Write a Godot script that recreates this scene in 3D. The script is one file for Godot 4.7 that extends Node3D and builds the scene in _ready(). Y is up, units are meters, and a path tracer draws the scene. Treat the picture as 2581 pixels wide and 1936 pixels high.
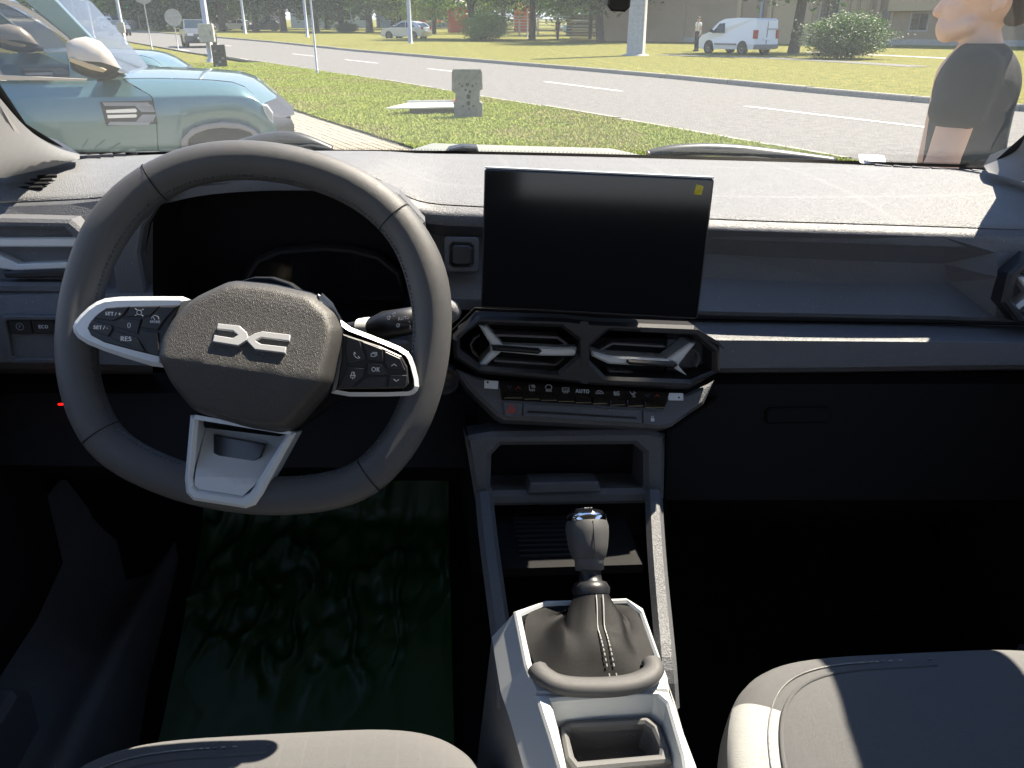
extends Node3D
# A parked car's cabin seen from between the front seats, with a street outside. Metres, y up.
# The cabin leans 2.4 degrees to its right against the street: CAR carries it. SP is the space in which things are being built.
var CAR := Transform3D()
var SP := Transform3D()
var M := {}
var rng := RandomNumberGenerator.new()
var used := {}

func P2(a) -> PackedVector2Array:
	var o := PackedVector2Array()
	for i in range(0, a.size(), 2): o.append(Vector2(a[i], a[i + 1]))
	return o
func P3(a) -> PackedVector3Array:
	var o := PackedVector3Array()
	for i in range(0, a.size(), 3): o.append(Vector3(a[i], a[i + 1], a[i + 2]))
	return o
func frame(rx: float, ry: float, rz: float, c: Vector3) -> Transform3D:
	return Transform3D(Basis(Vector3.UP, deg_to_rad(ry)) * Basis(Vector3.RIGHT, deg_to_rad(rx)) * Basis(Vector3.BACK, deg_to_rad(rz)), c)
func at(p: Vector3, turn := 0.0) -> Transform3D:
	return Transform3D(Basis(Vector3.UP, turn), p)

# ---- naming and description
func numbered(called: String) -> String:
	if not used.has(called):
		used[called] = 0
		return called
	used[called] += 1
	return "%s_%03d" % [called, used[called]]
func tag(o, label: String, category: String, group := ""):
	o.set_meta("label", label); o.set_meta("category", category)
	if group != "": o.set_meta("group", group)
	return o
func thing(called: String, label: String, category: String, where := Transform3D(), group := "") -> Node3D:
	var o := Node3D.new()
	o.name = numbered(called)
	add_child(o)
	o.global_transform = SP * where
	return tag(o, label, category, group)
func put(o: MeshInstance3D, called: String, m, parent, rel := Transform3D()) -> MeshInstance3D:
	if parent == null:
		o.name = numbered(called); add_child(o)
	else:
		o.name = called; parent.add_child(o, true)
	o.global_transform = SP * rel
	if m != null: o.material_override = m
	o.cast_shadow = GeometryInstance3D.SHADOW_CASTING_SETTING_ON
	return o
func obj(called: String, st: SurfaceTool, m, parent = null, rel := Transform3D()) -> MeshInstance3D:
	st.generate_normals()
	var o := MeshInstance3D.new()
	o.mesh = st.commit()
	return put(o, called, m, parent, rel)
func inst(called: String, mesh: Mesh, m, parent = null, rel := Transform3D()) -> MeshInstance3D:
	var o := MeshInstance3D.new()
	o.mesh = mesh
	return put(o, called, m, parent, rel)
func struct(called: String, st: SurfaceTool, m) -> MeshInstance3D:
	var o := obj(called, st, m)
	o.set_meta("kind", "structure")
	return o
func copy(src: Node3D, where: Transform3D, label: String, group := "") -> Node3D:
	var c: Node3D = src.duplicate()
	c.name = numbered(String(src.name).rstrip("0123456789").rstrip("_") if "_0" in String(src.name) else String(src.name))
	add_child(c)
	c.global_transform = where
	c.set_meta("label", label)
	if group != "": c.set_meta("group", group)
	return c

# ---- shapes
func mb(smooth := false) -> SurfaceTool:
	var st := SurfaceTool.new()
	st.begin(Mesh.PRIMITIVE_TRIANGLES)
	st.set_smooth_group(0 if smooth else -1)
	return st
func tri(st: SurfaceTool, a: Vector3, b: Vector3, c: Vector3):
	st.add_vertex(a); st.add_vertex(b); st.add_vertex(c)
func quad(st: SurfaceTool, a: Vector3, b: Vector3, c: Vector3, d: Vector3):
	tri(st, a, b, c); tri(st, a, c, d)
func v3(p: Vector2, z: float) -> Vector3: return Vector3(p.x, p.y, z)
func grow(poly: PackedVector2Array, d: float) -> PackedVector2Array:
	# moves every corner along its bisector: keeps the number of corners
	var n := poly.size()
	var o := PackedVector2Array()
	var area := 0.0
	for i in n: area += poly[i].cross(poly[(i + 1) % n])
	var s := 1.0 if area > 0 else -1.0
	for i in n:
		var a := (poly[i] - poly[(i + n - 1) % n]).normalized()
		var b := (poly[(i + 1) % n] - poly[i]).normalized()
		var na := Vector2(a.y, -a.x) * s
		var nb := Vector2(b.y, -b.x) * s
		var m := (na + nb)
		var k := maxf(m.length_squared() * 0.5, 0.35)
		o.append(poly[i] + m * (d / k))
	return o
func flat_face(st: SurfaceTool, poly: PackedVector2Array, z: float):
	var t := Geometry2D.triangulate_polygon(poly)
	for i in range(0, t.size(), 3): tri(st, v3(poly[t[i]], z), v3(poly[t[i + 1]], z), v3(poly[t[i + 2]], z))
func wall(st: SurfaceTool, a: PackedVector2Array, za: float, b: PackedVector2Array, zb: float):
	var n := a.size()
	for i in n:
		var j := (i + 1) % n
		quad(st, v3(a[i], za), v3(a[j], za), v3(b[j], zb), v3(b[i], zb))
func prism(st: SurfaceTool, poly: PackedVector2Array, z0: float, z1: float, bevel := 0.0, back := true):
	var top := poly
	if bevel != 0.0:
		top = grow(poly, -absf(bevel))
		var zb := z1 - (absf(bevel) if z1 > z0 else -absf(bevel))
		wall(st, poly, z0, poly, zb)
		wall(st, poly, zb, top, z1)
	else:
		wall(st, poly, z0, poly, z1)
	flat_face(st, top, z1)
	if back: flat_face(st, poly, z0)
func ring(st: SurfaceTool, outer: PackedVector2Array, inner: PackedVector2Array, z0: float, z1: float, bevel := 0.0, depth := 0.0):
	# a frame: both outlines have as many corners; the hole is lined down to depth
	var o2 := grow(outer, -bevel) if bevel > 0 else outer
	var i2 := grow(inner, bevel) if bevel > 0 else inner
	wall(st, outer, z0, outer, z1 - bevel)
	if bevel > 0: wall(st, outer, z1 - bevel, o2, z1)
	wall(st, o2, z1, i2, z1)
	if bevel > 0: wall(st, i2, z1, inner, z1 - bevel)
	wall(st, inner, z1 - bevel, inner, z0 - depth)
func loft(st: SurfaceTool, secs: Array, closed := false, cap := false):
	for i in secs.size() - 1:
		var a: PackedVector3Array = secs[i]
		var b: PackedVector3Array = secs[i + 1]
		var n := a.size()
		for j in (n if closed else n - 1):
			var k := (j + 1) % n
			quad(st, a[j], a[k], b[k], b[j])
	if cap:
		for s in [secs[0], secs[-1]]:
			var c := Vector3.ZERO
			for p in s: c += p
			c /= s.size()
			for j in s.size(): tri(st, c, s[j], s[(j + 1) % s.size()])
func tube(st: SurfaceTool, pts, rad, n := 8, cap := true, squash := 1.0):
	# rad: a number or one per point
	var secs := []
	var up := Vector3.UP
	for i in pts.size():
		var d: Vector3 = (pts[mini(i + 1, pts.size() - 1)] - pts[maxi(i - 1, 0)]).normalized()
		if absf(d.dot(up)) > 0.97: up = Vector3.RIGHT if absf(d.x) < 0.9 else Vector3.BACK
		var u := up.cross(d).normalized()
		var w := d.cross(u)
		up = w
		var r: float = rad[i] if rad is Array else rad
		var s := PackedVector3Array()
		for k in n:
			var a := TAU * k / n
			s.append(pts[i] + (u * cos(a) + w * sin(a) * squash) * r)
		secs.append(s)
	loft(st, secs, true, cap)
func lathe(st: SurfaceTool, prof: PackedVector2Array, n := 24, xf := Transform3D()):
	var secs := []
	for p in prof:
		var s := PackedVector3Array()
		for k in n:
			var a := TAU * k / n
			s.append(xf * Vector3(p.x * cos(a), p.y, p.x * sin(a)))
		secs.append(s)
	loft(st, secs, true, false)
func rect(x0: float, y0: float, x1: float, y1: float, c := 0.0) -> PackedVector2Array:
	if c <= 0: return PackedVector2Array([Vector2(x0, y0), Vector2(x1, y0), Vector2(x1, y1), Vector2(x0, y1)])
	return PackedVector2Array([Vector2(x0 + c, y0), Vector2(x1 - c, y0), Vector2(x1, y0 + c), Vector2(x1, y1 - c), Vector2(x1 - c, y1), Vector2(x0 + c, y1), Vector2(x0, y1 - c), Vector2(x0, y0 + c)])
func oval(c: Vector2, rx: float, ry: float, n := 20, power := 2.0, a0 := 0.0, a1 := TAU) -> PackedVector2Array:
	var o := PackedVector2Array()
	for i in n:
		var a := a0 + (a1 - a0) * i / (n if a1 - a0 > 6.28 else n - 1)
		var x := cos(a)
		var y := sin(a)
		o.append(c + Vector2(signf(x) * pow(absf(x), 2 / power) * rx, signf(y) * pow(absf(y), 2 / power) * ry))
	return o
func box(st: SurfaceTool, c: Vector3, s: Vector3, xf := Transform3D()):
	var h := s * 0.5
	var p := []
	for i in 8: p.append(xf * (c + Vector3(h.x if i & 1 else -h.x, h.y if i & 2 else -h.y, h.z if i & 4 else -h.z)))
	for f in [[0, 1, 3, 2], [4, 5, 7, 6], [0, 1, 5, 4], [2, 3, 7, 6], [0, 2, 6, 4], [1, 3, 7, 5]]: quad(st, p[f[0]], p[f[1]], p[f[2]], p[f[3]])
func soft(poly, times := 2, closed := true, cut := 0.25):
	# rounds an outline by cutting corners
	var a = poly
	for t in times:
		var o = []
		var n: int = a.size()
		if not closed: o.append(a[0])
		for i in (n if closed else n - 1):
			var p = a[i]
			var q = a[(i + 1) % n]
			o.append(p.lerp(q, cut)); o.append(p.lerp(q, 1.0 - cut))
		if not closed: o.append(a[n - 1])
		a = o
	return PackedVector2Array(a) if a[0] is Vector2 else PackedVector3Array(a)
func words(s: String, called: String, m, parent, rel: Transform3D, height: float, p: Vector2, turn := 0.0, z := 0.0, bold := false):
	var t := TextMesh.new()
	t.text = s
	var f := SystemFont.new()
	f.font_names = PackedStringArray(["Droid Sans"])
	if bold: f.font_weight = 700
	t.font = f
	t.font_size = 24
	t.pixel_size = height / 17.0
	t.depth = 0.0004
	t.curve_step = 2.0
	return inst(called, t, m, parent, rel * Transform3D(Basis(Vector3.BACK, deg_to_rad(turn)), Vector3(p.x, p.y, z)))
func line2(st: SurfaceTool, pts, w: float, z: float, closed := false):
	# a thin flat stroke along a 2D path, raised a hair
	var n: int = pts.size()
	for i in (n if closed else n - 1):
		var a: Vector2 = pts[i]
		var b: Vector2 = pts[(i + 1) % n]
		var d := (b - a).normalized() * w * 0.5
		var q := Vector2(-d.y, d.x)
		prism(st, PackedVector2Array([a - d + q, a - d - q, b + d - q, b + d + q]), z - 0.0004, z, 0.0, false)

# ---- materials
func lin(r: float, g: float, b: float, a := 1.0) -> Color: return Color(r, g, b, a).linear_to_srgb()
func mat(c: Color, rough: float, metal := 0.0, spec := 0.5) -> StandardMaterial3D:
	var m := StandardMaterial3D.new()
	m.albedo_color = c; m.roughness = rough; m.metallic = metal; m.metallic_specular = spec
	return m
func noise_img(kind: int, freq: float, seed_: int, size := 256, octaves := 3) -> Image:
	var n := FastNoiseLite.new()
	n.noise_type = kind
	n.frequency = freq; n.seed = seed_; n.fractal_octaves = octaves
	if kind == FastNoiseLite.TYPE_CELLULAR:
		n.cellular_return_type = FastNoiseLite.RETURN_DISTANCE2_SUB
		n.fractal_type = FastNoiseLite.FRACTAL_NONE
	return n.get_seamless_image(size, size)
func bump(kind: int, freq: float, seed_: int, strength: float, size := 256, octaves := 3) -> ImageTexture:
	var im := noise_img(kind, freq, seed_, size, octaves)
	im.convert(Image.FORMAT_RGBA8)
	im.bump_map_to_normal_map(strength)
	return ImageTexture.create_from_image(im)
func tint(kind: int, freq: float, seed_: int, stops: Array, size := 512, octaves := 4) -> ImageTexture:
	# stops: [position, Color] from dark to bright noise, in linear values
	var im := noise_img(kind, freq, seed_, size, octaves)
	var g := Gradient.new()
	g.offsets = PackedFloat32Array(stops.map(func(s): return s[0]))
	g.colors = PackedColorArray(stops.map(func(s): return s[1].linear_to_srgb()))
	var o := Image.create(size, size, false, Image.FORMAT_RGB8)
	for y in size:
		for x in size: o.set_pixel(x, y, g.sample(im.get_pixel(x, y).r))
	return ImageTexture.create_from_image(o)
func dusty(c: Color, n: int, seed_: int) -> ImageTexture:
	# plain plastic with sparse grains of pale dust and faint wiped patches
	var g := RandomNumberGenerator.new()
	g.seed = seed_
	var im := noise_img(FastNoiseLite.TYPE_SIMPLEX_SMOOTH, 0.012, seed_, 512, 3)
	var o := Image.create(512, 512, false, Image.FORMAT_RGB8)
	for y in 512:
		for x in 512:
			var k := 0.94 + 0.12 * im.get_pixel(x, y).r
			o.set_pixel(x, y, lin(c.r * k, c.g * k, c.b * k))
	for i in n:
		var s := 1 if g.randf() < 0.6 else 2
		o.fill_rect(Rect2i(g.randi_range(0, 508), g.randi_range(0, 508), s, g.randi_range(1, s + 1)), lin(0.34, 0.33, 0.31))
	return ImageTexture.create_from_image(o)
func textured(m: StandardMaterial3D, tex, nrm, scale: float, nscale := 1.0, world := true) -> StandardMaterial3D:
	if tex: m.albedo_texture = tex; m.albedo_color = Color.WHITE
	if nrm:
		m.normal_enabled = true; m.normal_texture = nrm; m.normal_scale = nscale
	m.uv1_triplanar = true
	m.uv1_world_triplanar = world
	m.uv1_scale = Vector3.ONE * scale
	return m

func _ready():
	rng.seed = 7
	# camera
	var cam := Camera3D.new()
	cam.name = "camera"
	cam.transform = Transform3D(Basis(Vector3.UP, deg_to_rad(-6.0)) * Basis(Vector3.RIGHT, deg_to_rad(-24.5)), Vector3(0, 1.36, 0))
	cam.fov = 52.03
	cam.near = 0.02
	cam.far = 2500.0
	add_child(cam)
	cam.current = true
	CAR = Transform3D(Basis(Vector3.BACK, deg_to_rad(-2.4)), Vector3(0, 1.36, 0)) * Transform3D(Basis(), Vector3(0, -1.36, 0))
	# sky and exposure
	var env := Environment.new()
	env.background_mode = Environment.BG_SKY
	var sm := ProceduralSkyMaterial.new()
	sm.sky_top_color = Color(0.43, 0.56, 0.76)
	sm.sky_horizon_color = Color(0.86, 0.88, 0.90)
	sm.sky_curve = 0.16
	sm.ground_horizon_color = Color(0.62, 0.62, 0.56)
	sm.ground_bottom_color = Color(0.42, 0.42, 0.36)
	sm.sun_angle_max = 20.0
	var sky := Sky.new()
	sky.sky_material = sm
	env.sky = sky
	env.background_energy_multiplier = 0.6
	env.ambient_light_source = Environment.AMBIENT_SOURCE_SKY
	env.tonemap_mode = Environment.TONE_MAPPER_LINEAR
	env.tonemap_exposure = 3.85
	env.fog_enabled = true
	env.fog_density = 0.0004
	env.fog_light_color = Color(0.86, 0.9, 0.95)
	env.sdfgi_enabled = true; env.ssao_enabled = true; env.ssil_enabled = true
	var we := WorldEnvironment.new()
	we.environment = env
	add_child(we)
	# the sun: ahead and to the right of the car, high
	var sun := DirectionalLight3D.new()
	sun.name = "sun"
	add_child(sun)
	var s: Vector3 = (CAR.basis * Vector3(0.52, 1.0, -0.44)).normalized()
	sun.look_at_from_position(s * 50.0, Vector3.ZERO)
	sun.light_energy = 1.6
	sun.light_color = Color(1.0, 0.955, 0.875)
	sun.light_angular_distance = 0.53
	sun.shadow_enabled = true

	materials()
	ground_and_road()
	buildings()
	trees()
	street_furniture()
	vehicles()
	people()
	SP = CAR
	car_shell()
	windscreen()
	dashboard()
	cluster_and_wheel()
	screen_and_vents()
	console()
	seats_and_floor()

func materials():
	var perlin := FastNoiseLite.TYPE_SIMPLEX_SMOOTH
	var cell := FastNoiseLite.TYPE_CELLULAR
	var grain := bump(cell, 0.09, 3, 5.0)
	var leather := bump(cell, 0.05, 5, 8.0)
	var fine := bump(perlin, 0.12, 8, 5.0)
	var weave := bump(perlin, 0.25, 9, 7.0)
	var dash := textured(mat(lin(0.115, 0.118, 0.124), 0.58), null, grain, 32.0, 1.4, false)
	dash.albedo_texture = dusty(Color(0.145, 0.148, 0.153), 220, 61); dash.albedo_color = Color.WHITE; dash.uv1_scale = Vector3.ONE * 4.0
	dash.normal_texture = bump(cell, 0.34, 3, 3.0, 512)
	M.dash = dash
	M.trim = textured(mat(lin(0.098, 0.101, 0.109), 0.5), dusty(Color(0.098, 0.101, 0.109), 150, 62), bump(cell, 0.42, 4, 4.0, 512), 4.0, 0.6, false)
	M.pale_trim = textured(mat(lin(0.12, 0.12, 0.12), 0.6), null, fine, 60.0, 0.6, false)
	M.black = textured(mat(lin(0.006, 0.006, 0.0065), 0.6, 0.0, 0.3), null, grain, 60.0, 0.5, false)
	M.satin_black = mat(lin(0.016, 0.016, 0.018), 0.38)
	M.gloss_black = mat(lin(0.006, 0.006, 0.007), 0.08)
	M.deep = mat(lin(0.006, 0.006, 0.007), 0.8, 0.0, 0.3)
	M.button = mat(lin(0.018, 0.018, 0.02), 0.45)
	M.leather = textured(mat(lin(0.078, 0.077, 0.078), 0.5), null, fine, 60.0, 0.7, false)
	M.hub = textured(mat(lin(0.045, 0.043, 0.041), 0.5), null, leather, 62.0, 0.7, false)
	M.boot = textured(mat(lin(0.006, 0.006, 0.0065), 0.55, 0.0, 0.3), null, fine, 40.0, 0.6, false)
	M.silver = mat(lin(0.60, 0.62, 0.63), 0.4, 0.2)
	M.silver_panel = textured(mat(lin(0.52, 0.54, 0.54), 0.45, 0.2), null, fine, 90.0, 0.3, false)
	M.emblem = mat(lin(0.78, 0.79, 0.8), 0.25, 0.5)
	M.chrome = mat(lin(0.75, 0.75, 0.75), 0.08, 1.0)
	M.white_print = mat(lin(0.62, 0.63, 0.65), 0.6)
	M.grey_print = mat(lin(0.30, 0.31, 0.33), 0.6)
	M.red_print = mat(lin(0.62, 0.06, 0.03), 0.5)
	M.blue_print = mat(lin(0.04, 0.08, 0.25), 0.5)
	M.label = mat(lin(0.78, 0.80, 0.82), 0.5)
	M.yellow = mat(lin(0.7, 0.6, 0.05), 0.4)
	M.cloth = textured(mat(lin(0.115, 0.115, 0.117), 0.95), null, weave, 45.0, 1.0, false)
	M.cloth.rim_enabled = true; M.cloth.rim = 0.4
	M.mesh_cloth = textured(mat(lin(0.5, 0.5, 0.48), 0.9), null, bump(cell, 0.12, 21, 9.0), 40.0, 1.5, false)
	M.thread = mat(lin(0.35, 0.35, 0.34), 0.8)
	M.dark_thread = mat(lin(0.05, 0.06, 0.07), 0.8)
	M.carpet = textured(mat(lin(0.006, 0.006, 0.0065), 1.0, 0.0, 0.2), null, weave, 40.0, 1.0, false)
	M.headliner = textured(mat(lin(0.20, 0.20, 0.195), 0.95), null, weave, 30.0, 0.6, false)
	M.film = mat(lin(0.008, 0.050, 0.009), 0.42, 0.0, 0.35)
	M.film.clearcoat_enabled = true; M.film.clearcoat = 0.12; M.film.clearcoat_roughness = 0.2
	M.bonnet = mat(lin(0.24, 0.24, 0.17), 0.4, 0.0)
	M.grey_plastic = textured(mat(Color.WHITE, 0.8), tint(perlin, 0.05, 29, [[0.0, Color(0.13, 0.128, 0.115)], [1.0, Color(0.24, 0.235, 0.21)]], 128), null, 1.5)
	M.bonnet.clearcoat_enabled = true; M.bonnet.clearcoat = 1.0
	M.frit = mat(lin(0.004, 0.004, 0.005), 0.4)
	var g := mat(Color(0.86, 0.92, 0.90, 0.12), 0.02)
	g.transparency = BaseMaterial3D.TRANSPARENCY_ALPHA
	M.glass = g
	var sg := mat(Color(0.05, 0.09, 0.09, 0.72), 0.03)
	sg.transparency = BaseMaterial3D.TRANSPARENCY_ALPHA
	M.car_glass = sg
	M.dark_glass = mat(lin(0.02, 0.03, 0.035), 0.06)
	M.led = mat(lin(0.6, 0.02, 0.01), 0.4)
	M.led.emission_enabled = true; M.led.emission = Color(1.0, 0.05, 0.03); M.led.emission_energy_multiplier = 2.0
	# outdoors
	M.lawn = textured(mat(Color.WHITE, 1.0), tint(perlin, 0.018, 11, [[0.0, Color(0.12, 0.17, 0.02)], [0.45, Color(0.18, 0.215, 0.03)], [0.7, Color(0.26, 0.24, 0.06)], [1.0, Color(0.33, 0.27, 0.12)]]), bump(perlin, 0.2, 12, 8.0), 0.35)
	M.verge = textured(mat(Color.WHITE, 1.0), tint(perlin, 0.02, 13, [[0.0, Color(0.085, 0.105, 0.012)], [0.5, Color(0.17, 0.165, 0.02)], [1.0, Color(0.25, 0.21, 0.045)]]), bump(perlin, 0.2, 12, 8.0), 0.22)
	M.asphalt = textured(mat(Color.WHITE, 0.9), tint(perlin, 0.03, 15, [[0.0, Color(0.095, 0.092, 0.09)], [0.5, Color(0.125, 0.121, 0.115)], [1.0, Color(0.155, 0.149, 0.14)]]), bump(perlin, 0.3, 16, 4.0), 0.3, 0.6)
	M.footpath = mat(lin(0.30, 0.285, 0.25), 0.9)
	M.kerb = textured(mat(Color.WHITE, 0.9), tint(perlin, 0.03, 17, [[0.0, Color(0.20, 0.19, 0.16)], [1.0, Color(0.36, 0.34, 0.29)]]), null, 0.8)
	M.paver = textured(mat(Color.WHITE, 0.9), tint(perlin, 0.03, 18, [[0.0, Color(0.24, 0.21, 0.16)], [1.0, Color(0.36, 0.32, 0.25)]]), bump(perlin, 0.3, 16, 4.0), 1.7, 0.6)
	M.joint = mat(lin(0.22, 0.19, 0.13), 1.0)
	M.paint_white = mat(lin(0.72, 0.70, 0.65), 0.8)
	M.grass_blade = mat(lin(0.27, 0.32, 0.03), 0.8)
	M.grass_dry = mat(lin(0.33, 0.30, 0.10), 0.9)
	for k in [["leaf", 0.08, 0.15, 0.016], ["leaf_dark", 0.03, 0.062, 0.011], ["leaf_pale", 0.18, 0.23, 0.025]]:
		var l := mat(lin(k[1], k[2], k[3]), 0.6)
		l.backlight_enabled = true; l.backlight = lin(k[1] * 1.2, k[2] * 1.3, k[3])
		M[k[0]] = l
	M.bark = textured(mat(Color.WHITE, 1.0), tint(perlin, 0.05, 19, [[0.0, Color(0.035, 0.03, 0.025)], [1.0, Color(0.12, 0.10, 0.08)]], 128), null, 1.0)
	M.steel = mat(lin(0.42, 0.43, 0.43), 0.5, 0.4)
	M.concrete = textured(mat(Color.WHITE, 0.9), tint(perlin, 0.03, 23, [[0.0, Color(0.30, 0.29, 0.26)], [1.0, Color(0.44, 0.43, 0.39)]], 256), null, 0.7)
	M.brown_wall = textured(mat(Color.WHITE, 0.95), tint(perlin, 0.01, 24, [[0.0, Color(0.31, 0.235, 0.155)], [1.0, Color(0.40, 0.305, 0.21)]], 256), null, 0.15)
	M.tan_wall = mat(lin(0.46, 0.36, 0.22), 0.95)
	M.roof_felt = mat(lin(0.16, 0.14, 0.125), 0.95)
	M.teal = mat(lin(0.095, 0.172, 0.178), 0.3, 0.3)
	M.teal.clearcoat_enabled = true; M.teal.clearcoat = 1.0; M.teal.clearcoat_roughness = 0.04
	M.beige = mat(lin(0.45, 0.40, 0.34), 0.4, 0.2)
	M.cladding = mat(lin(0.20, 0.19, 0.185), 0.55)
	M.tyre = mat(lin(0.015, 0.015, 0.015), 0.9)
	M.rim = mat(lin(0.35, 0.36, 0.37), 0.35, 0.8)
	M.lamp_glass = mat(lin(0.65, 0.68, 0.7), 0.1, 0.2)
	M.tail = mat(lin(0.35, 0.02, 0.01), 0.2)
	M.skin = mat(lin(0.55, 0.34, 0.24), 0.6)
	M.skin.subsurf_scatter_enabled = true; M.skin.subsurf_scatter_strength = 0.15
	M.hair = mat(lin(0.06, 0.04, 0.028), 0.7)
	M.tshirt = textured(mat(lin(0.013, 0.0145, 0.017), 0.95), null, weave, 60.0, 0.8, false)

# ======================= the street =======================
func gy(z: float) -> float: return maxf(0.0, -z - 50.0) * 0.009
func lift(p: Vector2, y: float) -> Vector3: return Vector3(p.x, gy(p.y) + y, p.y)
func strip(st: SurfaceTool, a: PackedVector2Array, b: PackedVector2Array, ya: float, yb: float):
	for i in a.size() - 1: quad(st, lift(a[i], ya), lift(a[i + 1], ya), lift(b[i + 1], yb), lift(b[i], yb))
func sheet(st: SurfaceTool, poly: PackedVector2Array, y: float):
	var t := Geometry2D.triangulate_polygon(poly)
	for i in range(0, t.size(), 3): tri(st, lift(poly[t[i]], y), lift(poly[t[i + 1]], y), lift(poly[t[i + 2]], y))
func along(a: PackedVector2Array, z: float) -> Vector2:
	for i in a.size() - 1:
		if (a[i].y >= z and a[i + 1].y <= z): return a[i].lerp(a[i + 1], (a[i].y - z) / (a[i].y - a[i + 1].y))
	return a[-1]
var near_edge := P2([18, 26, 8.9, 2, 4.62, -8.4, 3.48, -11.6, 2.2, -14.85, 1.14, -17.4, -.55, -21.6, -2.55, -26.2, -5.95, -33.9, -11.2, -45.8, -13.1, -50, -32, -90, -60, -148, -200, -430])
var far_edge := P2([24, 16, 15.6, -2, 9.6, -15.6, 8.6, -18.2, 6.9, -23.6, 5.1, -28.3, 3.3, -32.5, .4, -39.6, -3.2, -48.6, -3.8, -50, -11.6, -68.2, -26, -97.5, -48, -140, -180, -400])

func ground_and_road():
	var st := mb()
	for x in [[-500, -60], [-60, 60], [60, 500]]:
		for z in [[80, -50], [-50, -300], [-300, -700]]:
			quad(st, lift(Vector2(x[0], z[0]), -0.09), lift(Vector2(x[1], z[0]), -0.09), lift(Vector2(x[1], z[1]), -0.09), lift(Vector2(x[0], z[1]), -0.09))
	struct("ground", st, M.verge)
	# the carriageway, its kerbs and its markings
	st = mb()
	strip(st, near_edge, far_edge, -0.02, -0.02)
	var road := struct("road", st, M.asphalt)
	# far verge behind the kerb
	var back := PackedVector2Array()
	for p in far_edge: back.append(p + Vector2(0.16, 0.06))
	var farther := PackedVector2Array()
	for p in far_edge: farther.append(p + Vector2(160, 66))
	st = mb(); strip(st, back, farther, 0.09, 0.09)
	struct("far_verge", st, M.verge)
	var k := 0
	for i in range(1, far_edge.size() - 2):
		var a := far_edge[i]
		var b := far_edge[i + 1]
		var n := maxi(1, int(a.distance_to(b) / 2.0))
		if a.y < -70: n = 1
		for j in n:
			var p := a.lerp(b, (j + 0.006) / n)
			var q := a.lerp(b, (j + 0.994) / n)
			var o := Vector2(0.16, 0.06)
			st = mb()
			var up := 0.10 + rng.randf_range(-0.008, 0.008)
			quad(st, lift(p, -0.03), lift(q, -0.03), lift(q, up - 0.02), lift(p, up - 0.02))
			quad(st, lift(p, up - 0.02), lift(q, up - 0.02), lift(q + o * 0.15, up), lift(p + o * 0.15, up))
			quad(st, lift(p + o * 0.15, up), lift(q + o * 0.15, up), lift(q + o, up), lift(p + o, up))
			quad(st, lift(p + o, up), lift(q + o, up), lift(q + o, -0.03), lift(p + o, -0.03))
			quad(st, lift(p, -0.03), lift(p, up), lift(p + o, up), lift(p + o, -0.03))
			obj("kerb_stone", st, M.kerb, road)
			k += 1
	for d in [[-11.2, -15.0], [-18.9, -22.4], [-26.4, -29.8], [-34.4, -38.2], [-42.5, -46.5], [-51, -55.5], [-60, -65], [-70, -76]]:
		st = mb()
		var w := Vector2(0.065, 0.025)
		var lane := func(z: float) -> Vector2:
			var t := {-11: 0.36}
			return along(near_edge, z + 1.4).lerp(along(far_edge, z - 1.4), 0.5)
		var a: Vector2 = lane.call(d[0])
		var b: Vector2 = lane.call(d[1])
		quad(st, lift(a - w, -0.014), lift(a + w, -0.014), lift(b + w, -0.014), lift(b - w, -0.014))
		obj("lane_marking", st, M.paint_white, road)
	for d in [[-33.5, -35.3], [-36.2, -38], [-39, -41], [-42, -44.2], [-52, -55]]:
		st = mb()
		var a := along(near_edge, d[0]) + Vector2(0.35, 0.1)
		var b := along(near_edge, d[1]) + Vector2(0.35, 0.1)
		var w := Vector2(0.14, 0.05)
		quad(st, lift(a - w, -0.014), lift(a + w, -0.014), lift(b + w, -0.014), lift(b - w, -0.014))
		obj("edge_marking", st, M.paint_white, road)
	for i in range(1, 9):
		var a := near_edge[i]
		var b := near_edge[i + 1]
		var n := maxi(1, int(a.distance_to(b) / 1.0))
		for j in n:
			var p := a.lerp(b, (j + 0.01) / n)
			var q := a.lerp(b, (j + 0.99) / n)
			var o := Vector2(-0.10, -0.04)
			st = mb()
			var up := 0.045 + rng.randf_range(-0.012, 0.012)
			quad(st, lift(p, -0.03), lift(q, -0.03), lift(q, up), lift(p, up))
			quad(st, lift(p, up), lift(q, up), lift(q + o, up), lift(p + o, up))
			quad(st, lift(p + o, up), lift(q + o, up), lift(q + o, -0.03), lift(p + o, -0.03))
			obj("edge_stone", st, M.kerb, road)
	# the near lawn and the paved parking place
	var border := PackedVector2Array([Vector2(2.2, -4.4), Vector2(-0.37, -10.4), Vector2(-0.82, -11.43), Vector2(-1.62, -13.3), Vector2(-2.89, -16.3), Vector2(-6.2, -24), Vector2(-10, -33.5)])
	var lawn := PackedVector2Array(border)
	for i in range(8, 0, -1): lawn.append(near_edge[i] - Vector2(0.10, 0.04))
	st = mb(); sheet(st, lawn, 0.03)
	struct("lawn", st, M.lawn)
	st = mb()
	sheet(st, PackedVector2Array([Vector2(-30, 10), Vector2(8, 10), Vector2(8, 2), Vector2(2.2, -4.4), Vector2(-0.37, -10.4), Vector2(-1.62, -13.3), Vector2(-2.89, -16.3), Vector2(-6.2, -24), Vector2(-30, -24)]), -0.02)
	var paving := struct("paving", st, M.joint)
	var paver_mesh: ArrayMesh = null
	st = mb()
	prism(st, rect(-0.097, -0.047, 0.097, 0.047), 0.0, 0.024, 0.006, false)
	st.generate_normals(); paver_mesh = st.commit()
	# pavers that show beyond the bonnet: rows along the lawn's border
	var u := Vector2(-2.4, -5.6).normalized()
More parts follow.
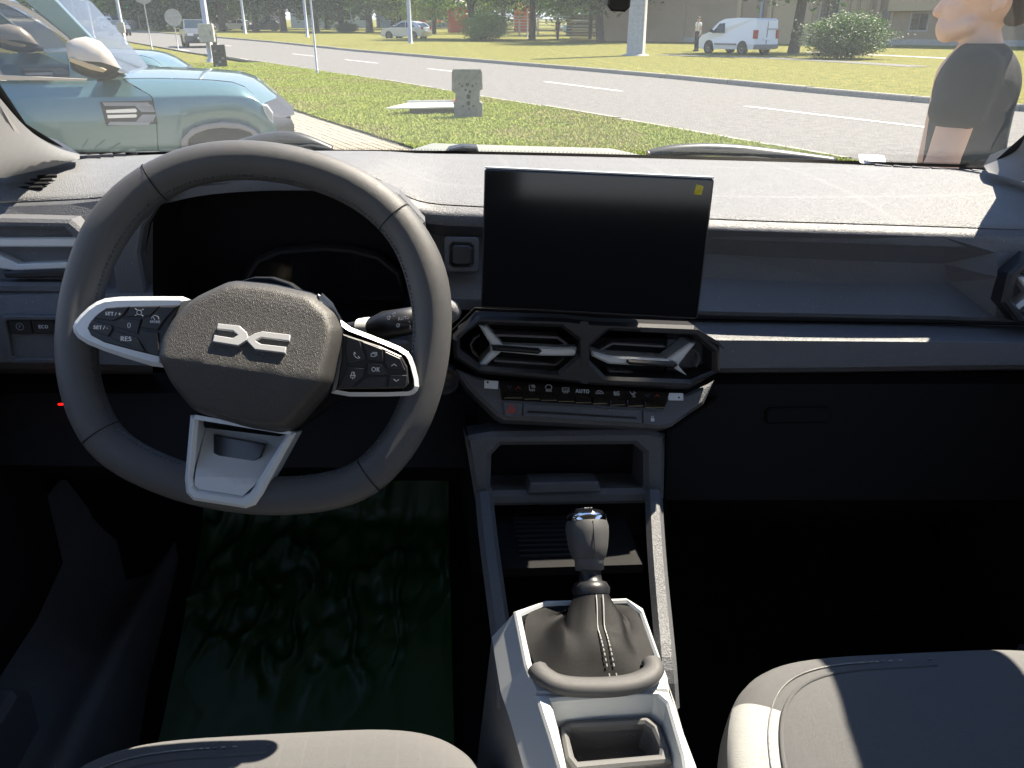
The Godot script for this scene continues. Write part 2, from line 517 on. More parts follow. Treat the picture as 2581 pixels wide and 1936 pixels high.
	var v := Vector2(u.y, -u.x)
	if v.x > 0: v = -v
	var laid := []
	for r in range(0, 24):
		for c in range(-10, 46):
			var p := Vector2(-0.30, -10.4) + v * (0.055 + r * 0.102) + u * (c * 0.204 + (r % 2) * 0.102)
			laid.append([p.length(), p])
	laid.sort_custom(func(a, b): return a[0] < b[0])
	var many := mb()
	for i in laid.size():
		var p: Vector2 = laid[i][1]
		var x := Transform3D(Basis(Vector3.UP, atan2(-u.y, u.x)) * Basis(Vector3.RIGHT, -PI / 2), Vector3(p.x, -0.024 + rng.randf_range(-0.002, 0.002), p.y))
		if i < 300: inst("paver", paver_mesh, M.paver, paving, x)
		else: many.append_from(paver_mesh, 0, x)
	var rest := MeshInstance3D.new()
	rest.mesh = many.commit()
	put(rest, "paver_field", M.paver, paving).set_meta("kind", "stuff")
	# grass: tufts of blades
	var blades := func(h: float, seed_: int) -> ArrayMesh:
		var g := RandomNumberGenerator.new()
		g.seed = seed_
		var t := mb()
		for i in 7:
			var a := g.randf() * TAU
			var b := Vector3(cos(a), 0, sin(a))
			var o := Vector3(g.randf_range(-0.05, 0.05), 0, g.randf_range(-0.05, 0.05))
			var s := b.cross(Vector3.UP) * 0.006
			var hh := h * g.randf_range(0.6, 1.2)
			var mid := o + Vector3.UP * hh * 0.6 + b * hh * 0.2
			quad(t, o - s, o + s, mid + s * 0.7, mid - s * 0.7)
			tri(t, mid - s * 0.7, mid + s * 0.7, o + Vector3.UP * hh + b * hh * 0.6)
		t.generate_normals()
		return t.commit()
	for kind in [["grass_tufts", M.grass_blade, 0.036, 34000, "short green grass growing on the near lawn"], ["dry_grass_tufts", M.grass_dry, 0.03, 13000, "dry straw coloured grass scattered in the near lawn"]]:
		var mm := MultiMesh.new()
		mm.transform_format = MultiMesh.TRANSFORM_3D
		mm.mesh = blades.call(kind[2], kind[3])
		var spots := []
		var n := FastNoiseLite.new()
		n.frequency = 0.35; n.seed = 4
		while spots.size() < kind[3]:
			var z := -7.0 - 27.0 * pow(rng.randf(), 1.5)
			var lo := along(border, z).x
			var hi := along(near_edge, z).x - 0.12
			var p := Vector2(rng.randf_range(lo, hi), z)
			var dry := n.get_noise_2dv(p) > 0.08
			if dry != (kind[0] == "dry_grass_tufts") and rng.randf() < 0.75: continue
			spots.append(p)
		mm.instance_count = spots.size()
		for i in spots.size():
			mm.set_instance_transform(i, Transform3D(Basis(Vector3.UP, rng.randf() * TAU).scaled(Vector3.ONE * rng.randf_range(0.6, 1.3)), Vector3(spots[i].x, 0.028, spots[i].y)))
		var mi := MultiMeshInstance3D.new()
		mi.multimesh = mm
		mi.material_override = kind[1]
		mi.name = kind[0]
		add_child(mi)
		tag(mi, kind[4], "grass"); mi.set_meta("kind", "stuff")
	# paths on the far side
	for path in [["service_path", P3([11.2416, 0, -39.4967, 14.6153, 0, -35.2992, 15.9825, 0, -30.8383, 16.6557, 0, -26.9103]), 0.55, M.asphalt], ["footpath", P3([20.1808, 0, -43.2789, 21.7638, 0, -35.2581, 22.4717, 0, -30.711]), 0.5, M.footpath], ["far_footpath", P3([6.4443, .2026, -72.5133, 11.6474, .1995, -72.1648, 16.1038, .1878, -70.8639]), 1.6, M.footpath], ["side_path", P3([-3.2166, .2417, -76.8577, .7489, .2247, -74.9673, 3.4448, .2044, -72.7142]), 1.0, M.footpath], ["shade_path", P3([2.6941, .1321, -64.6776, 4.7619, .1033, -61.4747, 6.1657, .0833, -59.2591]), 0.3, M.footpath]]:
		st = mb()
		var q: PackedVector3Array = path[1]
		for i in q.size() - 1:
			var d := (q[i + 1] - q[i]).normalized()
			var s: Vector3 = Vector3(-d.z, 0, d.x) * path[2]
			var up := Vector3(0, 0.10, 0)
			quad(st, q[i] - s + up, q[i] + s + up, q[i + 1] + s + up, q[i + 1] - s + up)
		struct(path[0], st, path[3])

func slab(st: SurfaceTool, x0: float, y0: float, x1: float, y1: float, z0: float, z1: float):
	prism(st, rect(minf(x0, x1), minf(y0, y1), maxf(x0, x1), maxf(y0, y1)), z0, z1)
func window_part(parent, rel: Transform3D, x0: float, y0: float, x1: float, y1: float, bars: int, m_frame, m_glass):
	var st := mb()
	var o := rect(x0, y0, x1, y1)
	ring(st, o, grow(o, -0.08), -0.02, 0.04)
	var w := obj("window", st, m_frame, parent, rel)
	for b in bars + 1:
		var a := lerpf(x0 + 0.08, x1 - 0.08, float(b) / (bars + 1)) + 0.015
		var c := lerpf(x0 + 0.08, x1 - 0.08, float(b + 1) / (bars + 1)) - 0.015
		st = mb(); slab(st, a, y0 + 0.09, c, y1 - 0.09, -0.01, 0.0)
		obj("pane", st, m_glass, w, rel)
func buildings():
	# long brown office block on the far side, its face in shade
	var f := frame(0, -40.83, 0, Vector3(14.947, 0.1, -66.313))
	var t := thing("office_building", "long brown flat-walled building behind the white van and round bush", "building", f)
	var st := mb()
	slab(st, -1.0, 0.0, 40.0, 9.0, -14.0, 0.0)
	obj("wall", st, M.brown_wall, t, f)
	for r in [[Vector2(7.7736, 2.9176), Vector2(10.125, .3785)], [Vector2(2.7817, 2.988), Vector2(5.9569, -.2139)]]:
		st = mb(); slab(st, r[0].x, 0.0, r[1].x, 9.0, 0.0, 0.18); obj("bay", st, M.brown_wall, t, f)
	for x in [Vector2(10.0497, 1.956), Vector2(12.2513, 1.9438)]:
		st = mb(); slab(st, x.x - 0.15, 0.0, x.x + 0.15, 8.5, 0.0, 0.25); obj("pilaster", st, M.tan_wall, t, f)
	st = mb(); slab(st, Vector2(12.3647, 1.9432).x + 0.1, 0.0, Vector2(15.1227, 1.928).x, 8.0, 0.0, 0.12); obj("tan_panel", st, M.tan_wall, t, f)
	st = mb(); slab(st, Vector2(16.9175, 1.9181).x, 0.4, Vector2(18.8509, 1.9075).x, 8.0, 0.0, 0.12); obj("tan_panel", st, M.tan_wall, t, f)
	for i in 4:
		st = mb(); slab(st, Vector2(17.3308, 1.9159).x + i * 0.62, 1.2, Vector2(17.3308, 1.9159).x + i * 0.62 + 0.22, 3.4, 0.12, 0.28); obj("fin", st, M.brown_wall, t, f)
	st = mb(); slab(st, Vector2(19.9369, 1.9015).x, Vector2(21.1504, 2.0998).y, 40.0, 8.9, 0.0, 0.5); obj("upper_storey", st, M.tan_wall, t, f)
	st = mb(); slab(st, 2.0, 0.0, 39.0, 0.45, 0.0, 0.06); obj("plinth", st, M.concrete, t, f)
	window_part(t, f, Vector2(15.5469, .9309).x, Vector2(15.5547, .8808).y, Vector2(16.8719, .9365).x, 5.5, 1, M.concrete, M.dark_glass)
	window_part(t, f, Vector2(21.285, .9076).x, Vector2(21.285, .9076).y, Vector2(22.4206, .9129).x, Vector2(21.0678, 2.0352).y, 1, M.concrete, M.dark_glass)
	window_part(t, f, Vector2(23.8033, .9193).x, Vector2(21.285, .9076).y, Vector2(25.8475, .9289).x, Vector2(21.0678, 2.0352).y, 1, M.concrete, M.dark_glass)
	st = mb(); slab(st, Vector2(19.3475, 1.9047).x, 0.3, Vector2(20.2289, 1.8999).x, Vector2(21.0678, 2.0352).y, 0.0, 0.08)
	var door := obj("door", st, M.tan_wall, t, f)
	st = mb(); slab(st, Vector2(19.5447, 1.9037).x, 1.2, Vector2(20.0831, 1.9007).x, 2.2, 0.08, 0.09); obj("pane", st, M.dark_glass, door, f)
	st = mb(true); tube(st, [Vector3(Vector2(11.6233, 1.9473).x, 0.2, 0.12), Vector3(Vector2(11.6233, 1.9473).x, 8.5, 0.12)], 0.09, 8); obj("drain_pipe", st, M.steel, t, f)
	# pastel apartment houses far behind the trees
	var blocks := [[-52.0, -150.0, 15.0, lin(0.42, 0.50, 0.62), "pale blue apartment house far behind the trees"], [-35.0, -148.0, 12.0, lin(0.62, 0.42, 0.34), "pink plastered apartment house far behind the trees"], [-21.5, -147.0, 13.0, lin(0.66, 0.62, 0.52), "cream plastered apartment house far behind the trees"], [-7.0, -150.0, 13.5, lin(0.34, 0.36, 0.40), "dark grey house with wide roof behind the portable toilet"]]
	for b in blocks:
		var h := at(Vector3(b[0], gy(b[1]), b[1]), 0.12)
		var a := thing("apartment_house", b[4], "building", h, "houses behind the park")
		st = mb(); slab(st, 0, 0, b[2], 10.5, -9, 0); obj("wall", st, mat(b[3], 0.95), a, h)
		st = mb(); slab(st, -0.4, 10.5, b[2] + 0.4, 11.0, -9.4, 0.4); obj("roof", st, M.roof_felt, a, h)
		for r in 3:
			for c in int(b[2] / 2.6): window_part(a, h, 0.8 + c * 2.6, 1.2 + r * 3.2, 2.2 + c * 2.6, 2.8 + r * 3.2, 0, M.paint_white, M.dark_glass)
	var rb := at(Vector3(10.7406, .4962, -105.1358), -0.1)
	var t3 := thing("brick_gable", "orange red rendered gable wall seen between the trees", "building", rb)
	st = mb(); prism(st, P2([0.6, 0, 3.2, 0, 3.2, 5.5, 1.9, 8.0, .6, 5.5]), -6.0, 0.0); obj("wall", st, mat(lin(0.55, 0.14, 0.07), 0.9), t3, rb)
	window_part(t3, rb, 1.5, 3.2, 2.6, 4.8, 0, M.paint_white, M.dark_glass)

# ---- plants
func leaf_cloud(seed_: int, clumps: int, leaves: int, size: float, flat_ := 1.0) -> ArrayMesh:
	# a unit crown: leaf-sized quads in clumps spread through an uneven ball
	var g := RandomNumberGenerator.new()
	g.seed = seed_
	var st := mb()
	for c in clumps:
		var d := Vector3(g.randfn(), g.randfn() * flat_, g.randfn()).normalized()
		var p := d * pow(g.randf(), 0.45) * g.randf_range(0.7, 1.0)
		var r := g.randf_range(0.16, 0.32)
		for i in leaves:
			var q := p + Vector3(g.randfn(), g.randfn() * 0.7, g.randfn()) * r * 0.55
			var a := Vector3(g.randfn(), g.randfn(), g.randfn()).normalized()
			var b := a.cross(Vector3(g.randfn(), g.randfn(), g.randfn())).normalized()
			var s := size * g.randf_range(0.6, 1.3)
			quad(st, q - a * s, q + b * s * 0.5, q + a * s, q - b * s * 0.5)
	st.generate_normals()
	return st.commit()
func tree(called: String, label: String, p: Vector3, h: float, r: float, low: float, leaf: String, crown: Mesh, seed_: int, thick := 0.16, lean := 0.0):
	var g := RandomNumberGenerator.new()
	g.seed = seed_
	var x := at(p)
	var t := thing(called, label, "tree", x, "street and park trees")
	var st := mb(true)
	var fork := Vector3(lean * low, low + 0.4, 0)
	tube(st, [Vector3(0, -0.2, 0), Vector3(lean * 0.5, 0.5, 0), fork * 0.6, fork, fork + Vector3(lean, h * 0.3, 0.1)], [thick * 1.35, thick * 1.05, thick * 0.95, thick * 0.85, thick * 0.3], 8)
	for i in 5:
		var a := TAU * i / 5 + g.randf()
		var e := fork + Vector3(cos(a) * r * 0.6, r * g.randf_range(0.5, 1.0), sin(a) * r * 0.6)
		tube(st, [fork + Vector3(0, i * 0.15 - 0.3, 0), fork.lerp(e, 0.5) + Vector3(0, -0.15, 0), e], [thick * 0.5, thick * 0.33, thick * 0.12], 6)
	obj("trunk", st, M.bark, t, x)
	var ry := (h - low + 1.3) * 0.5
	var o := inst("crown", crown, M[leaf], t, x * Transform3D(Basis(Vector3.UP, g.randf() * TAU).scaled(Vector3(r * 1.12, ry, r * 1.12)), Vector3(lean * low, low - 1.3 + ry, 0)))
	return t
func trees():
	var c1 := leaf_cloud(31, 130, 80, 0.042)
	var c2 := leaf_cloud(32, 120, 80, 0.045)
	var c3 := leaf_cloud(33, 140, 70, 0.04)
	var cs := [c1, c2, c3]
	var spots := [
		[Vector3(9.0043, .1791, -69.8946), 9.0, 4.2, 2.6, "leaf_dark", 0.26, 0.0, "dark straight trunked tree beside the sunlit footpath"],
		[Vector3(13.1504, .1113, -62.3621), 10.0, 4.4, 3.0, "leaf_dark", 0.3, -0.12, "leaning dark trunk tree at the brown building's corner"],
		[Vector3(14.0648, .189, -71.0016), 8.0, 3.0, 3.0, "leaf", 0.16, 0.0, "thin trunked tree behind the leaning dark one"],
		[Vector3(4.6025, .2037, -72.6367), 9.5, 4.5, 2.4, "leaf", 0.32, -0.2, "thick leaning trunk tree growing over the clipped bush"],
		[Vector3(1.4141, .4066, -95.1746), 8.0, 3.6, 2.3, "leaf_pale", 0.2, 0.0, "slim tree standing beside the red portable toilet"],
		[Vector3(-2.6058, .4929, -104.7633), 9.0, 4.6, 2.2, "leaf_pale", 0.3, 0.0, "yellowish tree behind the silver parked car"],
		[Vector3(-6.1764, .4945, -104.9433), 10.0, 5.0, 2.0, "leaf", 0.42, 0.0, "broad leafy tree left of the silver parked car"],
		[Vector3(18.6455, 0, -41.4277), 9.0, 3.6, 3.2, "leaf_dark", 0.27, 0.05, "shady tree growing between the white van and round bush"],
		[Vector3(-9.8486, .5345, -109.3916), 9.0, 5.0, 2.0, "leaf_dark", 0.4, 0.0, "dense dark tree behind the blue round sign"],
		[Vector3(-13.3052, .5564, -111.8182), 10.0, 5.0, 2.2, "leaf", 0.4, 0.0, "big tree shading the cream apartment house"],
		[Vector3(-17.3586, .5581, -112.0087), 10.0, 5.5, 2.6, "leaf_dark", 0.4, 0.0, "big tree shading the pink apartment house"],
		[Vector3(-21.224, .5808, -114.5363), 10.0, 5.0, 2.6, "leaf", 0.4, 0.0, "big tree between the blue and pink houses"],
		[Vector3(-26.0765, .6048, -117.1994), 11.0, 6.0, 2.2, "leaf_dark", 0.45, 0.0, "wide dark tree beside the pale blue house"],
		[Vector3(-32.3065, .6791, -125.4513), 12.0, 7.0, 1.6, "leaf_dark", 0.5, 0.0, "wide dark roadside tree behind the approaching car"],
		[Vector3(-37.786, .7345, -131.6157), 12.0, 7.5, 1.2, "leaf_dark", 0.5, 0.0, "dense roadside tree above the traffic light"],
		[Vector3(-43.3039, .7952, -138.3511), 13.0, 8.0, 1.2, "leaf", 0.5, 0.0, "tall leafy roadside tree beyond the traffic light"],
		[Vector3(-136.8469, 3.15, -400), 13.0, 9.0, 1.0, "leaf", 0.5, 0.0, "pale far tree above the queue of cars"],
		[Vector3(-70, 1.2, -175), 13.0, 10.0, 0.8, "leaf", 0.5, 0.0, "far roadside tree at the end of the road"],
		[Vector3(-88, 1.3, -195), 12.0, 10.0, 0.8, "leaf", 0.5, 0.0, "farthest roadside tree at the end of the road"],
		[Vector3(-36, 0.2, -72), 12.0, 5.5, 3.0, "leaf_pale", 0.4, 0.0, "yellow green tree on the near side beyond the teal cars"],
		[Vector3(14.9523, .3287, -86.5171), 9.0, 4.5, 2.4, "leaf", 0.3, 0.0, "bright tree behind the stacked timber"],
		[Vector3(9.2979, .4347, -98.2997), 9.0, 4.5, 2.4, "leaf_pale", 0.3, 0.0, "light green tree behind the clipped bush"],
		[Vector3(-30, 0.765, -135), 10, 6, 1.4, "leaf_dark", 0.4, 0.0, "dark tree right of the pale blue house's corner"],
		[Vector3(-14, 0.738, -132), 11, 6, 1.4, "leaf", 0.4, 0.0, "broad tree before the cream house"],
		[Vector3(-4, 0.702, -128), 10, 5.5, 1.4, "leaf_dark", 0.4, 0.0, "dark tree left of the portable toilet"],
		[Vector3(2, 0.81, -140), 11, 6, 1.4, "leaf", 0.4, 0.0, "tree hiding the dark grey house's wall"],
		[Vector3(10, 0.792, -138), 10, 6, 1.4, "leaf_dark", 0.4, 0.0, "dark tree behind the portable toilet"],
		[Vector3(17, 0.72, -130), 10, 6, 1.4, "leaf", 0.4, 0.0, "tree behind the orange gable wall"],
		[Vector3(24, 0.63, -120), 10, 6.5, 1.4, "leaf_dark", 0.4, 0.0, "dark tree behind the site fence"],
		[Vector3(31, 0.612, -118), 11, 6.5, 1.4, "leaf", 0.4, 0.0, "tall tree behind the timber stack"],
		[Vector3(38, 0.558, -112), 11, 6, 1.4, "leaf_dark", 0.4, 0.0, "dark tree rising behind the brown building"],
		[Vector3(-58, 1.035, -165), 13, 9, 1.4, "leaf_dark", 0.4, 0.0, "dark far tree left of the traffic light"],
		[Vector3(-46, 0.9, -150), 12, 8, 1.4, "leaf", 0.4, 0.0, "far tree left of the pale blue house"],
		[Vector3(-105, 1.485, -215), 14, 12, 1.4, "leaf", 0.4, 0.0, "farthest wooded clump where the road ends"],
		[Vector3(-80, 1.44, -210), 14, 12, 1.4, "leaf_dark", 0.4, 0.0, "dark wooded clump beyond the queue of cars"]]
	var i := 0
	for s in spots:
		tree("street_tree", s[7], s[0], s[1], s[2], s[3], s[4], cs[i % 3], 50 + i, s[5], s[6])
		i += 1
	# clipped bushes
	var b1 := leaf_cloud(41, 260, 90, 0.032)
	for b in [[Vector3(4.9394, .1531, -67.0121), 2.1, 2.2, 1.9, "leaf", "clipped round bush under the leaning tree"], [Vector3(17.5467, 0, -33.9738), 1.9, 1.9, 1.75, "leaf_dark", "rounded dark bush in front of the brown building"], [Vector3(-8.9796, .5051, -106.1194), 1.6, 1.2, 1.2, "leaf_dark", "low bush beside the blue round sign"]]:
		var x := at(b[0])
		var t := thing("bush", b[5], "bush", x, "bushes on the far verge")
		inst("foliage", b1, M[b[4]], t, x * Transform3D(Basis().scaled(Vector3(b[1], b[2] * 0.55, b[3])), Vector3(0, b[2] * 0.5, 0)))
		var st := mb(true)
		for k in 5: tube(st, [Vector3(0.1 * k - 0.2, -0.1, 0), Vector3((k - 2) * 0.35, b[2] * 0.6, 0.2 * (k % 3 - 1))], [0.05, 0.02], 5)
		obj("stem", st, M.bark, t, x)

# ---- posts, signs and other things along the road
func post(called: String, label: String, p: Vector3, h: float, r: float, m, group := "", top := 0.7) -> Node3D:
	var x := at(p)
	var t := thing(called, label, "pole", x, group)
	var st := mb(true)
	tube(st, [Vector3(0, -0.1, 0), Vector3(0, h * 0.5, 0), Vector3(0, h, 0)], [r, r * lerpf(1, top, 0.5), r * top], 12)
	obj("shaft", st, m, t, x)
	st = mb(true)
	tube(st, [Vector3(0, 0, 0), Vector3(0, 0.12, 0), Vector3(0, 0.16, 0)], [r * 1.5, r * 1.45, r * 1.05], 12)
	obj("foot", st, m, t, x)
	return t
func disc(parent, called: String, x: Transform3D, y: float, r: float, m, z := 0.0, sides := 24, tall := 0.02):
	var st := mb()
	prism(st, oval(Vector2(0, y), r, r, sides), z, z + tall, 0.004)
	return obj(called, st, m, parent, x)
func street_furniture():
	var lamp_posts := [
		[Vector3(-8.4103, 0, -35.1241), 9.0, 0.13, "steel lamp post with a grey cabinet beside the black crate"],
		[Vector3(-21.07, .1234, -63.7166), 9.0, 0.13, "steel lamp post with a small box beyond the side road"],
		[Vector3(-.8048, .1005, -61.162), 9.0, 0.15, "blue grey lamp post in front of the silver parked car"],
		[Vector3(-19.7782, .4487, -99.8545), 9.0, 0.16, "thick grey lamp post between the pink and blue houses"],
		[Vector3(-10.5466, .2827, -81.4069), 9.0, 0.14, "grey lamp post on the far verge in tree shade"],
		[Vector3(-32.7839, .6542, -122.6927), 9.0, 0.17, "grey lamp post behind the round sign's back"],
		[Vector3(-38.3646, .7347, -131.6371), 9.0, 0.15, "grey lamp post right of the traffic light"],
		[Vector3(-41.9697, .7646, -134.9573), 9.0, 0.15, "grey lamp post left of the traffic light"],
		[Vector3(-29.9701, .2937, -82.6288), 9.0, 0.12, "thin pale lamp post near the queue of cars"],
		[Vector3(-50.022, .7386, -132.069), 9.0, 0.16, "far pale lamp post above the teal windscreen pillar"]]
	var k := 0
	for a in lamp_posts:
		var p: Vector3 = a[0]
		var t := post("lamp_post", a[3], p, a[1], a[2], M.steel, "lamp posts along the road")
		var x := at(p)
		var st := mb(true)
		tube(st, [Vector3(0, a[1], 0), Vector3(0.5, a[1] + 0.3, 0.3), Vector3(1.4, a[1] + 0.35, 0.8)], 0.05, 8)
		obj("arm", st, M.steel, t, x)
		st = mb(); box(st, Vector3(1.7, a[1] + 0.33, 0.95), Vector3(0.6, 0.12, 0.3)); obj("lamp_head", st, M.cladding, t, x)
		if k < 2:
			st = mb(); prism(st, rect(-0.26, 0.75, 0.30, 1.42, 0.03) if k == 0 else rect(-0.25, 0.75, 0.25, 1.45, 0.03), 0.10, 0.36, 0.01); obj("cabinet", st, M.concrete, t, x)
			st = mb(); prism(st, rect(0.17, 1.0, 0.22, 1.15), 0.36, 0.375); obj("latch", st, M.cladding, t, x)
		k += 1
	var cp := Vector3(9.8539, 0, -38.8122)
	post("concrete_mast", "thick pale concrete mast on the sunny verge", cp, 9.0, 0.44, M.concrete, "", 0.8)
	post("marker_pole", "slim bare metal pole at the lawn's road edge", Vector3(-3.1925, 0, -26.1155), 5.5, 0.033, M.steel)
	for s in [[Vector3(-16.6107, .044, -54.893), 3.0, 0.55, "pale octagonal sign seen from behind on a thin pole", 8], [Vector3(-14.7134, .0331, -53.6793), 1.75, 0.48, "round grey sign seen from behind on a low pole", 24]]:
		var x := at(s[0], 0.3)
		var t := post("road_sign", s[3], s[0], s[1] + s[2], 0.035, M.steel, "road signs")
		disc(t, "sign_back", x, s[1], s[2], M.concrete, 0.02, s[4])
		var st := mb(); box(st, Vector3(0, s[1] + 0.12, 0.05), Vector3(s[2] * 1.4, 0.04, 0.02), Transform3D()); obj("bracket", st, M.steel, t, x)
	var bs := Vector3(-8.4407, .5143, -107.1482)
	var t2 := post("blue_sign", "blue round traffic sign on a thin pole by trees", bs, 4.6, 0.06, M.steel)
	disc(t2, "sign_plate", at(bs), 4.2, 0.62, mat(lin(0.03, 0.16, 0.55), 0.4), 0.07)
	var st0 := mb(); box(st0, Vector3(0, 4.2, 0.1), Vector3(0.55, 0.16, 0.02)); box(st0, Vector3(-0.14, 4.33, 0.1), Vector3(0.2, 0.12, 0.02)); obj("symbol", st0, M.paint_white, t2, at(bs))
	var tl := Vector3(-42.1283, .736, -131.7766)
	var t4 := post("traffic_light", "traffic light showing green at the far crossing", tl, 3.2, 0.08, M.cladding)
	st0 = mb(); box(st0, Vector3(0, 3.6, 0.1), Vector3(0.5, 1.4, 0.3)); obj("housing", st0, M.satin_black, t4, at(tl))
	var green := mat(lin(0.02, 0.5, 0.3), 0.4)
	green.emission_enabled = true; green.emission = Color(0.05, 0.9, 0.55); green.emission_energy_multiplier = 1.2
	for i in 3: disc(t4, "signal_lamp", at(tl), 4.05 - i * 0.45, 0.2, green if i == 2 else M.gloss_black, 0.26)
	# triangular warning sign and small plates by the building site
	var tp := Vector3(9.5677, .2496, -77.7382)
	var t5 := post("warning_sign", "triangular red rimmed warning sign above a white plate", tp, 4.6, 0.05, M.steel)
	st0 = mb(); prism(st0, P2([-0.7, 3.6, 0.7, 3.6, 0, 4.8]), 0.06, 0.08); var tri_ := obj("sign_plate", st0, M.red_print, t5, at(tp))
	st0 = mb(); prism(st0, P2([-0.42, 3.76, 0.42, 3.76, 0, 4.46]), 0.08, 0.09); obj("white_field", st0, M.paint_white, tri_, at(tp))
	st0 = mb(); prism(st0, rect(-0.5, 2.7, 0.5, 3.4), 0.06, 0.08); obj("lower_plate", st0, M.concrete, t5, at(tp))
	# grey plastic block standing on the lawn with a board leaning out of it
	var x := at(Vector3(.6786, 0, -13.07), -0.12)
	var s := thing("barrier_foot", "grey plastic barrier foot standing on end on the lawn", "barrier foot", x)
	var st := mb()
	prism(st, P2([-.36, 0, .36, 0, .37, .36, .30, .40, .30, .62, .38, .66, .37, 1.02, .34, 1.08, -.34, 1.08, -.38, 1.02, -.40, .62, -.31, .58, -.31, .42, -.36, .38]), -0.10, 0.06, 0.02)
	obj("block", st, M.grey_plastic, s, x)
	for i in 6:
		var rx: float = [-0.26, -0.13, 0.0, 0.13, 0.26, 0.0][i]
		st = mb(); box(st, Vector3(rx, 0.90 if i < 5 else 0.15, 0.065), Vector3(0.03, 0.26, 0.03)); obj("rib", st, M.grey_plastic, s, x)
	for i in 4:
		st = mb(); box(st, Vector3(-0.24 + i * 0.16, 0.16, 0.065), Vector3(0.03, 0.24, 0.03)); obj("rib", st, M.grey_plastic, s, x)
	for h in [[0, .76, .045], [-.13, .72, .03], [.13, .72, .03], [-.05, .64, .03], [.06, .60, .035], [0.02, .50, .055], [.02, .36, .05], [-.12, .30, .025], [.14, .30, .025], [.02, .24, .03], [-.20, .77, .02], [.22, .77, .02]]:
		st = mb(); prism(st, oval(Vector2(h[0], h[1]), h[2], h[2], 10), 0.055, 0.066); obj("socket", st, M.deep, s, x)
	s.scale = Vector3(0.62, 0.70, 0.7)
	x = at(Vector3(.0883, 0, -13.7723), 0.05)
	var bd := thing("fallen_barrier", "white barrier board lying across a black foot on the lawn", "barrier", x)
	st = mb(); box(st, Vector3(0.1, 0.10, 0.05), Vector3(1.15, 0.14, 0.25)); obj("foot", st, M.satin_black, bd, x)
	st = mb(); prism(st, P2([-1.0, -.35, .7, -.30, .7, .28, -.35, .35]), 0.0, 0.03); obj("board", st, M.paint_white, bd, x * frame(-84, 0, 0, Vector3(0, 0.22, 0)))
	st = mb(); box(st, Vector3(0.1, 0.30, -0.1), Vector3(1.2, 0.05, 0.06)); obj("rail", st, M.steel, bd, x)
	st = mb(); box(st, Vector3(0.6, 0.30, -0.05), Vector3(0.1, 0.06, 0.07)); obj("red_end", st, M.red_print, bd, x)
	bd.scale = Vector3.ONE * 0.72
	x = at(Vector3(-7.0781, 0, -30.7412), 0.2)
	var cr := thing("black_crate", "black perforated barrier foot leaning beside the lamp post", "barrier foot", x)
	st = mb(); prism(st, rect(-0.40, 0, 0.40, 1.3, 0.04), -0.1, 0.1, 0.02); obj("block", st, M.satin_black, cr, x)
	for i in 14:
		st = mb(); prism(st, rect(-0.07, -0.04, 0.07, 0.04), 0.1, 0.106); obj("slot", st, M.cladding if i % 4 == 0 else M.deep, cr, x * at(Vector3(-0.2 + 0.2 * (i % 3), 0.14 + 0.2 * (i / 3), 0)))
	cr.scale = Vector3.ONE * 0.58
	# portable toilet
	x = at(Vector3(4.4199, .4897, -104.4091), 0.15)
	var lo := thing("portable_toilet", "red portable toilet with a pale domed roof", "portable toilet", x)
	var red := mat(lin(0.50, 0.07, 0.035), 0.5)
	st = mb(); box(st, Vector3(0, 1.45, 0), Vector3(2.1, 2.9, 2.1)); obj("cabin", st, red, lo, x)
	st = mb(true)
	lathe(st, P2([1.15, 0, 1.1, .35, .85, .6, .4, .75, 0, .8]), 16, Transform3D(Basis(), Vector3(0, 2.9, 0))); obj("roof", st, M.concrete, lo, x)
	st = mb(); box(st, Vector3(0, 1.4, 1.06), Vector3(1.4, 2.5, 0.06)); var dr := obj("door", st, red, lo, x)
	st = mb(); box(st, Vector3(-0.35, 2.2, 1.1), Vector3(0.4, 0.5, 0.03)); box(st, Vector3(0.35, 2.2, 1.1), Vector3(0.4, 0.5, 0.03)); obj("vent_panel", st, M.concrete, dr, x)
	# building site: fence panels, yellow box, stacked timber
	for i in 6:
		x = at(Vector3(7.6748, .2953, -82.8113) + Vector3(i * 1.75, 0, 0.35 * i), -0.2)
		var fp := thing("site_fence", "grey mesh fence panel in front of the building site", "fence", x, "site fence panels")
		for y in 7:
			st = mb(); box(st, Vector3(0.85, 0.3 + y * 0.26, 0), Vector3(1.7, 0.05, 0.03)); obj("rail", st, M.steel, fp, x)
		for px in [0.0, 1.7]:
			st = mb(); box(st, Vector3(px, 1.0, 0), Vector3(0.07, 2.0, 0.07)); obj("post", st, M.steel, fp, x)
	x = at(Vector3(1.2011, .5939, -115.9867), 0.0)
	var yb := thing("yellow_box", "small yellow machine box on grey legs at the site", "machine", x)
	st = mb(); box(st, Vector3(0, 2.6, 0), Vector3(1.6, 0.8, 0.9)); obj("housing", st, M.yellow, yb, x)
	for q in [-0.6, 0.6]:
		st = mb(); box(st, Vector3(q, 1.1, 0), Vector3(0.12, 2.2, 0.12)); obj("leg", st, M.cladding, yb, x)
	x = at(Vector3(12.8265, .2175, -74.1714), -0.25)
	var wood := mat(lin(0.22, 0.15, 0.10), 0.9)
	var stack := thing("timber_stack", "long stack of brown boards beside the footpath", "timber stack", x)
	for r in 9:
		for c in 3:
			st = mb(); box(st, Vector3(1.7 + c * 3.3 + rng.randf_range(-0.1, 0.1), 0.12 + r * 0.22, rng.randf_range(-0.05, 0.05)), Vector3(3.2, 0.17, 0.8)); obj("board", st, wood if (r + c) % 3 else M.tan_wall, stack, x)
	x = at(Vector3(.3068, .5105, -106.7167), 0.1)
	var bar := thing("site_barrier", "low red and white barrier rail at the building site", "barrier", x)
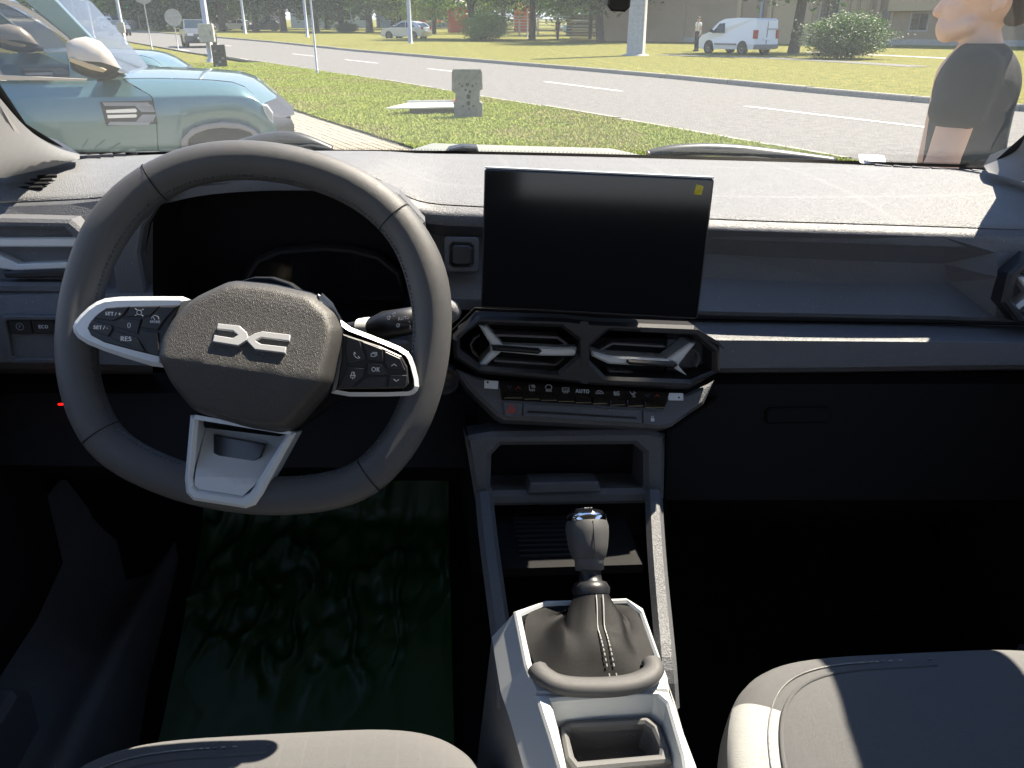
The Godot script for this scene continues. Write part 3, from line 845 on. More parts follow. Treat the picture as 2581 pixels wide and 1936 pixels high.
	for i in 6:
		st = mb(); box(st, Vector3(i * 0.9 - 1.0, 1.3, 0), Vector3(0.9, 0.25, 0.08)); obj("rail_section", st, M.red_print if i % 2 else M.paint_white, bar, x)
	for i in 3:
		st = mb(); box(st, Vector3(i * 2.2 - 1.2, 0.6, 0), Vector3(0.1, 1.2, 0.1)); obj("leg", st, M.cladding, bar, x)

# ======================= vehicles =======================
func wheel_part(parent, x: Transform3D, c: Vector3, r: float, w: float, spokes := 8):
	var st := mb(true)
	var turn := Transform3D(Basis(Vector3.RIGHT, PI / 2), c)
	lathe(st, P2([r * .62, -w * .5, r * .95, -w * .5, r, -w * .3, r, w * .3, r * .95, w * .5, r * .62, w * .5, r * .6, 0]), 28, turn)
	var t := obj("wheel", st, M.tyre, parent, x)
	st = mb()
	lathe(st, P2([r * .63, -w * .45, r * .63, w * .45, r * .56, w * .42, r * .54, w * .2, r * .54, -w * .2, r * .56, -w * .42, r * .63, -w * .45]), 24, turn)
	for k in spokes:
		var a := TAU * k / spokes
		for s in [-1.0, 1.0]: box(st, Vector3(r * 0.33, 0, s * w * 0.36), Vector3(r * 0.5, r * 0.13, w * 0.08), Transform3D(Basis(Vector3.BACK, a), c))
	for s in [-1.0, 1.0]: prism(st, oval(Vector2(c.x, c.y), r * 0.14, r * 0.14, 10), c.z + s * w * 0.3, c.z + s * w * 0.43)
	obj("rim", st, M.rim, t, x)
func small_car(called: String, label: String, category: String, x: Transform3D, paint, prof: PackedVector2Array, width: float, belt: float, wins: Array, glass_edges: Array, wheels: Array, group := "", lights := true):
	var t := thing(called, label, category, x, group)
	var roof := 0.0
	for p in prof: roof = maxf(roof, p.y)
	var hw := func(y: float) -> float:
		var k := 1.0 - 0.06 * clampf((0.5 - y) / 0.3, 0, 1)
		return width * 0.5 * (k - 0.17 * clampf((y - belt) / (roof - belt), 0, 1))
	var st := mb()
	var tr := Geometry2D.triangulate_polygon(prof)
	for s in [-1.0, 1.0]:
		for i in range(0, tr.size(), 3):
			var q := []
			for k in 3: q.append(Vector3(prof[tr[i + k]].x, prof[tr[i + k]].y, s * hw.call(prof[tr[i + k]].y)))
			tri(st, q[0], q[1], q[2])
	for i in prof.size():
		var a := prof[i]
		var b := prof[(i + 1) % prof.size()]
		quad(st, Vector3(a.x, a.y, -hw.call(a.y)), Vector3(b.x, b.y, -hw.call(b.y)), Vector3(b.x, b.y, hw.call(b.y)), Vector3(a.x, a.y, hw.call(a.y)))
	obj("body", st, paint, t, x)
	for s in [-1.0, 1.0]:
		for w in wins:
			st = mb()
			var wt := Geometry2D.triangulate_polygon(w)
			for i in range(0, wt.size(), 3):
				var q := []
				for k in 3: q.append(Vector3(w[wt[i + k]].x, w[wt[i + k]].y, s * (hw.call(w[wt[i + k]].y) + 0.006)))
				tri(st, q[0], q[1], q[2])
			obj("side_window", st, M.dark_glass, t, x)
		st = mb(true)
		var my: float = belt + 0.08
		tube(st, [Vector3(wins[0][0].x - 0.05, my, s * (width * 0.5 - 0.02)), Vector3(wins[0][0].x - 0.02, my + 0.03, s * (width * 0.5 + 0.1)), Vector3(wins[0][0].x - 0.04, my + 0.02, s * (width * 0.5 + 0.2))], [0.05, 0.1, 0.06], 8)
		obj("mirror", st, M.satin_black, t, x)
	for e in glass_edges:
		st = mb()
		var a: Vector2 = prof[e[0]].lerp(prof[e[1]], 0.08)
		var b: Vector2 = prof[e[0]].lerp(prof[e[1]], 0.92)
		var n := Vector2(b.y - a.y, a.x - b.x).normalized() * 0.006
		if n.y < 0: n = -n
		a += n; b += n
		quad(st, Vector3(a.x, a.y, -hw.call(a.y) * 0.9), Vector3(b.x, b.y, -hw.call(b.y) * 0.9), Vector3(b.x, b.y, hw.call(b.y) * 0.9), Vector3(a.x, a.y, hw.call(a.y) * 0.9))
		obj("windscreen" if b.x > 0 and a.x > 0 else "rear_window", st, M.dark_glass, t, x)
	for wx in wheels:
		for s in [-1.0, 1.0]:
			st = mb(); prism(st, oval(Vector2(wx[0], wx[1] + 0.02), wx[1] * 1.16, wx[1] * 1.16, 20), s * (width * 0.5 - 0.1), s * (width * 0.5 + 0.004)); obj("wheel_arch", st, M.satin_black, t, x)
			wheel_part(t, x, Vector3(wx[0], wx[1], s * (width * 0.5 - 0.08)), wx[1], 0.2, 5)
	var front := -9.0
	var rear := 9.0
	for p in prof:
		front = maxf(front, p.x); rear = minf(rear, p.x)
	for s in [-1.0, 1.0]:
		st = mb(); box(st, Vector3(front - 0.09, belt * 0.72, s * width * 0.36), Vector3(0.24, 0.15, width * 0.2)); obj("headlight", st, M.lamp_glass, t, x)
		st = mb(); box(st, Vector3(rear + 0.06, belt * 0.95, s * width * 0.44), Vector3(0.2, 0.42 if belt > 1.05 else 0.2, width * 0.1)); obj("tail_light", st, M.tail, t, x)
	st = mb(); box(st, Vector3(front - 0.07, belt * 0.45, 0), Vector3(0.2, 0.22, width * 0.62)); obj("grille", st, M.satin_black, t, x)
	for e in [front + 0.035, rear - 0.012]:
		st = mb(); box(st, Vector3(e, belt * 0.52 if e > 0 else belt * 0.75, 0), Vector3(0.02, 0.12, 0.52)); obj("number_plate", st, M.label, t, x)
	return t
func facing(p: Vector3, d: Vector2) -> Transform3D:
	return at(p, atan2(-d.y, d.x))
func vehicles():
	var suv := P2([-2.12, .28, -2.16, .65, -2.1, 1.02, -1.75, 1.56, -1.2, 1.66, .1, 1.65, 1.02, 1.08, 1.9, .98, 2.14, .78, 2.16, .38, 2.05, .24])
	var suv_w := [P2([.78, 1.08, .06, 1.56, -.45, 1.58, -.45, 1.06]), P2([-.52, 1.06, -.52, 1.58, -1.15, 1.57, -1.5, 1.1])]
	var van := P2([-2.10, .28, -2.16, .55, -2.10, 1.70, -1.98, 1.80, -.6, 1.83, .35, 1.78, .75, 1.64, 1.35, 1.12, 1.95, .95, 2.15, .72, 2.16, .36, 2.05, .24])
	var van_w := [P2([1.12, 1.08, .66, 1.55, .25, 1.58, .15, 1.08])]
	var hatch := P2([-2.0, .26, -2.08, .6, -2.0, .95, -1.5, 1.34, -.9, 1.46, .0, 1.45, .95, .98, 1.85, .84, 2.06, .66, 2.08, .34, 1.98, .22])
	var hatch_w := [P2([.72, .98, .0, 1.36, -.4, 1.38, -.4, .96]), P2([-.47, .96, -.47, 1.38, -.95, 1.37, -1.4, 1.0])]
	var white := mat(lin(0.72, 0.73, 0.74), 0.25)
	white.clearcoat_enabled = true; white.clearcoat = 0.8
	var road_dir := Vector2(-0.40, -0.92)
	var t = small_car("white_van", "white panel van parked on the far verge beside the brown building", "van", facing(Vector3(13.8448, 0, -37.2079) + Vector3(1.5, 0.08, -3.4), road_dir), white, van, 1.75, 1.08, van_w, [[6, 7]], [[1.32, .32], [-1.3, .32]])
	var xv: Transform3D = t.global_transform
	var van_scale := Vector3.ONE * 0.88
	var st := mb(); box(st, Vector3(-2.16, 1.28, 0.42), Vector3(0.02, 0.03, 0.80)); box(st, Vector3(-2.165, 1.0, 0.0), Vector3(0.02, 1.3, 0.015)); obj("door_gap", st, M.satin_black, t, xv)
	st = mb(); box(st, Vector3(-2.17, 0.42, 0), Vector3(0.14, 0.2, 1.7)); obj("rear_bumper", st, M.cladding, t, xv)
	for s in [-1.0, 1.0]:
		st = mb(); box(st, Vector3(0.0, 0.52, s * 0.885), Vector3(1.7, 0.09, 0.03)); obj("side_strip", st, M.cladding, t, xv)
	t.scale = van_scale
	var dark := mat(lin(0.035, 0.042, 0.05), 0.25)
	dark.clearcoat_enabled = true; dark.clearcoat = 1.0
	var sil := mat(lin(0.48, 0.50, 0.53), 0.3, 0.4)
	small_car("dark_suv", "dark grey car driving this way with bright headlights", "car", facing(Vector3(-14.7407, .0796, -58.8496), Vector2(0.34, 0.94)), dark, suv, 1.85, 1.05, suv_w, [[5, 6], [2, 3]], [[1.32, .34], [-1.3, .34]], "cars on the road")
	small_car("black_car", "small black car driving behind the dark grey one", "car", facing(Vector3(-31.8536, .4083, -95.3639), Vector2(0.42, 0.91)), dark, hatch, 1.8, .96, hatch_w, [[5, 6], [2, 3]], [[1.25, .31], [-1.25, .31]], "cars on the road")
	small_car("queued_van", "white van in the far queue of traffic", "van", facing(Vector3(-42.8186, .658, -123.1111), Vector2(0.42, 0.91)), white, van, 1.8, 1.08, van_w, [[6, 7]], [[1.32, .32], [-1.3, .32]], "cars on the road")
	small_car("blue_van", "blue van behind the white one in the queue", "van", facing(Vector3(-45.5061, .7657, -135.0823), Vector2(0.42, 0.91)), mat(lin(0.10, 0.16, 0.30), 0.3), van, 1.9, 1.08, van_w, [[6, 7]], [[1.32, .32], [-1.3, .32]], "cars on the road")
	small_car("far_red_car", "dark red car at the far end of the queue", "car", facing(Vector3(-146.1297, 3.15, -400), Vector2(0.42, 0.91)), mat(lin(0.25, 0.03, 0.04), 0.3), hatch, 1.8, .96, hatch_w, [[5, 6], [2, 3]], [[1.25, .31], [-1.25, .31]], "cars on the road")
	small_car("far_blue_car", "blue car beside the red one in the queue", "car", facing(Vector3(-148.8493, 3.15, -400), Vector2(0.42, 0.91)), mat(lin(0.05, 0.10, 0.28), 0.3), hatch, 1.8, .96, hatch_w, [[5, 6], [2, 3]], [[1.25, .31], [-1.25, .31]], "cars on the road")
	small_car("silver_car", "silver hatchback parked on the grass behind the lamp post", "car", facing(Vector3(-1.3318, .2357, -76.1838), Vector2(-0.86, -0.5)), sil, hatch, 1.75, .96, hatch_w, [[5, 6], [2, 3]], [[1.25, .31], [-1.25, .31]], "cars parked by the houses")
	small_car("pale_car", "pale silver car parked before the pink house", "car", facing(Vector3(-25.3784, .6515, -122.3839), Vector2(-1, -0.1)), sil, hatch, 1.75, .96, hatch_w, [[5, 6], [2, 3]], [[1.25, .31], [-1.25, .31]], "cars parked by the houses")
	small_car("black_parked_car", "black car parked before the cream house", "car", facing(Vector3(-20.6254, .6026, -116.9571), Vector2(-1, 0.1)), dark, hatch, 1.75, .96, hatch_w, [[5, 6], [2, 3]], [[1.25, .31], [-1.25, .31]], "cars parked by the houses")
	small_car("turquoise_car", "light turquoise car parked behind the timber stack", "car", facing(Vector3(19.0932, .4925, -104.7192) , Vector2(-1, 0.1)), mat(lin(0.25, 0.45, 0.5), 0.3), hatch, 1.75, .96, hatch_w, [[5, 6], [2, 3]], [[1.25, .31], [-1.25, .31]], "cars parked by the houses")
	teal_cars()

func rows(st: SurfaceTool, rr: Array, zz: Array):
	var secs := []
	for i in rr.size():
		var s := PackedVector3Array()
		for p in rr[i]: s.append(Vector3(p.x, p.y, zz[i]))
		secs.append(s)
	loft(st, secs)
func teal_cars():
	var x := frame(0, 9, 0, Vector3(-1.8568, 0, -5.7055))
	var t := thing("teal_car", "teal small car with a hatched badge panel behind its front door", "car", x * at(Vector3(0.3, 0, -0.85)), "teal cars parked side by side")
	# wing and bonnet: rows from the arch up and over to the far side
	var bot: PackedVector2Array = P2([.031, .4119, .1587, .4062, .217, .661, .3031, .7369, .4098, .7599, .5143, .7633, .6172, .7478, .7055, .6933, .7069, .3816, .8186, .3766])
	var low: PackedVector2Array = P2([.0804, .7896, .209, .7862, .2402, .7905, .3137, .804, .4173, .8097, .5212, .8112, .6244, .8012, .7158, .7726, .7555, .7503, .8413, .7052])
	var cre: PackedVector2Array = P2([.0774, .9255, .2318, .9244, .2621, .9248, .3328, .9244, .4346, .9243, .5371, .9223, .64, .9161, .7164, .9, .7503, .8765, .8247, .7908])
	var cr2: PackedVector2Array = P2([.0681, .9406, .2227, .9396, .2528, .939, .3237, .9396, .4256, .9397, .5281, .9377, .6311, .9316, .7023, .9157, .7414, .8921, .812, .8109])
	var sho: PackedVector2Array = P2([-.0688, 1.0156, .0815, 1.0183, .1519, 1.0172, .243, 1.0147, .3552, 1.0109, .4683, 1.005, .5923, .9927, .6729, .9622, .7151, .9173, .7755, .8418])
	var edg: PackedVector2Array = P2([-.1113, 1.0344, .0648, 1.0338, .1357, 1.0317, .2326, 1.0282, .3458, 1.0234, .4597, 1.0155, .5794, 1.0011, .6554, .9705, .6982, .9274, .7534, .8492])
	var mid := PackedVector2Array()
	for i in 10: mid.append(edg[i] + Vector2(0.10 * pow(i / 9.0, 3.0), 0.035 - 0.015 * (i / 9.0)))
	var st := mb(true)
	rows(st, [bot, low, cre], [-0.02, 0.0, 0.0])
	rows(st, [cr2, sho, edg], [-0.012, -0.13, -0.2])
	var far := [edg, sho, cre, low]
	rows(st, [cre, cr2], [0.0, -0.012])
	obj("wing", st, M.teal, t, x)
	st = mb(true)
	var e2 := PackedVector2Array()
	for p in edg: e2.append(p + Vector2(0, 0.004))
	rows(st, [e2, mid, mid, mid, e2, sho, cre, bot], [-0.205, -0.5, -0.82, -1.14, -1.44, -1.51, -1.64, -1.62])
	obj("bonnet", st, M.teal, t, x)
	# front end
	st = mb(true)
	var nose := PackedVector3Array()
	var nose2 := PackedVector3Array()
	for k in [[bot, -0.02], [low, 0.0], [cre, 0.0], [sho, -0.13], [edg, -0.205], [mid, -0.5], [mid, -1.14], [edg, -1.44], [sho, -1.51], [cre, -1.64], [bot, -1.62]]:
		var p: Vector2 = k[0][9]
		nose.append(Vector3(p.x, p.y, k[1]))
		nose2.append(Vector3(p.x + 0.12, clampf(p.y, 0.35, 0.75), clampf(k[1], -1.4, -0.22)))
	loft(st, [nose, nose2])
	obj("front_bumper", st, M.satin_black, t, x)
	st = mb(); flat_face(st, P2([.765, .8678, .7959, .8598, .827, .8098, .8236, .7463, .7987, .7703, .7754, .8237]), 0.03); prism(st, P2([.765, .8678, .7959, .8598, .827, .8098, .8236, .7463, .7987, .7703, .7754, .8237]), -0.1, 0.03, 0.004)
	obj("headlight", st, M.lamp_glass, t, x)
	# doors
	st = mb(true)
	rows(st, [P2([-2.0097, .4539, -.9465, .4036, -.662, .3902, -.3496, .3754, .0259, .4121]), P2([-1.9045, .7869, -.8616, .7559, -.583, .7476, -.2752, .7486, .0709, .7694]), P2([-1.8482, .9649, -.8177, .938, -.5425, .9304, -.2578, .9324, .0705, .9257])], [-0.03, 0.0, 0.0])
	rows(st, [P2([-1.8482, .9649, -.8177, .938, -.5425, .9304, -.2578, .9324, .0705, .9257]), P2([-1.8499, .9768, -.8175, .9525, -.5421, .9451, -.2575, .9453, .0597, .941]), P2([-1.8479, 1.0657, -.8125, 1.0406, -.5355, 1.0363, -.3037, 1.0328, -.1024, 1.0375])], [0.0, -0.012, -0.07])
	obj("front_door", st, M.teal, t, x)
	st = mb(); prism(st, P2([-1.8307, 1.1058, -.8009, 1.0772, -.304, 1.0451, -.3103, 1.0334, -.8084, 1.0459, -1.8404, 1.0752]), -0.06, -0.045, 0.002); obj("window_trim", st, M.beige, t, x)
	st = mb()
	rows(st, [P2([-1.8379, 1.0973, -.8056, 1.0692, -.6232, 1.0618, -.4099, 1.05]), P2([-1.8217, 1.234, -.7843, 1.2274, -.6007, 1.2262, -.3913, 1.2249]), P2([-1.7731, 1.4448, -.742, 1.4492, -.6351, 1.4405, -.3881, 1.2757]), P2([-1.6979, 1.7539, -1.029, 1.7668, -.7924, 1.5228, -.3982, 1.2788])], [-0.07, -0.13, -0.17, -0.22])
	obj("side_window", st, M.car_glass, t, x)
	st = mb()
	prism(st, P2([-1.2488, 1.8619, -1.1312, 1.8648, -.4301, 1.525, -.2607, 1.2979, -.083, 1.0521, -.1743, 1.0434, -.3338, 1.2228, -.3879, 1.2848, -.6162, 1.5163]), -0.24, -0.18, 0.006)
	obj("windscreen_pillar", st, M.teal, t, x)
	st = mb()
	prism(st, P2([-.7582, 1.5306, -.6171, 1.479, -.5209, 1.4178, -.3853, 1.289, -.3772, 1.2603, -.3984, 1.2719, -.5354, 1.3946, -.64, 1.4588, -.7816, 1.5079]), -0.185, -0.160); obj("window_seal", st, M.beige, t, x)
	st = mb()
	var pa: PackedVector2Array = P2([-1.1448, 1.8681, -.4391, 1.5261, -.2685, 1.2974, -.1097, 1.0504])
	rows(st, [pa, pa], [-0.26, -1.38]); obj("windscreen", st, M.car_glass, t, x)
	st = mb(); box(st, Vector3(pa[0].x - 0.75, pa[0].y + 0.05, -0.82), Vector3(1.7, 0.06, 1.25)); obj("roof", st, M.teal, t, x)
	st = mb(); box(st, Vector3(pa[0].x - 0.2, 0.62, -0.82), Vector3(2.6, 0.5, 1.5)); obj("cabin_floor", st, M.deep, t, x)
	for s in [-0.45, -1.2]:
		st = mb(true); tube(st, [Vector3(pa[2].x - 0.95, 0.75, s), Vector3(pa[2].x - 1.15, 1.25, s), Vector3(pa[2].x - 1.2, 1.45, s)], [0.2, 0.2, 0.1], 8); obj("seat", st, M.trim, t, x)
	# badge panel
	st = mb(); prism(st, P2([-.2453, .9084, .0698, .9106, .0788, .8488, .0788, .763, -.234, .7596]), 0.002, 0.012, 0.002)
	var bp := obj("badge_panel", st, M.satin_black, t, x)
	for b in [P2([-.2162, .859, -.0377, .8638, -.0287, .8484, -.0384, .8386, -.2163, .839]), P2([-.2146, .8279, -.0402, .8285, -.0342, .8183, -.0441, .8074, -.214, .8058])]:
		st = mb(); prism(st, b, 0.012, 0.018, 0.001); obj("bar", st, M.emblem, bp, x)
	var hatch_st := mb()
	var hp: PackedVector2Array = [P2([-.2229, .902, -.2145, .886, -.2185, .7667, -.2039, .7814, -.2123, .9018, -.2039, .8857, -.2078, .7664, -.1932, .7811, -.2018, .9016, -.1933, .8855, -.1971, .7661, -.1825, .7808, -.1912, .9013, -.1827, .8853, -.1864, .7658, -.1718, .7805, -.1806, .9011, -.1721, .885, -.1757, .7654, -.1611, .7803, -.17, .9009, -.1615, .8848, -.165, .7651, -.1504, .78, -.1594, .9006, -.1509, .8845, -.1543, .7648, -.1397, .7797, -.1488, .9004, -.1402, .8843, -.1435, .7645, -.1289, .7794, -.1381, .9002, -.1296, .884, -.1328, .7642, -.1182, .7791, -.1275, .8999, -.1189, .8838, -.122, .7639, -.1074, .7788, -.1168, .8997, -.1082, .8836, -.1112, .7636, -.0966, .7785, -.1062, .8995, -.0975, .8833, -.1004, .7633, -.0858, .7782, -.0955, .8992, -.0868, .8831, -.0896, .763, -.075, .7779, -.0848, .899, -.0761, .8828, -.0788, .7627, -.0642, .7776, -.0741, .8988, -.0654, .8826, -.068, .7624, -.0534, .7773, -.0634, .8985, -.0547, .8823, -.0572, .7621, -.0425, .777, -.0527, .8983, -.0439, .8821, -.0463, .7618, -.0317, .7767, -.0419, .8981, -.0332, .8819, -.0355, .7615, -.0208, .7764, -.0312, .8978, -.0224, .8816, -.0246, .7612, -.01, .7761, -.0204, .8976, -.0116, .8814, -.0137, .7608, .0009, .7758, -.0097, .8974, -.0008, .8811, -.0028, .7605, .0118, .7755, .0011, .8971, .01, .8809, .0081, .7602, .0227, .7752, .0119, .8969, .0208, .8806, .019, .7599, .0336, .7749, .0227, .8967, .0316, .8804, .0335, .8964, .0424, .8801, .0443, .8962, .0533, .8799, -.0339, .8829, -.0017, .8439, -.0403, .784, .0002, .8216, -.0202, .8826, .0092, .8436, -.0274, .7837, .0111, .8213, -.0065, .8823, .02, .8434, -.0146, .7833, .022, .821, .0072, .882, .0309, .8431, -.0018, .783, .0328, .8207, .021, .8816, .0417, .8428, .0111, .7826, .0437, .8205, .0347, .8813, .0526, .8426, .024, .7823, .0546, .8202, .0485, .881, .0635, .8423, .0369, .7819, .0655, .8199, .0623, .8807, .0744, .842, .0498, .7816, .0764, .8196])][0]
	for i in range(0, hp.size(), 2): line2(hatch_st, [hp[i], hp[i + 1]], 0.007, 0.0135)
	obj("hatching", hatch_st, M.grey_print, bp, x)
	# wheel and arch
	st = mb(); prism(st, P2([.1726, .4273, .2146, .659, .2799, .7198, .3671, .7507, .4832, .7642, .607, .7502, .6867, .713, .7394, .6568, .7118, .4038, .6706, .4056, .7004, .6538, .6626, .6914, .5918, .7169, .4832, .7285, .3935, .7206, .3119, .6948, .2555, .6576, .2141, .4255]), -0.05, 0.03, 0.006); obj("arch_cladding", st, M.cladding, t, x)
	st = mb(); box(st, Vector3(Vector2(.4713, .61).x, 0.5, -0.45), Vector3(0.56, 0.5, 0.4)); obj("wheel_well", st, M.deep, t, x)
	wheel_part(t, x, Vector3(Vector2(.4765, .6098).x, 0.29, -0.08), 0.29, 0.18, 9)
	wheel_part(t, x, Vector3(Vector2(.4765, .6098).x, 0.29, -1.56), 0.29, 0.18, 9)
	wheel_part(t, x, Vector3(Vector2(.4765, .6098).x - 2.42, 0.29, -0.08), 0.29, 0.18, 9)
	wheel_part(t, x, Vector3(Vector2(.4765, .6098).x - 2.42, 0.29, -1.56), 0.29, 0.18, 9)
	# door mirror
	var hi: PackedVector2Array = P2([-.3417, 1.2305, -.3209, 1.2687, -.2642, 1.2886, -.1986, 1.2975, -.1304, 1.2716, -.0869, 1.2103, -.07, 1.1427, -.0657, 1.1162])
	var lo: PackedVector2Array = P2([-.3476, 1.203, -.3565, 1.101, -.3092, 1.0722, -.2485, 1.0524, -.1722, 1.0607, -.1221, 1.0771, -.0817, 1.1013, -.0664, 1.1125])
	var dz := [0.01, 0.05, 0.085, 0.095, 0.085, 0.06, 0.025, 0.003]
	for half in 2:
		var secs := []
		for i in 8:
			var c := (hi[i] + lo[i]) * 0.5
			var r := (hi[i].y - lo[i].y) * 0.5
			var s := PackedVector3Array()
			for k in 11:
				var a := (-0.12 + (PI + 0.24) * k / 10.0) if half == 0 else (-0.12 - (PI - 0.24) * k / 10.0)
				s.append(Vector3(c.x, c.y + sin(a) * r, 0.12 + cos(a) * dz[i]))
			secs.append(s)
		st = mb(true); loft(st, secs)
		if half == 0: obj("mirror_cap", st, M.beige, t, x)
		else: obj("mirror_base", st, M.satin_black, t, x)
	st = mb(); prism(st, P2([-.3251, 1.1851, -.2472, 1.1606, -.1458, 1.1207, -.1296, 1.1093, -.1509, 1.0947, -.2207, 1.1123, -.3287, 1.1596]), 0.19, 0.212, 0.004); obj("mirror_strip", st, M.tan_wall, t, x)
	st = mb(); prism(st, P2([-.2253, 1.0662, -.0898, 1.1029, -.0604, 1.0814, -.1442, 1.0438, -.2226, 1.0324]), -0.08, 0.07, 0.01); obj("mirror_foot", st, M.satin_black, t, x)
	# the second one, farther on
	var c := copy(t, Transform3D(Basis(Vector3.UP, deg_to_rad(9)).scaled_local(Vector3(1.4, 1.06, 1.08)), t.position + Vector3(-1.85, 0, -3.7)), "second teal car, partly hidden behind the first one's door mirror")

# ======================= people =======================
func body_mesh(st: SurfaceTool, bones: Array, cell: float, k: float, clip_lo := -99.0, clip_hi := 99.0):
	# tapered capsules joined with a smooth minimum, meshed as surface nets. bones: [a, b, ra, rb]
	var lo := Vector3(99, 99, 99)
	var hi := -lo
	for b in bones:
		var r: float = maxf(b[2], b[3]) + 3 * cell
		for e in 2:
			lo = lo.min(b[e] - Vector3.ONE * r); hi = hi.max(b[e] + Vector3.ONE * r)
	var n := Vector3i(((hi - lo) / cell).ceil()) + Vector3i.ONE
	var f := PackedFloat32Array()
	f.resize(n.x * n.y * n.z)
	f.fill(1.0)
	for b in bones:
		var a: Vector3 = b[0]
		var ab: Vector3 = b[1] - a
		var l2 := maxf(ab.length_squared(), 1e-9)
		var r: float = maxf(b[2], b[3]) + k + 2 * cell
		var i0 := Vector3i(((a.min(b[1]) - Vector3.ONE * r - lo) / cell).floor()).clamp(Vector3i.ZERO, n - Vector3i.ONE)
		var i1 := Vector3i(((a.max(b[1]) + Vector3.ONE * r - lo) / cell).ceil()).clamp(Vector3i.ZERO, n - Vector3i.ONE)
		for z in range(i0.z, i1.z + 1):
			for y in range(i0.y, i1.y + 1):
				for x in range(i0.x, i1.x + 1):
					var p := lo + Vector3(x, y, z) * cell
					var t := clampf((p - a).dot(ab) / l2, 0, 1)
					var d: float = p.distance_to(a + ab * t) - lerpf(b[2], b[3], t)
					var at_ := x + n.x * (y + n.y * z)
					var o := f[at_]
					var h := maxf(k - absf(o - d), 0.0) / k
					f[at_] = minf(o, d) - h * h * k * 0.25
	if clip_lo > -90 or clip_hi < 90:
		for z in n.z:
			for y in n.y:
				var py := lo.y + y * cell
				for x in n.x:
					var at_ := x + n.x * (y + n.y * z)
					f[at_] = maxf(f[at_], maxf(clip_lo - py, py - clip_hi))
	var idx := {}
	var corner := [Vector3i(0, 0, 0), Vector3i(1, 0, 0), Vector3i(0, 1, 0), Vector3i(1, 1, 0), Vector3i(0, 0, 1), Vector3i(1, 0, 1), Vector3i(0, 1, 1), Vector3i(1, 1, 1)]
	var edges := [[0, 1], [2, 3], [4, 5], [6, 7], [0, 2], [1, 3], [4, 6], [5, 7], [0, 4], [1, 5], [2, 6], [3, 7]]
	for z in n.z - 1:
		for y in n.y - 1:
			for x in n.x - 1:
				var base := x + n.x * (y + n.y * z)
				var s0 := f[base] < 0
				var any := false
				var v := []
				for c in corner:
					var q := f[base + c.x + n.x * (c.y + n.y * c.z)]
					v.append(q)
					if (q < 0) != s0: any = true
				if not any: continue
				var sum := Vector3.ZERO
				var cnt := 0
				for e in edges:
					if (v[e[0]] < 0) != (v[e[1]] < 0):
						sum += Vector3(corner[e[0]]).lerp(Vector3(corner[e[1]]), v[e[0]] / (v[e[0]] - v[e[1]])); cnt += 1
				idx[base] = lo + (Vector3(x, y, z) + sum / cnt) * cell
	var step := [1, n.x, n.x * n.y]
	for base in idx:
		for ax in 3:
			var nb: int = base + step[ax]
			if nb >= f.size() or (f[base] < 0) == (f[nb] < 0): continue
			var u: int = step[(ax + 1) % 3]
			var w: int = step[(ax + 2) % 3]
			if idx.has(base - u) and idx.has(base - w) and idx.has(base - u - w):
				if f[base] < 0: quad(st, idx[base], idx[base - w], idx[base - u - w], idx[base - u])
				else: quad(st, idx[base], idx[base - u], idx[base - u - w], idx[base - w])
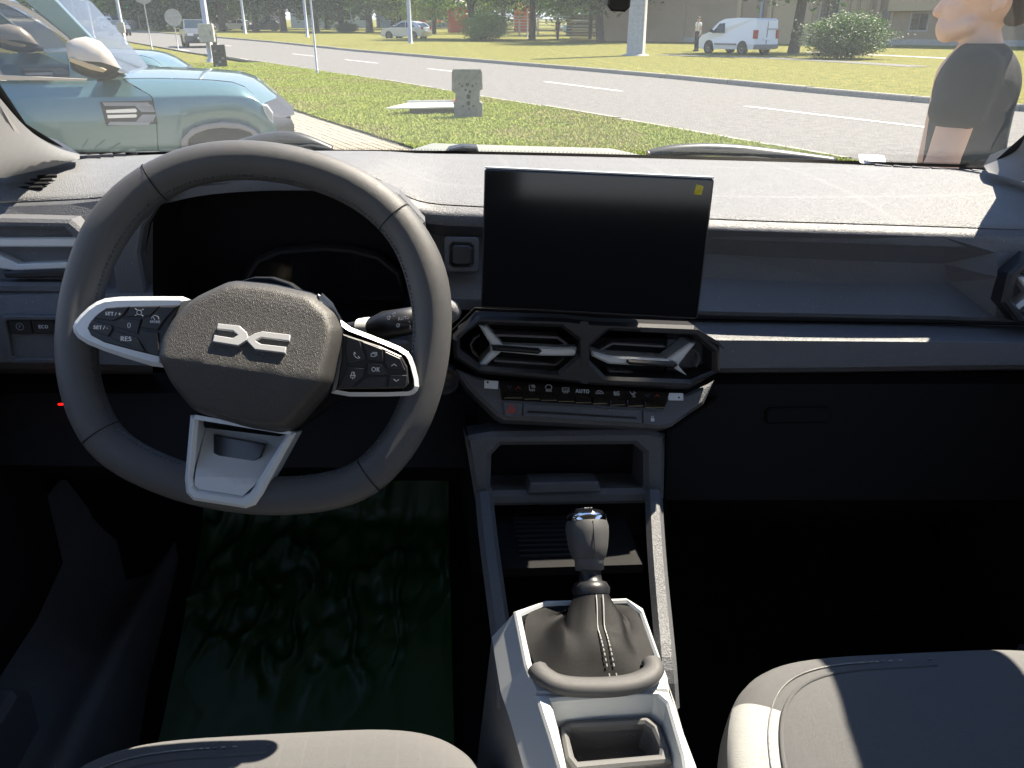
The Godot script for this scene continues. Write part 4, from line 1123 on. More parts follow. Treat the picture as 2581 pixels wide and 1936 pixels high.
func person(label: String, x: Transform3D, h: float, shirt, trousers, cell: float, stride := 0.0):
	# faces local -x; z is the person's left-right; y up; drawn for a height of 1.75 m
	var t := thing("person", label, "person", x)
	var k := h / 1.75
	var V := func(a: float, b: float, c: float) -> Vector3: return Vector3(a, b, c) * k
	var B := func(a: Array) -> Array:
		var o := []
		for b in a: o.append([V.call(b[0], b[1], b[2]), V.call(b[3], b[4], b[5]), b[6] * k, b[7] * k])
		return o
	var head := B.call([[.02, 1.42, 0, .0, 1.48, 0, .054, .050], [.02, 1.575, 0, .0, 1.60, 0, .080, .088], [-.055, 1.54, 0, -.06, 1.50, 0, .052, .040], [-.085, 1.480, 0, -.080, 1.485, 0, .024, .024], [-.092, 1.575, 0, -.116, 1.535, 0, .010, .014], [-.100, 1.505, -.015, -.100, 1.505, .015, .010, .010], [-.090, 1.595, -.04, -.090, 1.595, .04, .013, .013], [-.10, 1.492, -.016, -.10, 1.492, .016, .009, .009], [-.03, 1.50, .045, -.075, 1.485, .02, .022, .02], [-.03, 1.50, -.045, -.075, 1.485, -.02, .022, .02],
		[.012, 1.575, .086, .020, 1.60, .094, .006, .007], [.020, 1.60, .094, .038, 1.602, .098, .007, .008], [.038, 1.602, .098, .044, 1.58, .098, .008, .007], [.044, 1.58, .098, .034, 1.552, .094, .007, .006], [.034, 1.552, .094, .018, 1.538, .088, .008, .008], [.024, 1.57, .086, .030, 1.585, .088, .012, .010], [.02, 1.585, -.090, .03, 1.54, -.090, .017, .012]])
	var skin := B.call([[.02, 1.34, 0, .008, 1.45, 0, .058, .052],
		[0, 1.36, 0, .01, 1.0, 0, .09, .10],
		[.0, 1.38, .17, -.03, 1.12, .21, .05, .042], [-.03, 1.12, .21, -.05, .88, .21, .040, .027], [-.05, .88, .21, -.07, .80, .205, .028, .03], [-.07, .80, .205, -.10, .72, .20, .012, .009], [-.06, .80, .225, -.075, .71, .225, .011, .008], [-.05, .80, .20, -.06, .715, .20, .011, .008], [-.08, .815, .19, -.12, .76, .18, .012, .009], [-.05, .79, .185, -.055, .72, .18, .010, .008],
		[.01, 1.38, -.17, .03, 1.12, -.20, .05, .042], [.03, 1.12, -.20, -.04, .88, -.21, .040, .027], [-.04, .88, -.21, -.07, .80, -.205, .028, .03], [-.07, .80, -.205, -.10, .72, -.20, .012, .009], [-.06, .80, -.225, -.075, .71, -.225, .011, .008], [-.05, .80, -.20, -.06, .715, -.20, .011, .008], [-.08, .815, -.19, -.12, .76, -.18, .012, .009],
		[0, .95, .09, 0, .50, .09, .08, .05], [0, .95, -.09, 0, .50, -.09, .08, .05], [0, .50, .09, .02, .08, .09, .05, .035], [0, .50, -.09, .02, .08, -.09, .05, .035]])
	var st := mb(true); body_mesh(st, skin, cell, 0.03 * k); body_mesh(st, head, cell * 0.42, 0.016 * k); obj("body", st, M.skin, t, x)
	st = mb(true)
	body_mesh(st, B.call([[.02, 1.36, .06, .02, 1.36, -.06, .10, .10], [.02, 1.32, .07, .03, 1.05, .06, .105, .10], [.02, 1.32, -.07, .03, 1.05, -.06, .105, .10], [.03, 1.05, .07, .03, .88, .07, .10, .115], [.03, 1.05, -.07, .03, .88, -.07, .10, .115], [.0, 1.38, .16, -.015, 1.30, .19, .072, .068], [.01, 1.38, -.16, .02, 1.31, -.185, .070, .066], [.015, 1.41, .05, .015, 1.41, -.05, .06, .06], [.06, 1.34, .12, .10, 1.18, .09, .022, .016], [.03, 1.26, .165, .07, 1.08, .12, .014, .012], [-.03, 1.30, .14, -.05, 1.12, .10, .016, .012], [-.05, 1.36, .17, -.07, 1.28, .20, .014, .010], [.04, 1.37, .19, .03, 1.27, .235, .012, .010]]), cell * 0.75, 0.03 * k, -99, 1.455 * k)
	obj("t_shirt", st, shirt, t, x)
	st = mb(true)
	body_mesh(st, B.call([[0, .94, .06, 0, .94, -.06, .115, .115], [0, .92, .085, -stride, .50, .09, .10, .07], [0, .92, -.085, stride, .50, -.09, .10, .07], [-stride, .50, .09, -stride * 1.2, .10, .09, .07, .06], [stride, .50, -.09, stride * 2, .10, -.09, .07, .06]]), cell, 0.03 * k)
	obj("trousers", st, trousers, t, x)
	st = mb(true)
	body_mesh(st, B.call([[-stride * 1.2 + .03, .05, .09, -stride * 1.2 - .14, .035, .09, .05, .035], [stride * 2 + .03, .05, -.09, stride * 2 - .14, .035, -.09, .05, .035]]), cell, 0.02 * k); obj("shoes", st, M.satin_black, t, x)
	st = mb(true)
	body_mesh(st, B.call([[.035, 1.635, .0, .0, 1.65, 0, .086, .080], [.075, 1.60, .03, .075, 1.53, .03, .05, .035], [.075, 1.60, -.03, .075, 1.53, -.03, .05, .035], [-.05, 1.675, 0, -.02, 1.68, 0, .045, .05]]), cell, 0.03 * k); obj("hair", st, M.hair, t, x)
	return t
func people():
	var navy := textured(mat(lin(0.03, 0.035, 0.06), 0.95), null, null, 1.0)
	person("person in a dark t-shirt standing by the bonnet with arms hanging", frame(0, -33, 0, Vector3(1.395, 0.01, -2.03)), 1.575, M.tshirt, navy, 0.012)
	person("person in dark clothes walking along the far footpath", at(Vector3(11.3123, .1907, -71.1874), 0.9), 1.75, M.tshirt, navy, 0.03, 0.12)
	person("person in a white shirt standing before the white van", at(Vector3(14.5707, 0, -44.4008) + Vector3(0, 0.1, 0), 0.4), 1.70, M.paint_white, navy, 0.03)

# ======================= the cabin =======================
const MID := 0.19   # the car's centre line
var plane_w := frame(-25, -1.8, -8.8, Vector3(-0.1577, 1.0834, -0.7304))
var plane_s := frame(-5.1, -10, 0.5, Vector3(0.1909, 1.1426, -0.8539))
var plane_v := frame(-8, 0, 0, Vector3(0.19, 1.0, -0.885))
var plane_h := frame(-38, 0, 0, Vector3(0.19, 0.93, -0.865))
var plane_k := frame(-80, 0, 0, Vector3(0.17, 0.79, -0.60))
var plane_n := frame(-12, 0, 0, Vector3(0.19, 0.84, -0.85))
var plane_b := frame(0, 0, 0, Vector3(-0.16, 1.09, -0.97))

func jo(a: Array) -> PackedVector3Array:
	var o := PackedVector3Array()
	for p in a: o.append(p)
	return o
func car_shell():
	var t := thing("own_car", "own car's body: roof, pillars, bonnet and cowl around the cabin", "car", at(Vector3(MID, 0.3, -0.4)))
	var st := mb()
	box(st, Vector3(MID, 1.635, 0.52), Vector3(1.34, 0.05, 2.36)); obj("roof", st, M.headliner, t)
	st = mb(); box(st, Vector3(MID, 1.675, 0.52), Vector3(1.40, 0.02, 2.44)); obj("roof_skin", st, M.bonnet, t)
	st = mb(); box(st, Vector3(MID, 0.26, 0.1), Vector3(1.62, 0.06, 3.4)); obj("floor_pan", st, M.carpet, t)
	st = mb(); box(st, Vector3(MID, 0.62, -1.42), Vector3(1.62, 0.72, 0.06)); obj("firewall", st, M.deep, t)
	st = mb(); box(st, Vector3(MID, 0.72, 1.72), Vector3(1.6, 0.9, 0.06)); box(st, Vector3(MID, 0.72, 0.98), Vector3(1.4, 0.8, 0.2)); obj("rear_wall", st, M.cloth, t)
	for s in [-1.0, 1.0]:
		st = mb(); box(st, Vector3(MID + s * 0.86, 0.66, -1.34), Vector3(0.10, 0.72, 0.72)); obj("kick_panel", st, M.deep, t)
		st = mb(); box(st, Vector3(MID + s * 0.82, 0.98, -1.32), Vector3(0.16, 0.08, 0.74)); obj("cowl_side", st, M.deep, t)
	st = mb(); box(st, Vector3(MID, 1.02, -1.60), Vector3(1.7, 0.14, 0.08)); obj("cowl_panel", st, M.deep, t)
	st = mb(); box(st, Vector3(MID, 1.075, -1.38), Vector3(1.60, 0.03, 0.40)); obj("bulkhead_shelf", st, M.deep, t)
	# pillars and rails behind the front doors
	for s in [-1.0, 1.0]:
		st = mb()
		box(st, Vector3(MID + s * 0.74, 1.35, 0.22), Vector3(0.10, 0.62, 0.14)); obj("middle_pillar", st, M.pale_trim, t)
		st = mb(); box(st, Vector3(MID + s * 0.74, 1.35, 1.42), Vector3(0.12, 0.62, 0.6)); obj("rear_pillar", st, M.pale_trim, t)
		st = mb(); box(st, Vector3(MID + s * 0.70, 1.595, 0.45), Vector3(0.12, 0.07, 2.3)); obj("roof_rail", st, M.headliner, t)
	# windscreen pillars, their trim seen in both lower corners
	var lp := [[jo([Vector3(-0.49, 1.62, -0.62), Vector3(-.4979, 1.2593, -1.05), Vector3(-.4955, 1.2166, -1.1), Vector3(-.4912, 1.1881, -1.16), Vector3(-.4787, 1.1747, -1.2)]), jo([Vector3(-0.545, 1.62, -0.52), Vector3(-.4823, 1.2304, -.96), Vector3(-.4725, 1.2, -1), Vector3(-.4682, 1.1853, -1.07), Vector3(-.4597, 1.177, -1.15)]), jo([Vector3(-0.60, 1.62, -0.54), Vector3(-.4789, 1.2193, -.9), Vector3(-.4787, 1.1811, -.95), Vector3(-.4836, 1.1745, -1.05), Vector3(-.4603, 1.176, -1.14)])],
		[jo([Vector3(0.80, 1.62, -0.62), Vector3(.7523, 1.3889, -.95), Vector3(.9095, 1.2307, -1.15), Vector3(.9249, 1.2088, -1.2), Vector3(.9269, 1.1866, -1.25)]), jo([Vector3(0.90, 1.62, -0.52), Vector3(.7858, 1.3614, -.9), Vector3(.9015, 1.2162, -1.05), Vector3(.8893, 1.1966, -1.12), Vector3(.8956, 1.1879, -1.2)]), jo([Vector3(0.96, 1.62, -0.54), Vector3(.8529, 1.3252, -.88), Vector3(.9408, 1.1878, -1), Vector3(.8927, 1.1848, -1.08), Vector3(.8859, 1.1866, -1.18)])]]
	for i in 2:
		st = mb(true)
		var rr := []
		for r in lp[i]: rr.append(soft(r, 2, false))
		loft(st, rr)
		obj("pillar_trim", st, M.pale_trim, t)
		st = mb(true)
		var o := PackedVector3Array()
		for p in rr[0]: o.append(p + Vector3(-0.05 if i == 0 else 0.05, 0.01, -0.06))
		var o2 := PackedVector3Array()
		for p in rr[2]: o2.append(p + Vector3(-0.06 if i == 0 else 0.06, 0.0, 0.0))
		loft(st, [rr[2], o2, o, rr[0]]); obj("pillar_skin", st, M.frit, t)
	# ridged tweeter cover on the left pillar
	st = mb(true)
	for k in 13:
		var a: Vector3 = (Vector3(-.4975, 1.2504, -1.045)).lerp(Vector3(-.4906, 1.1873, -1.075), k / 12.0)
		var b: Vector3 = (Vector3(-.5092, 1.239, -1)).lerp(Vector3(-.5166, 1.1882, -1.035), k / 12.0)
		tube(st, [a + Vector3(0.0, -0.002, 0.018), b + Vector3(0.0, -0.002, 0.02)], 0.0024, 5)
	obj("tweeter_ridge", st, M.satin_black, t)
	st = mb()
	var tw := jo([Vector3(-.4899, 1.254, -1.03), Vector3(-.489, 1.2225, -1.06), Vector3(-.4865, 1.1865, -1.07), Vector3(-.4945, 1.185, -1.06), Vector3(-.5008, 1.2023, -1.03), Vector3(-.5112, 1.2299, -1)])
	for i in range(1, tw.size() - 1): tri(st, tw[0], tw[i], tw[i + 1])
	obj("tweeter_cover", st, M.cladding, t)
	# bonnet and black cowl beyond the glass
	st = mb(true)
	var secs := []
	for r in [[-1.56, Vector3(.168, 1.1377, -1.56).y, Vector3(.1684, 1.1273, -1.56).y], [-1.75, Vector3(.1879, 1.1243, -1.75).y, Vector3(.1888, 1.1038, -1.75).y], [-1.95, Vector3(.2091, 1.1059, -1.95).y, Vector3(.2102, 1.0768, -1.95).y], [-2.25, Vector3(.2412, 1.0662, -2.25).y, Vector3(.2425, 1.0344, -2.25).y], [-2.6, Vector3(.2792, 1.0098, -2.6).y, Vector3(.2803, .9823, -2.6).y]]:
		var s := PackedVector3Array()
		for k in 25:
			var xx := MID - 0.02 + (k - 12) / 12.0 * 0.86
			var e0: float = Vector3(-.0667, 1.0898, -1.95).x
			var e1: float = Vector3(.575, 1.1074, -1.95).x
			var bulge := smoothstep(e0 - 0.06, e0 + 0.10, xx) * (1.0 - smoothstep(e1 - 0.10, e1 + 0.06, xx))
			var y0: float = r[2] - 0.13 * pow(absf((k - 12) / 12.0), 1.5)
			s.append(Vector3(xx, lerpf(y0, r[1], bulge), r[0]))
		secs.append(s)
	var nose := PackedVector3Array()
	for p in secs[-1]: nose.append(p + Vector3(0, -0.5, -0.12))
	secs.append(nose)
	loft(st, secs); obj("bonnet", st, M.bonnet, t)
	st = mb(); box(st, Vector3(MID, Vector3(.1686, 1.1238, -1.56).y - 0.045, -1.58), Vector3(1.5, 0.05, 0.16)); obj("cowl", st, M.satin_black, t)
	st = mb()
	prism(st, P2([-.036, -.012, -.022, .004, .004, .010, .030, .009, .036, -.014]), -0.02, 0.02, 0.003)
	obj("nozzle_cap", st, M.satin_black, t, at(Vector3(.0749, 1.1456, -1.56)))
	# body sides below the windows
	for s in [-1.0, 1.0]:
		st = mb(); box(st, Vector3(MID + s * 0.86, 0.70, 0.1), Vector3(0.06, 0.8, 3.4)); obj("outer_side", st, M.bonnet, t)
	# wipers resting on the cowl
	for w in [[jo([Vector3(-.3787, 1.1225, -1.6), Vector3(-.3078, 1.1475, -1.6), Vector3(-.2556, 1.155, -1.6), Vector3(-.2214, 1.1492, -1.6), Vector3(-.1745, 1.1298, -1.6)]), "black wiper hump at the foot of the windscreen behind the steering wheel"], [jo([Vector3(.4544, 1.1377, -1.6), Vector3(.5009, 1.1508, -1.6), Vector3(.6068, 1.1564, -1.6), Vector3(.7268, 1.1468, -1.6), Vector3(.8498, 1.1351, -1.6)]), "long black wiper arm at the windscreen's foot beyond the screen"]]:
		var wp := thing("windscreen_wiper", w[1], "wiper", Transform3D(Basis(), w[0][2]))
		st = mb(true); tube(st, soft(w[0], 2, false), 0.016, 8, true, 0.8); obj("arm", st, M.satin_black, wp)
		st = mb(true)
		var bl := PackedVector3Array()
		for p in w[0]: bl.append(p + Vector3(0.05, -0.012, 0.04))
		tube(st, bl, 0.006, 6); obj("blade", st, M.tyre, wp)
	# rear-view mirror, its tab hanging into the picture
	var rm := thing("rear_view_mirror", "black rear-view mirror tab hanging at the top of the windscreen", "mirror", at(Vector3(.1686, 1.3869, -.74)))
	var mp := Vector3(.1686, 1.3869, -.74)
	st = mb(); prism(st, rect(-0.010, -0.009, 0.010, 0.02, 0.004), -0.006, 0.006, 0.0015); obj("tab", st, M.satin_black, rm, at(mp))
	st = mb(true); prism(st, rect(-0.12, 0.014, 0.12, 0.075, 0.02), -0.02, 0.012, 0.004); obj("housing", st, M.satin_black, rm, at(mp))
	st = mb(); prism(st, rect(-0.112, 0.022, 0.112, 0.068, 0.016), 0.012, 0.014); obj("glass", st, M.chrome, rm, at(mp))
	st = mb(true); tube(st, [mp + Vector3(0, 0.05, -0.02), mp + Vector3(0, 0.12, -0.06)], 0.012, 8); obj("stem", st, M.satin_black, rm)
	# doors
	for s in [-1.0, 1.0]:
		var x0: float = MID + s * 0.79
		var d := thing("front_door", "dark door panel with armrest beside the steering wheel" if s < 0 else "dark door panel beside the passenger seat", "door", at(Vector3(x0, 0.35, -0.3)), "front doors")
		st = mb(); prism(st, rect(-0.30, 0.36, 1.22, 1.06, 0.05), -0.04, 0.04, 0.012); obj("inner_panel", st, M.black, d, frame(0, 90, 0, Vector3(x0 + s * 0.02, 0, 0.1)))
		st = mb(true); tube(st, [Vector3(x0 - s * 0.04, 0.80, -0.55), Vector3(x0 - s * 0.06, 0.80, -0.3), Vector3(x0 - s * 0.05, 0.78, 0.1)], [0.03, 0.045, 0.04], 10); obj("armrest", st, M.trim, d)
		st = mb(); prism(st, rect(-0.2, 0.40, 0.95, 0.56, 0.03), -0.02, 0.03, 0.008); obj("door_pocket", st, M.trim, d, frame(0, 90, 0, Vector3(x0 - s * 0.05, 0, 0.1)))
		st = mb(); prism(st, rect(0.55, 0.62, 1.14, 0.92, 0.04), -0.02, 0.03, 0.01); obj("door_card", st, M.black, d, frame(0, 90, 0, Vector3(x0 - s * 0.03, 0, 0.1)))
		st = mb(); box(st, Vector3(x0 - s * 0.01, 1.075, -0.3), Vector3(0.08, 0.03, 1.0)); obj("window_ledge", st, M.trim, d)
		st = mb(); quad(st, Vector3(x0, 1.08, -0.95), Vector3(x0, 1.08, 0.2), Vector3(x0 - s * 0.09, 1.58, 0.2), Vector3(x0 - s * 0.09, 1.58, -0.52)); obj("window", st, M.glass, d)
		st = mb(true); tube(st, [Vector3(x0 - s * 0.03, 0.92, -0.62), Vector3(x0 - s * 0.06, 0.92, -0.6), Vector3(x0 - s * 0.06, 0.92, -0.5), Vector3(x0 - s * 0.03, 0.92, -0.48)], 0.009, 6); obj("handle", st, M.silver, d)

func windscreen():
	var t := thing("windscreen", "clear front windscreen with a black dotted border along its foot", "windscreen", at(Vector3(MID, 1.16, -1.5)))
	var base := jo([Vector3(-.4998, 1.1758, -1.22), Vector3(-.4728, 1.1583, -1.34), Vector3(-.4019, 1.1469, -1.44), Vector3(-.184, 1.1477, -1.5), Vector3(.0765, 1.1487, -1.52), Vector3(.4315, 1.1506, -1.52), Vector3(.7383, 1.1568, -1.48), Vector3(.923, 1.1724, -1.36), Vector3(.9505, 1.1871, -1.26)])
	var mid := jo([Vector3(-.5144, 1.2262, -1.12), Vector3(-.4501, 1.2351, -1.18), Vector3(-.3375, 1.2457, -1.24), Vector3(-.1536, 1.2576, -1.29), Vector3(.0645, 1.2669, -1.31), Vector3(.361, 1.2736, -1.31), Vector3(.6157, 1.2714, -1.27), Vector3(.8025, 1.2676, -1.19), Vector3(.8958, 1.2548, -1.12)])
	var top := PackedVector3Array()
	for i in 9: top.append(Vector3(lerpf(-0.49, 0.84, i / 8.0), 1.63 - 0.0 * i, -0.64 - 0.04 * sin(PI * i / 8.0)))
	var upper := PackedVector3Array()
	for i in 9: upper.append(mid[i].lerp(top[i], 0.5) + Vector3(0, 0.012, -0.012))
	var rr := []
	for r in [base, mid, upper, top]: rr.append(soft(r, 2, false))
	var st := mb(true)
	loft(st, rr); obj("glass", st, M.glass, t)
	# black border: a band along the foot and up the sides
	st = mb(true)
	var a := PackedVector3Array()
	var b := PackedVector3Array()
	var n: int = rr[0].size()
	for i in n:
		var e := 1.0 + 2.2 * pow(absf(i / float(n - 1) - 0.5) * 2.0, 10.0)
		a.append(rr[0][i].lerp(rr[1][i], -0.03) + Vector3(0, -0.003, 0.003)); b.append(rr[0][i].lerp(rr[1][i], 0.050 * e) + Vector3(0, -0.003, 0.003))
	loft(st, [a, b]); obj("black_border", st, M.frit, t)
	for side in 2:
		st = mb(true)
		var p := PackedVector3Array()
		var q := PackedVector3Array()
		for r in rr:
			var k := 0 if side == 0 else n - 1
			var k2 := 3 if side == 0 else n - 4
			p.append(r[k] + Vector3(0, -0.004, 0.004)); q.append(r[k].lerp(r[k2], 0.3) + Vector3(0, -0.004, 0.004))
		loft(st, [p, q]); obj("side_border", st, M.frit, t)
	# dots along the border's edge
	st = mb()
	for i in range(0, 420):
		var f := i / 419.0 * (n - 1)
		var j := mini(int(f), n - 2)
		var p: Vector3 = b[j].lerp(b[j + 1], f - j)
		var u: Vector3 = (rr[1][j] - rr[0][j]).normalized()
		var r: Vector3 = (b[j + 1] - b[j]).normalized()
		for d in 2:
			var c := p + u * (0.0035 + d * 0.004) + r * (0.001 * d)
			var h := 0.0011 - d * 0.0004
			quad(st, c - r * h - u * h, c + r * h - u * h, c + r * h + u * h, c - r * h + u * h)
	obj("border_dots", st, M.frit, t).set_meta("kind", "stuff")
	# small white paper label in the far corner of the glass
	var lx := frame(-52, -8, 0, Vector3(.8282, 1.169, -1.42))
	var l := thing("glass_label", "small white printed label in the windscreen's lower right corner", "label", lx)
	st = mb(); prism(st, rect(-0.024, -0.011, 0.024, 0.011, 0.002), 0.0, 0.0006); obj("paper", st, M.label, l, lx)
	st = mb()
	for i in 5: box(st, Vector3(-0.012, 0.006 - i * 0.003, 0.0009), Vector3(0.012 - (i % 2) * 0.003, 0.0009, 0.0003))
	obj("print", st, M.grey_print, l, lx)

func faces_of(st: SurfaceTool, rr: Array):
	loft(st, rr)
func slots(parent, called: String, st_pts: Array, m):
	var st := mb()
	for q in st_pts: quad(st, q[0], q[1], q[2], q[3])
	return obj(called, st, m, parent)
func dashboard():
	var t := thing("dashboard", "dark grey grained dashboard spanning the cabin below the windscreen", "dashboard", at(Vector3(MID, 0.95, -0.95)))
	var base := jo([Vector3(-.5739, 1.1548, -1.03), Vector3(-.5244, 1.1618, -1.1), Vector3(-.4955, 1.1643, -1.22), Vector3(-.4736, 1.1526, -1.34), Vector3(-.4023, 1.1438, -1.44), Vector3(-.2562, 1.1415, -1.49), Vector3(-.1115, 1.1431, -1.5), Vector3(-.0136, 1.1458, -1.5), Vector3(.0414, 1.1464, -1.5), Vector3(.1098, 1.1474, -1.5), Vector3(.3369, 1.1484, -1.5), Vector3(.5683, 1.15, -1.49), Vector3(.8452, 1.1594, -1.42), Vector3(.9727, 1.1753, -1.28), Vector3(1.005, 1.173, -1.05)])
	var lip := jo([Vector3(-.5776, 1.1391, -1.03), Vector3(-.5079, 1.144, -1.03), Vector3(-.4428, 1.1481, -1.03), Vector3(-.3796, 1.1535, -1.03), Vector3(-.3128, 1.1772, -1), Vector3(-.2564, 1.1941, -.985), Vector3(-.1696, 1.2024, -.98), Vector3(-.0739, 1.2008, -.985), Vector3(-.035, 1.1781, -1), Vector3(-.0039, 1.1563, -1.015), Vector3(.0763, 1.1528, -1.02), Vector3(.3949, 1.1447, -1.005), Vector3(.6077, 1.1458, -.99), Vector3(.7719, 1.1442, -.985), Vector3(.9549, 1.1428, -.98)])
	var st := mb(true)
	var rr := []
	var b0: PackedVector3Array = soft(base, 2, false)
	var l0: PackedVector3Array = soft(lip, 2, false)
	for k in [0.0, 0.35, 0.65, 0.85, 0.95, 0.985, 1.0]:
		var s := PackedVector3Array()
		for i in b0.size():
			var p: Vector3 = b0[i].lerp(l0[i], k)
			p.y += 0.010 * sin(PI * minf(k, 1.0)) - (0.0025 if k >= 1.0 else 0.0)
			s.append(p)
		rr.append(s)
	loft(st, rr); obj("top_pad", st, M.dash, t)
	# rolled lip under the top pad's seam
	st = mb(true)
	var l1 := PackedVector3Array()
	var l2 := PackedVector3Array()
	var l3 := PackedVector3Array()
	var l4 := PackedVector3Array()
	for p in l0:
		l1.append(p + Vector3(0, -0.003, -0.002)); l2.append(p + Vector3(0, -0.0085, 0.012)); l3.append(p + Vector3(0, -0.014, 0.017)); l4.append(p + Vector3(0, -0.026, 0.016))
	loft(st, [l1, l2, l3, l4]); obj("lip", st, M.trim, t)
	# passenger side: recess with shelf, then the padded bar
	st = mb()
	var cols := [[1440, 0.0], [1560, 0.0], [1823, 0.0], [2040, 0.0], [2110, 1.0], [2420, 1.0]]
	var r2 := jo([Vector3(.3151, 1.133, -.986), Vector3(.3893, 1.1323, -.984), Vector3(.5521, 1.1325, -.974), Vector3(.6917, 1.132, -.97), Vector3(.7451, 1.1316, -.97), Vector3(.9468, 1.1296, -.965)])
	var r3 := jo([Vector3(.3236, 1.0975, -1), Vector3(.4007, 1.096, -1), Vector3(.5722, 1.0913, -.995), Vector3(.7167, 1.0899, -.99), Vector3(.7674, 1.1136, -.965), Vector3(.9461, 1.1091, -.955)])
	var r4 := jo([Vector3(.3262, 1.0658, -.995), Vector3(.4039, 1.064, -.995), Vector3(.5794, 1.0598, -.995), Vector3(.7312, 1.0635, -.99), Vector3(.7732, 1.0826, -.95), Vector3(.9439, 1.0809, -.94)])
	var r5 := jo([Vector3(.3187, 1.0324, -.955), Vector3(.3948, 1.0309, -.955), Vector3(.5659, 1.0285, -.955), Vector3(.7085, 1.0283, -.95), Vector3(.7804, 1.0277, -.945), Vector3(.9615, 1.0253, -.935)])
	var r6 := jo([Vector3(.3204, 1.0262, -.958), Vector3(.3968, 1.0246, -.958), Vector3(.5683, 1.0225, -.957), Vector3(.7115, 1.0222, -.952), Vector3(.7829, 1.022, -.946), Vector3(.9647, 1.0195, -.936)])
	var r7 := jo([Vector3(.3303, 1.0101, -.985), Vector3(.409, 1.0091, -.985), Vector3(.5864, 1.0065, -.985), Vector3(.734, 1.0068, -.98), Vector3(.8082, 1.0075, -.975), Vector3(.9962, 1.0047, -.965)])
	loft(st, [r2, r3, r4, r5, r6, r7]); obj("recess_panel", st, M.trim, t)
	st = mb()
	var q0 := jo([Vector3(.3304, 1.0088, -.985), Vector3(.4092, 1.0078, -.985), Vector3(.5867, 1.0051, -.985), Vector3(.8128, 1.0042, -.98), Vector3(.9968, 1.0033, -.965)])
	var q1 := jo([Vector3(.3224, 1.0151, -.96), Vector3(.3993, 1.0134, -.96), Vector3(.5724, 1.0114, -.96), Vector3(.793, 1.0106, -.955), Vector3(.9721, 1.0098, -.94)])
	var q2 := jo([Vector3(.311, 1.0088, -.918), Vector3(.3851, 1.0076, -.918), Vector3(.5501, 1.0077, -.915), Vector3(.7577, 1.0092, -.905), Vector3(.9376, 1.0073, -.9)])
	var q3 := jo([Vector3(.3097, 1.0076, -.913), Vector3(.3835, 1.0064, -.913), Vector3(.5484, 1.006, -.911), Vector3(.7552, 1.0082, -.901), Vector3(.9345, 1.0062, -.896)])
	var q4 := jo([Vector3(.3115, .9743, -.905), Vector3(.3862, .9708, -.905), Vector3(.5531, .9716, -.905), Vector3(.7602, .9787, -.895), Vector3(.9394, .9803, -.89)])
	var q5 := jo([Vector3(.3148, .9648, -.912), Vector3(.3901, .9619, -.912), Vector3(.5588, .9626, -.912), Vector3(.7681, .9696, -.902), Vector3(.9524, .9698, -.9)])
	var q6 := jo([Vector3(.3457, .9223, -1), Vector3(.4282, .9206, -1), Vector3(.6134, .9213, -1), Vector3(.8443, .9277, -.99), Vector3(1.0386, .9313, -.98)])
	loft(st, [q0, q1, q2, q3, q4, q5, q6]); obj("padded_bar", st, M.trim, t)
	# glove box below
	st = mb()
	var g0 := jo([Vector3(.3236, .9421, -.955), Vector3(.5858, .941, -.955), Vector3(1.0015, .9467, -.945)])
	var g1 := jo([Vector3(.3188, .9345, -.935), Vector3(.5773, .9331, -.935), Vector3(.9877, .9367, -.925)])
	var g2 := jo([Vector3(.3287, .7741, -.9), Vector3(.597, .7672, -.9), Vector3(1.0255, .7626, -.89)])
	var g3 := jo([Vector3(.426, .5622, -1.15), Vector3(.7743, .5518, -1.15), Vector3(1.3463, .5347, -1.15)])
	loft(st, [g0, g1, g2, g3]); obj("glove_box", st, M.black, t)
	st = mb(); prism(st, rect(-0.046, -0.011, 0.046, 0.011, 0.004), -0.01, 0.005, 0.002); obj("glove_box_handle", st, M.black, t, frame(-8, 0, 0, Vector3(.5133, .8916, -.925)))
	# face left of the screen with its square switch
	st = mb()
	loft(st, [jo([Vector3(-.0126, 1.1487, -1), Vector3(.0107, 1.1399, -1.005), Vector3(.1114, 1.1394, -1.005), Vector3(.3457, 1.134, -1.005)]), jo([Vector3(.0078, 1.1161, -1.02), Vector3(.0229, 1.109, -1.025), Vector3(.1146, 1.1092, -1.025), Vector3(.3581, 1.1003, -1.03)]), jo([Vector3(.0133, 1.0393, -.985), Vector3(.0254, 1.0363, -.985), Vector3(.1136, 1.035, -.985), Vector3(.3545, 1.0236, -.985)]), jo([Vector3(.0134, 1.0216, -.985), Vector3(.0254, 1.0217, -.985), Vector3(.1142, 1.0196, -.985), Vector3(.3565, 1.0089, -.985)])]); obj("screen_side_panel", st, M.trim, t)
	var sw := frame(-9, 0, 0, Vector3(.0502, 1.0934, -.992))
	st = mb(); ring(st, rect(-0.022, -0.022, 0.022, 0.022, 0.003), rect(-0.0155, -0.0155, 0.0155, 0.0155, 0.004), -0.01, 0.002, 0.001); obj("switch_surround", st, M.trim, t, sw)
	st = mb(); prism(st, rect(-0.0125, -0.0125, 0.0125, 0.0125, 0.0035), -0.006, 0.006, 0.0015); var sb := obj("mirror_switch", st, M.satin_black, t, sw)
	st = mb()
	for a in [[0, 1], [0, -1], [1, 0], [-1, 0]]: line2(st, [Vector2(a[0], a[1]) * 0.003, Vector2(a[0], a[1]) * 0.0065], 0.003, 0.0064)
	obj("arrow_mark", st, M.button, sb, sw)
	# driver's outer end: face, vent, button row, pocket
	st = mb()
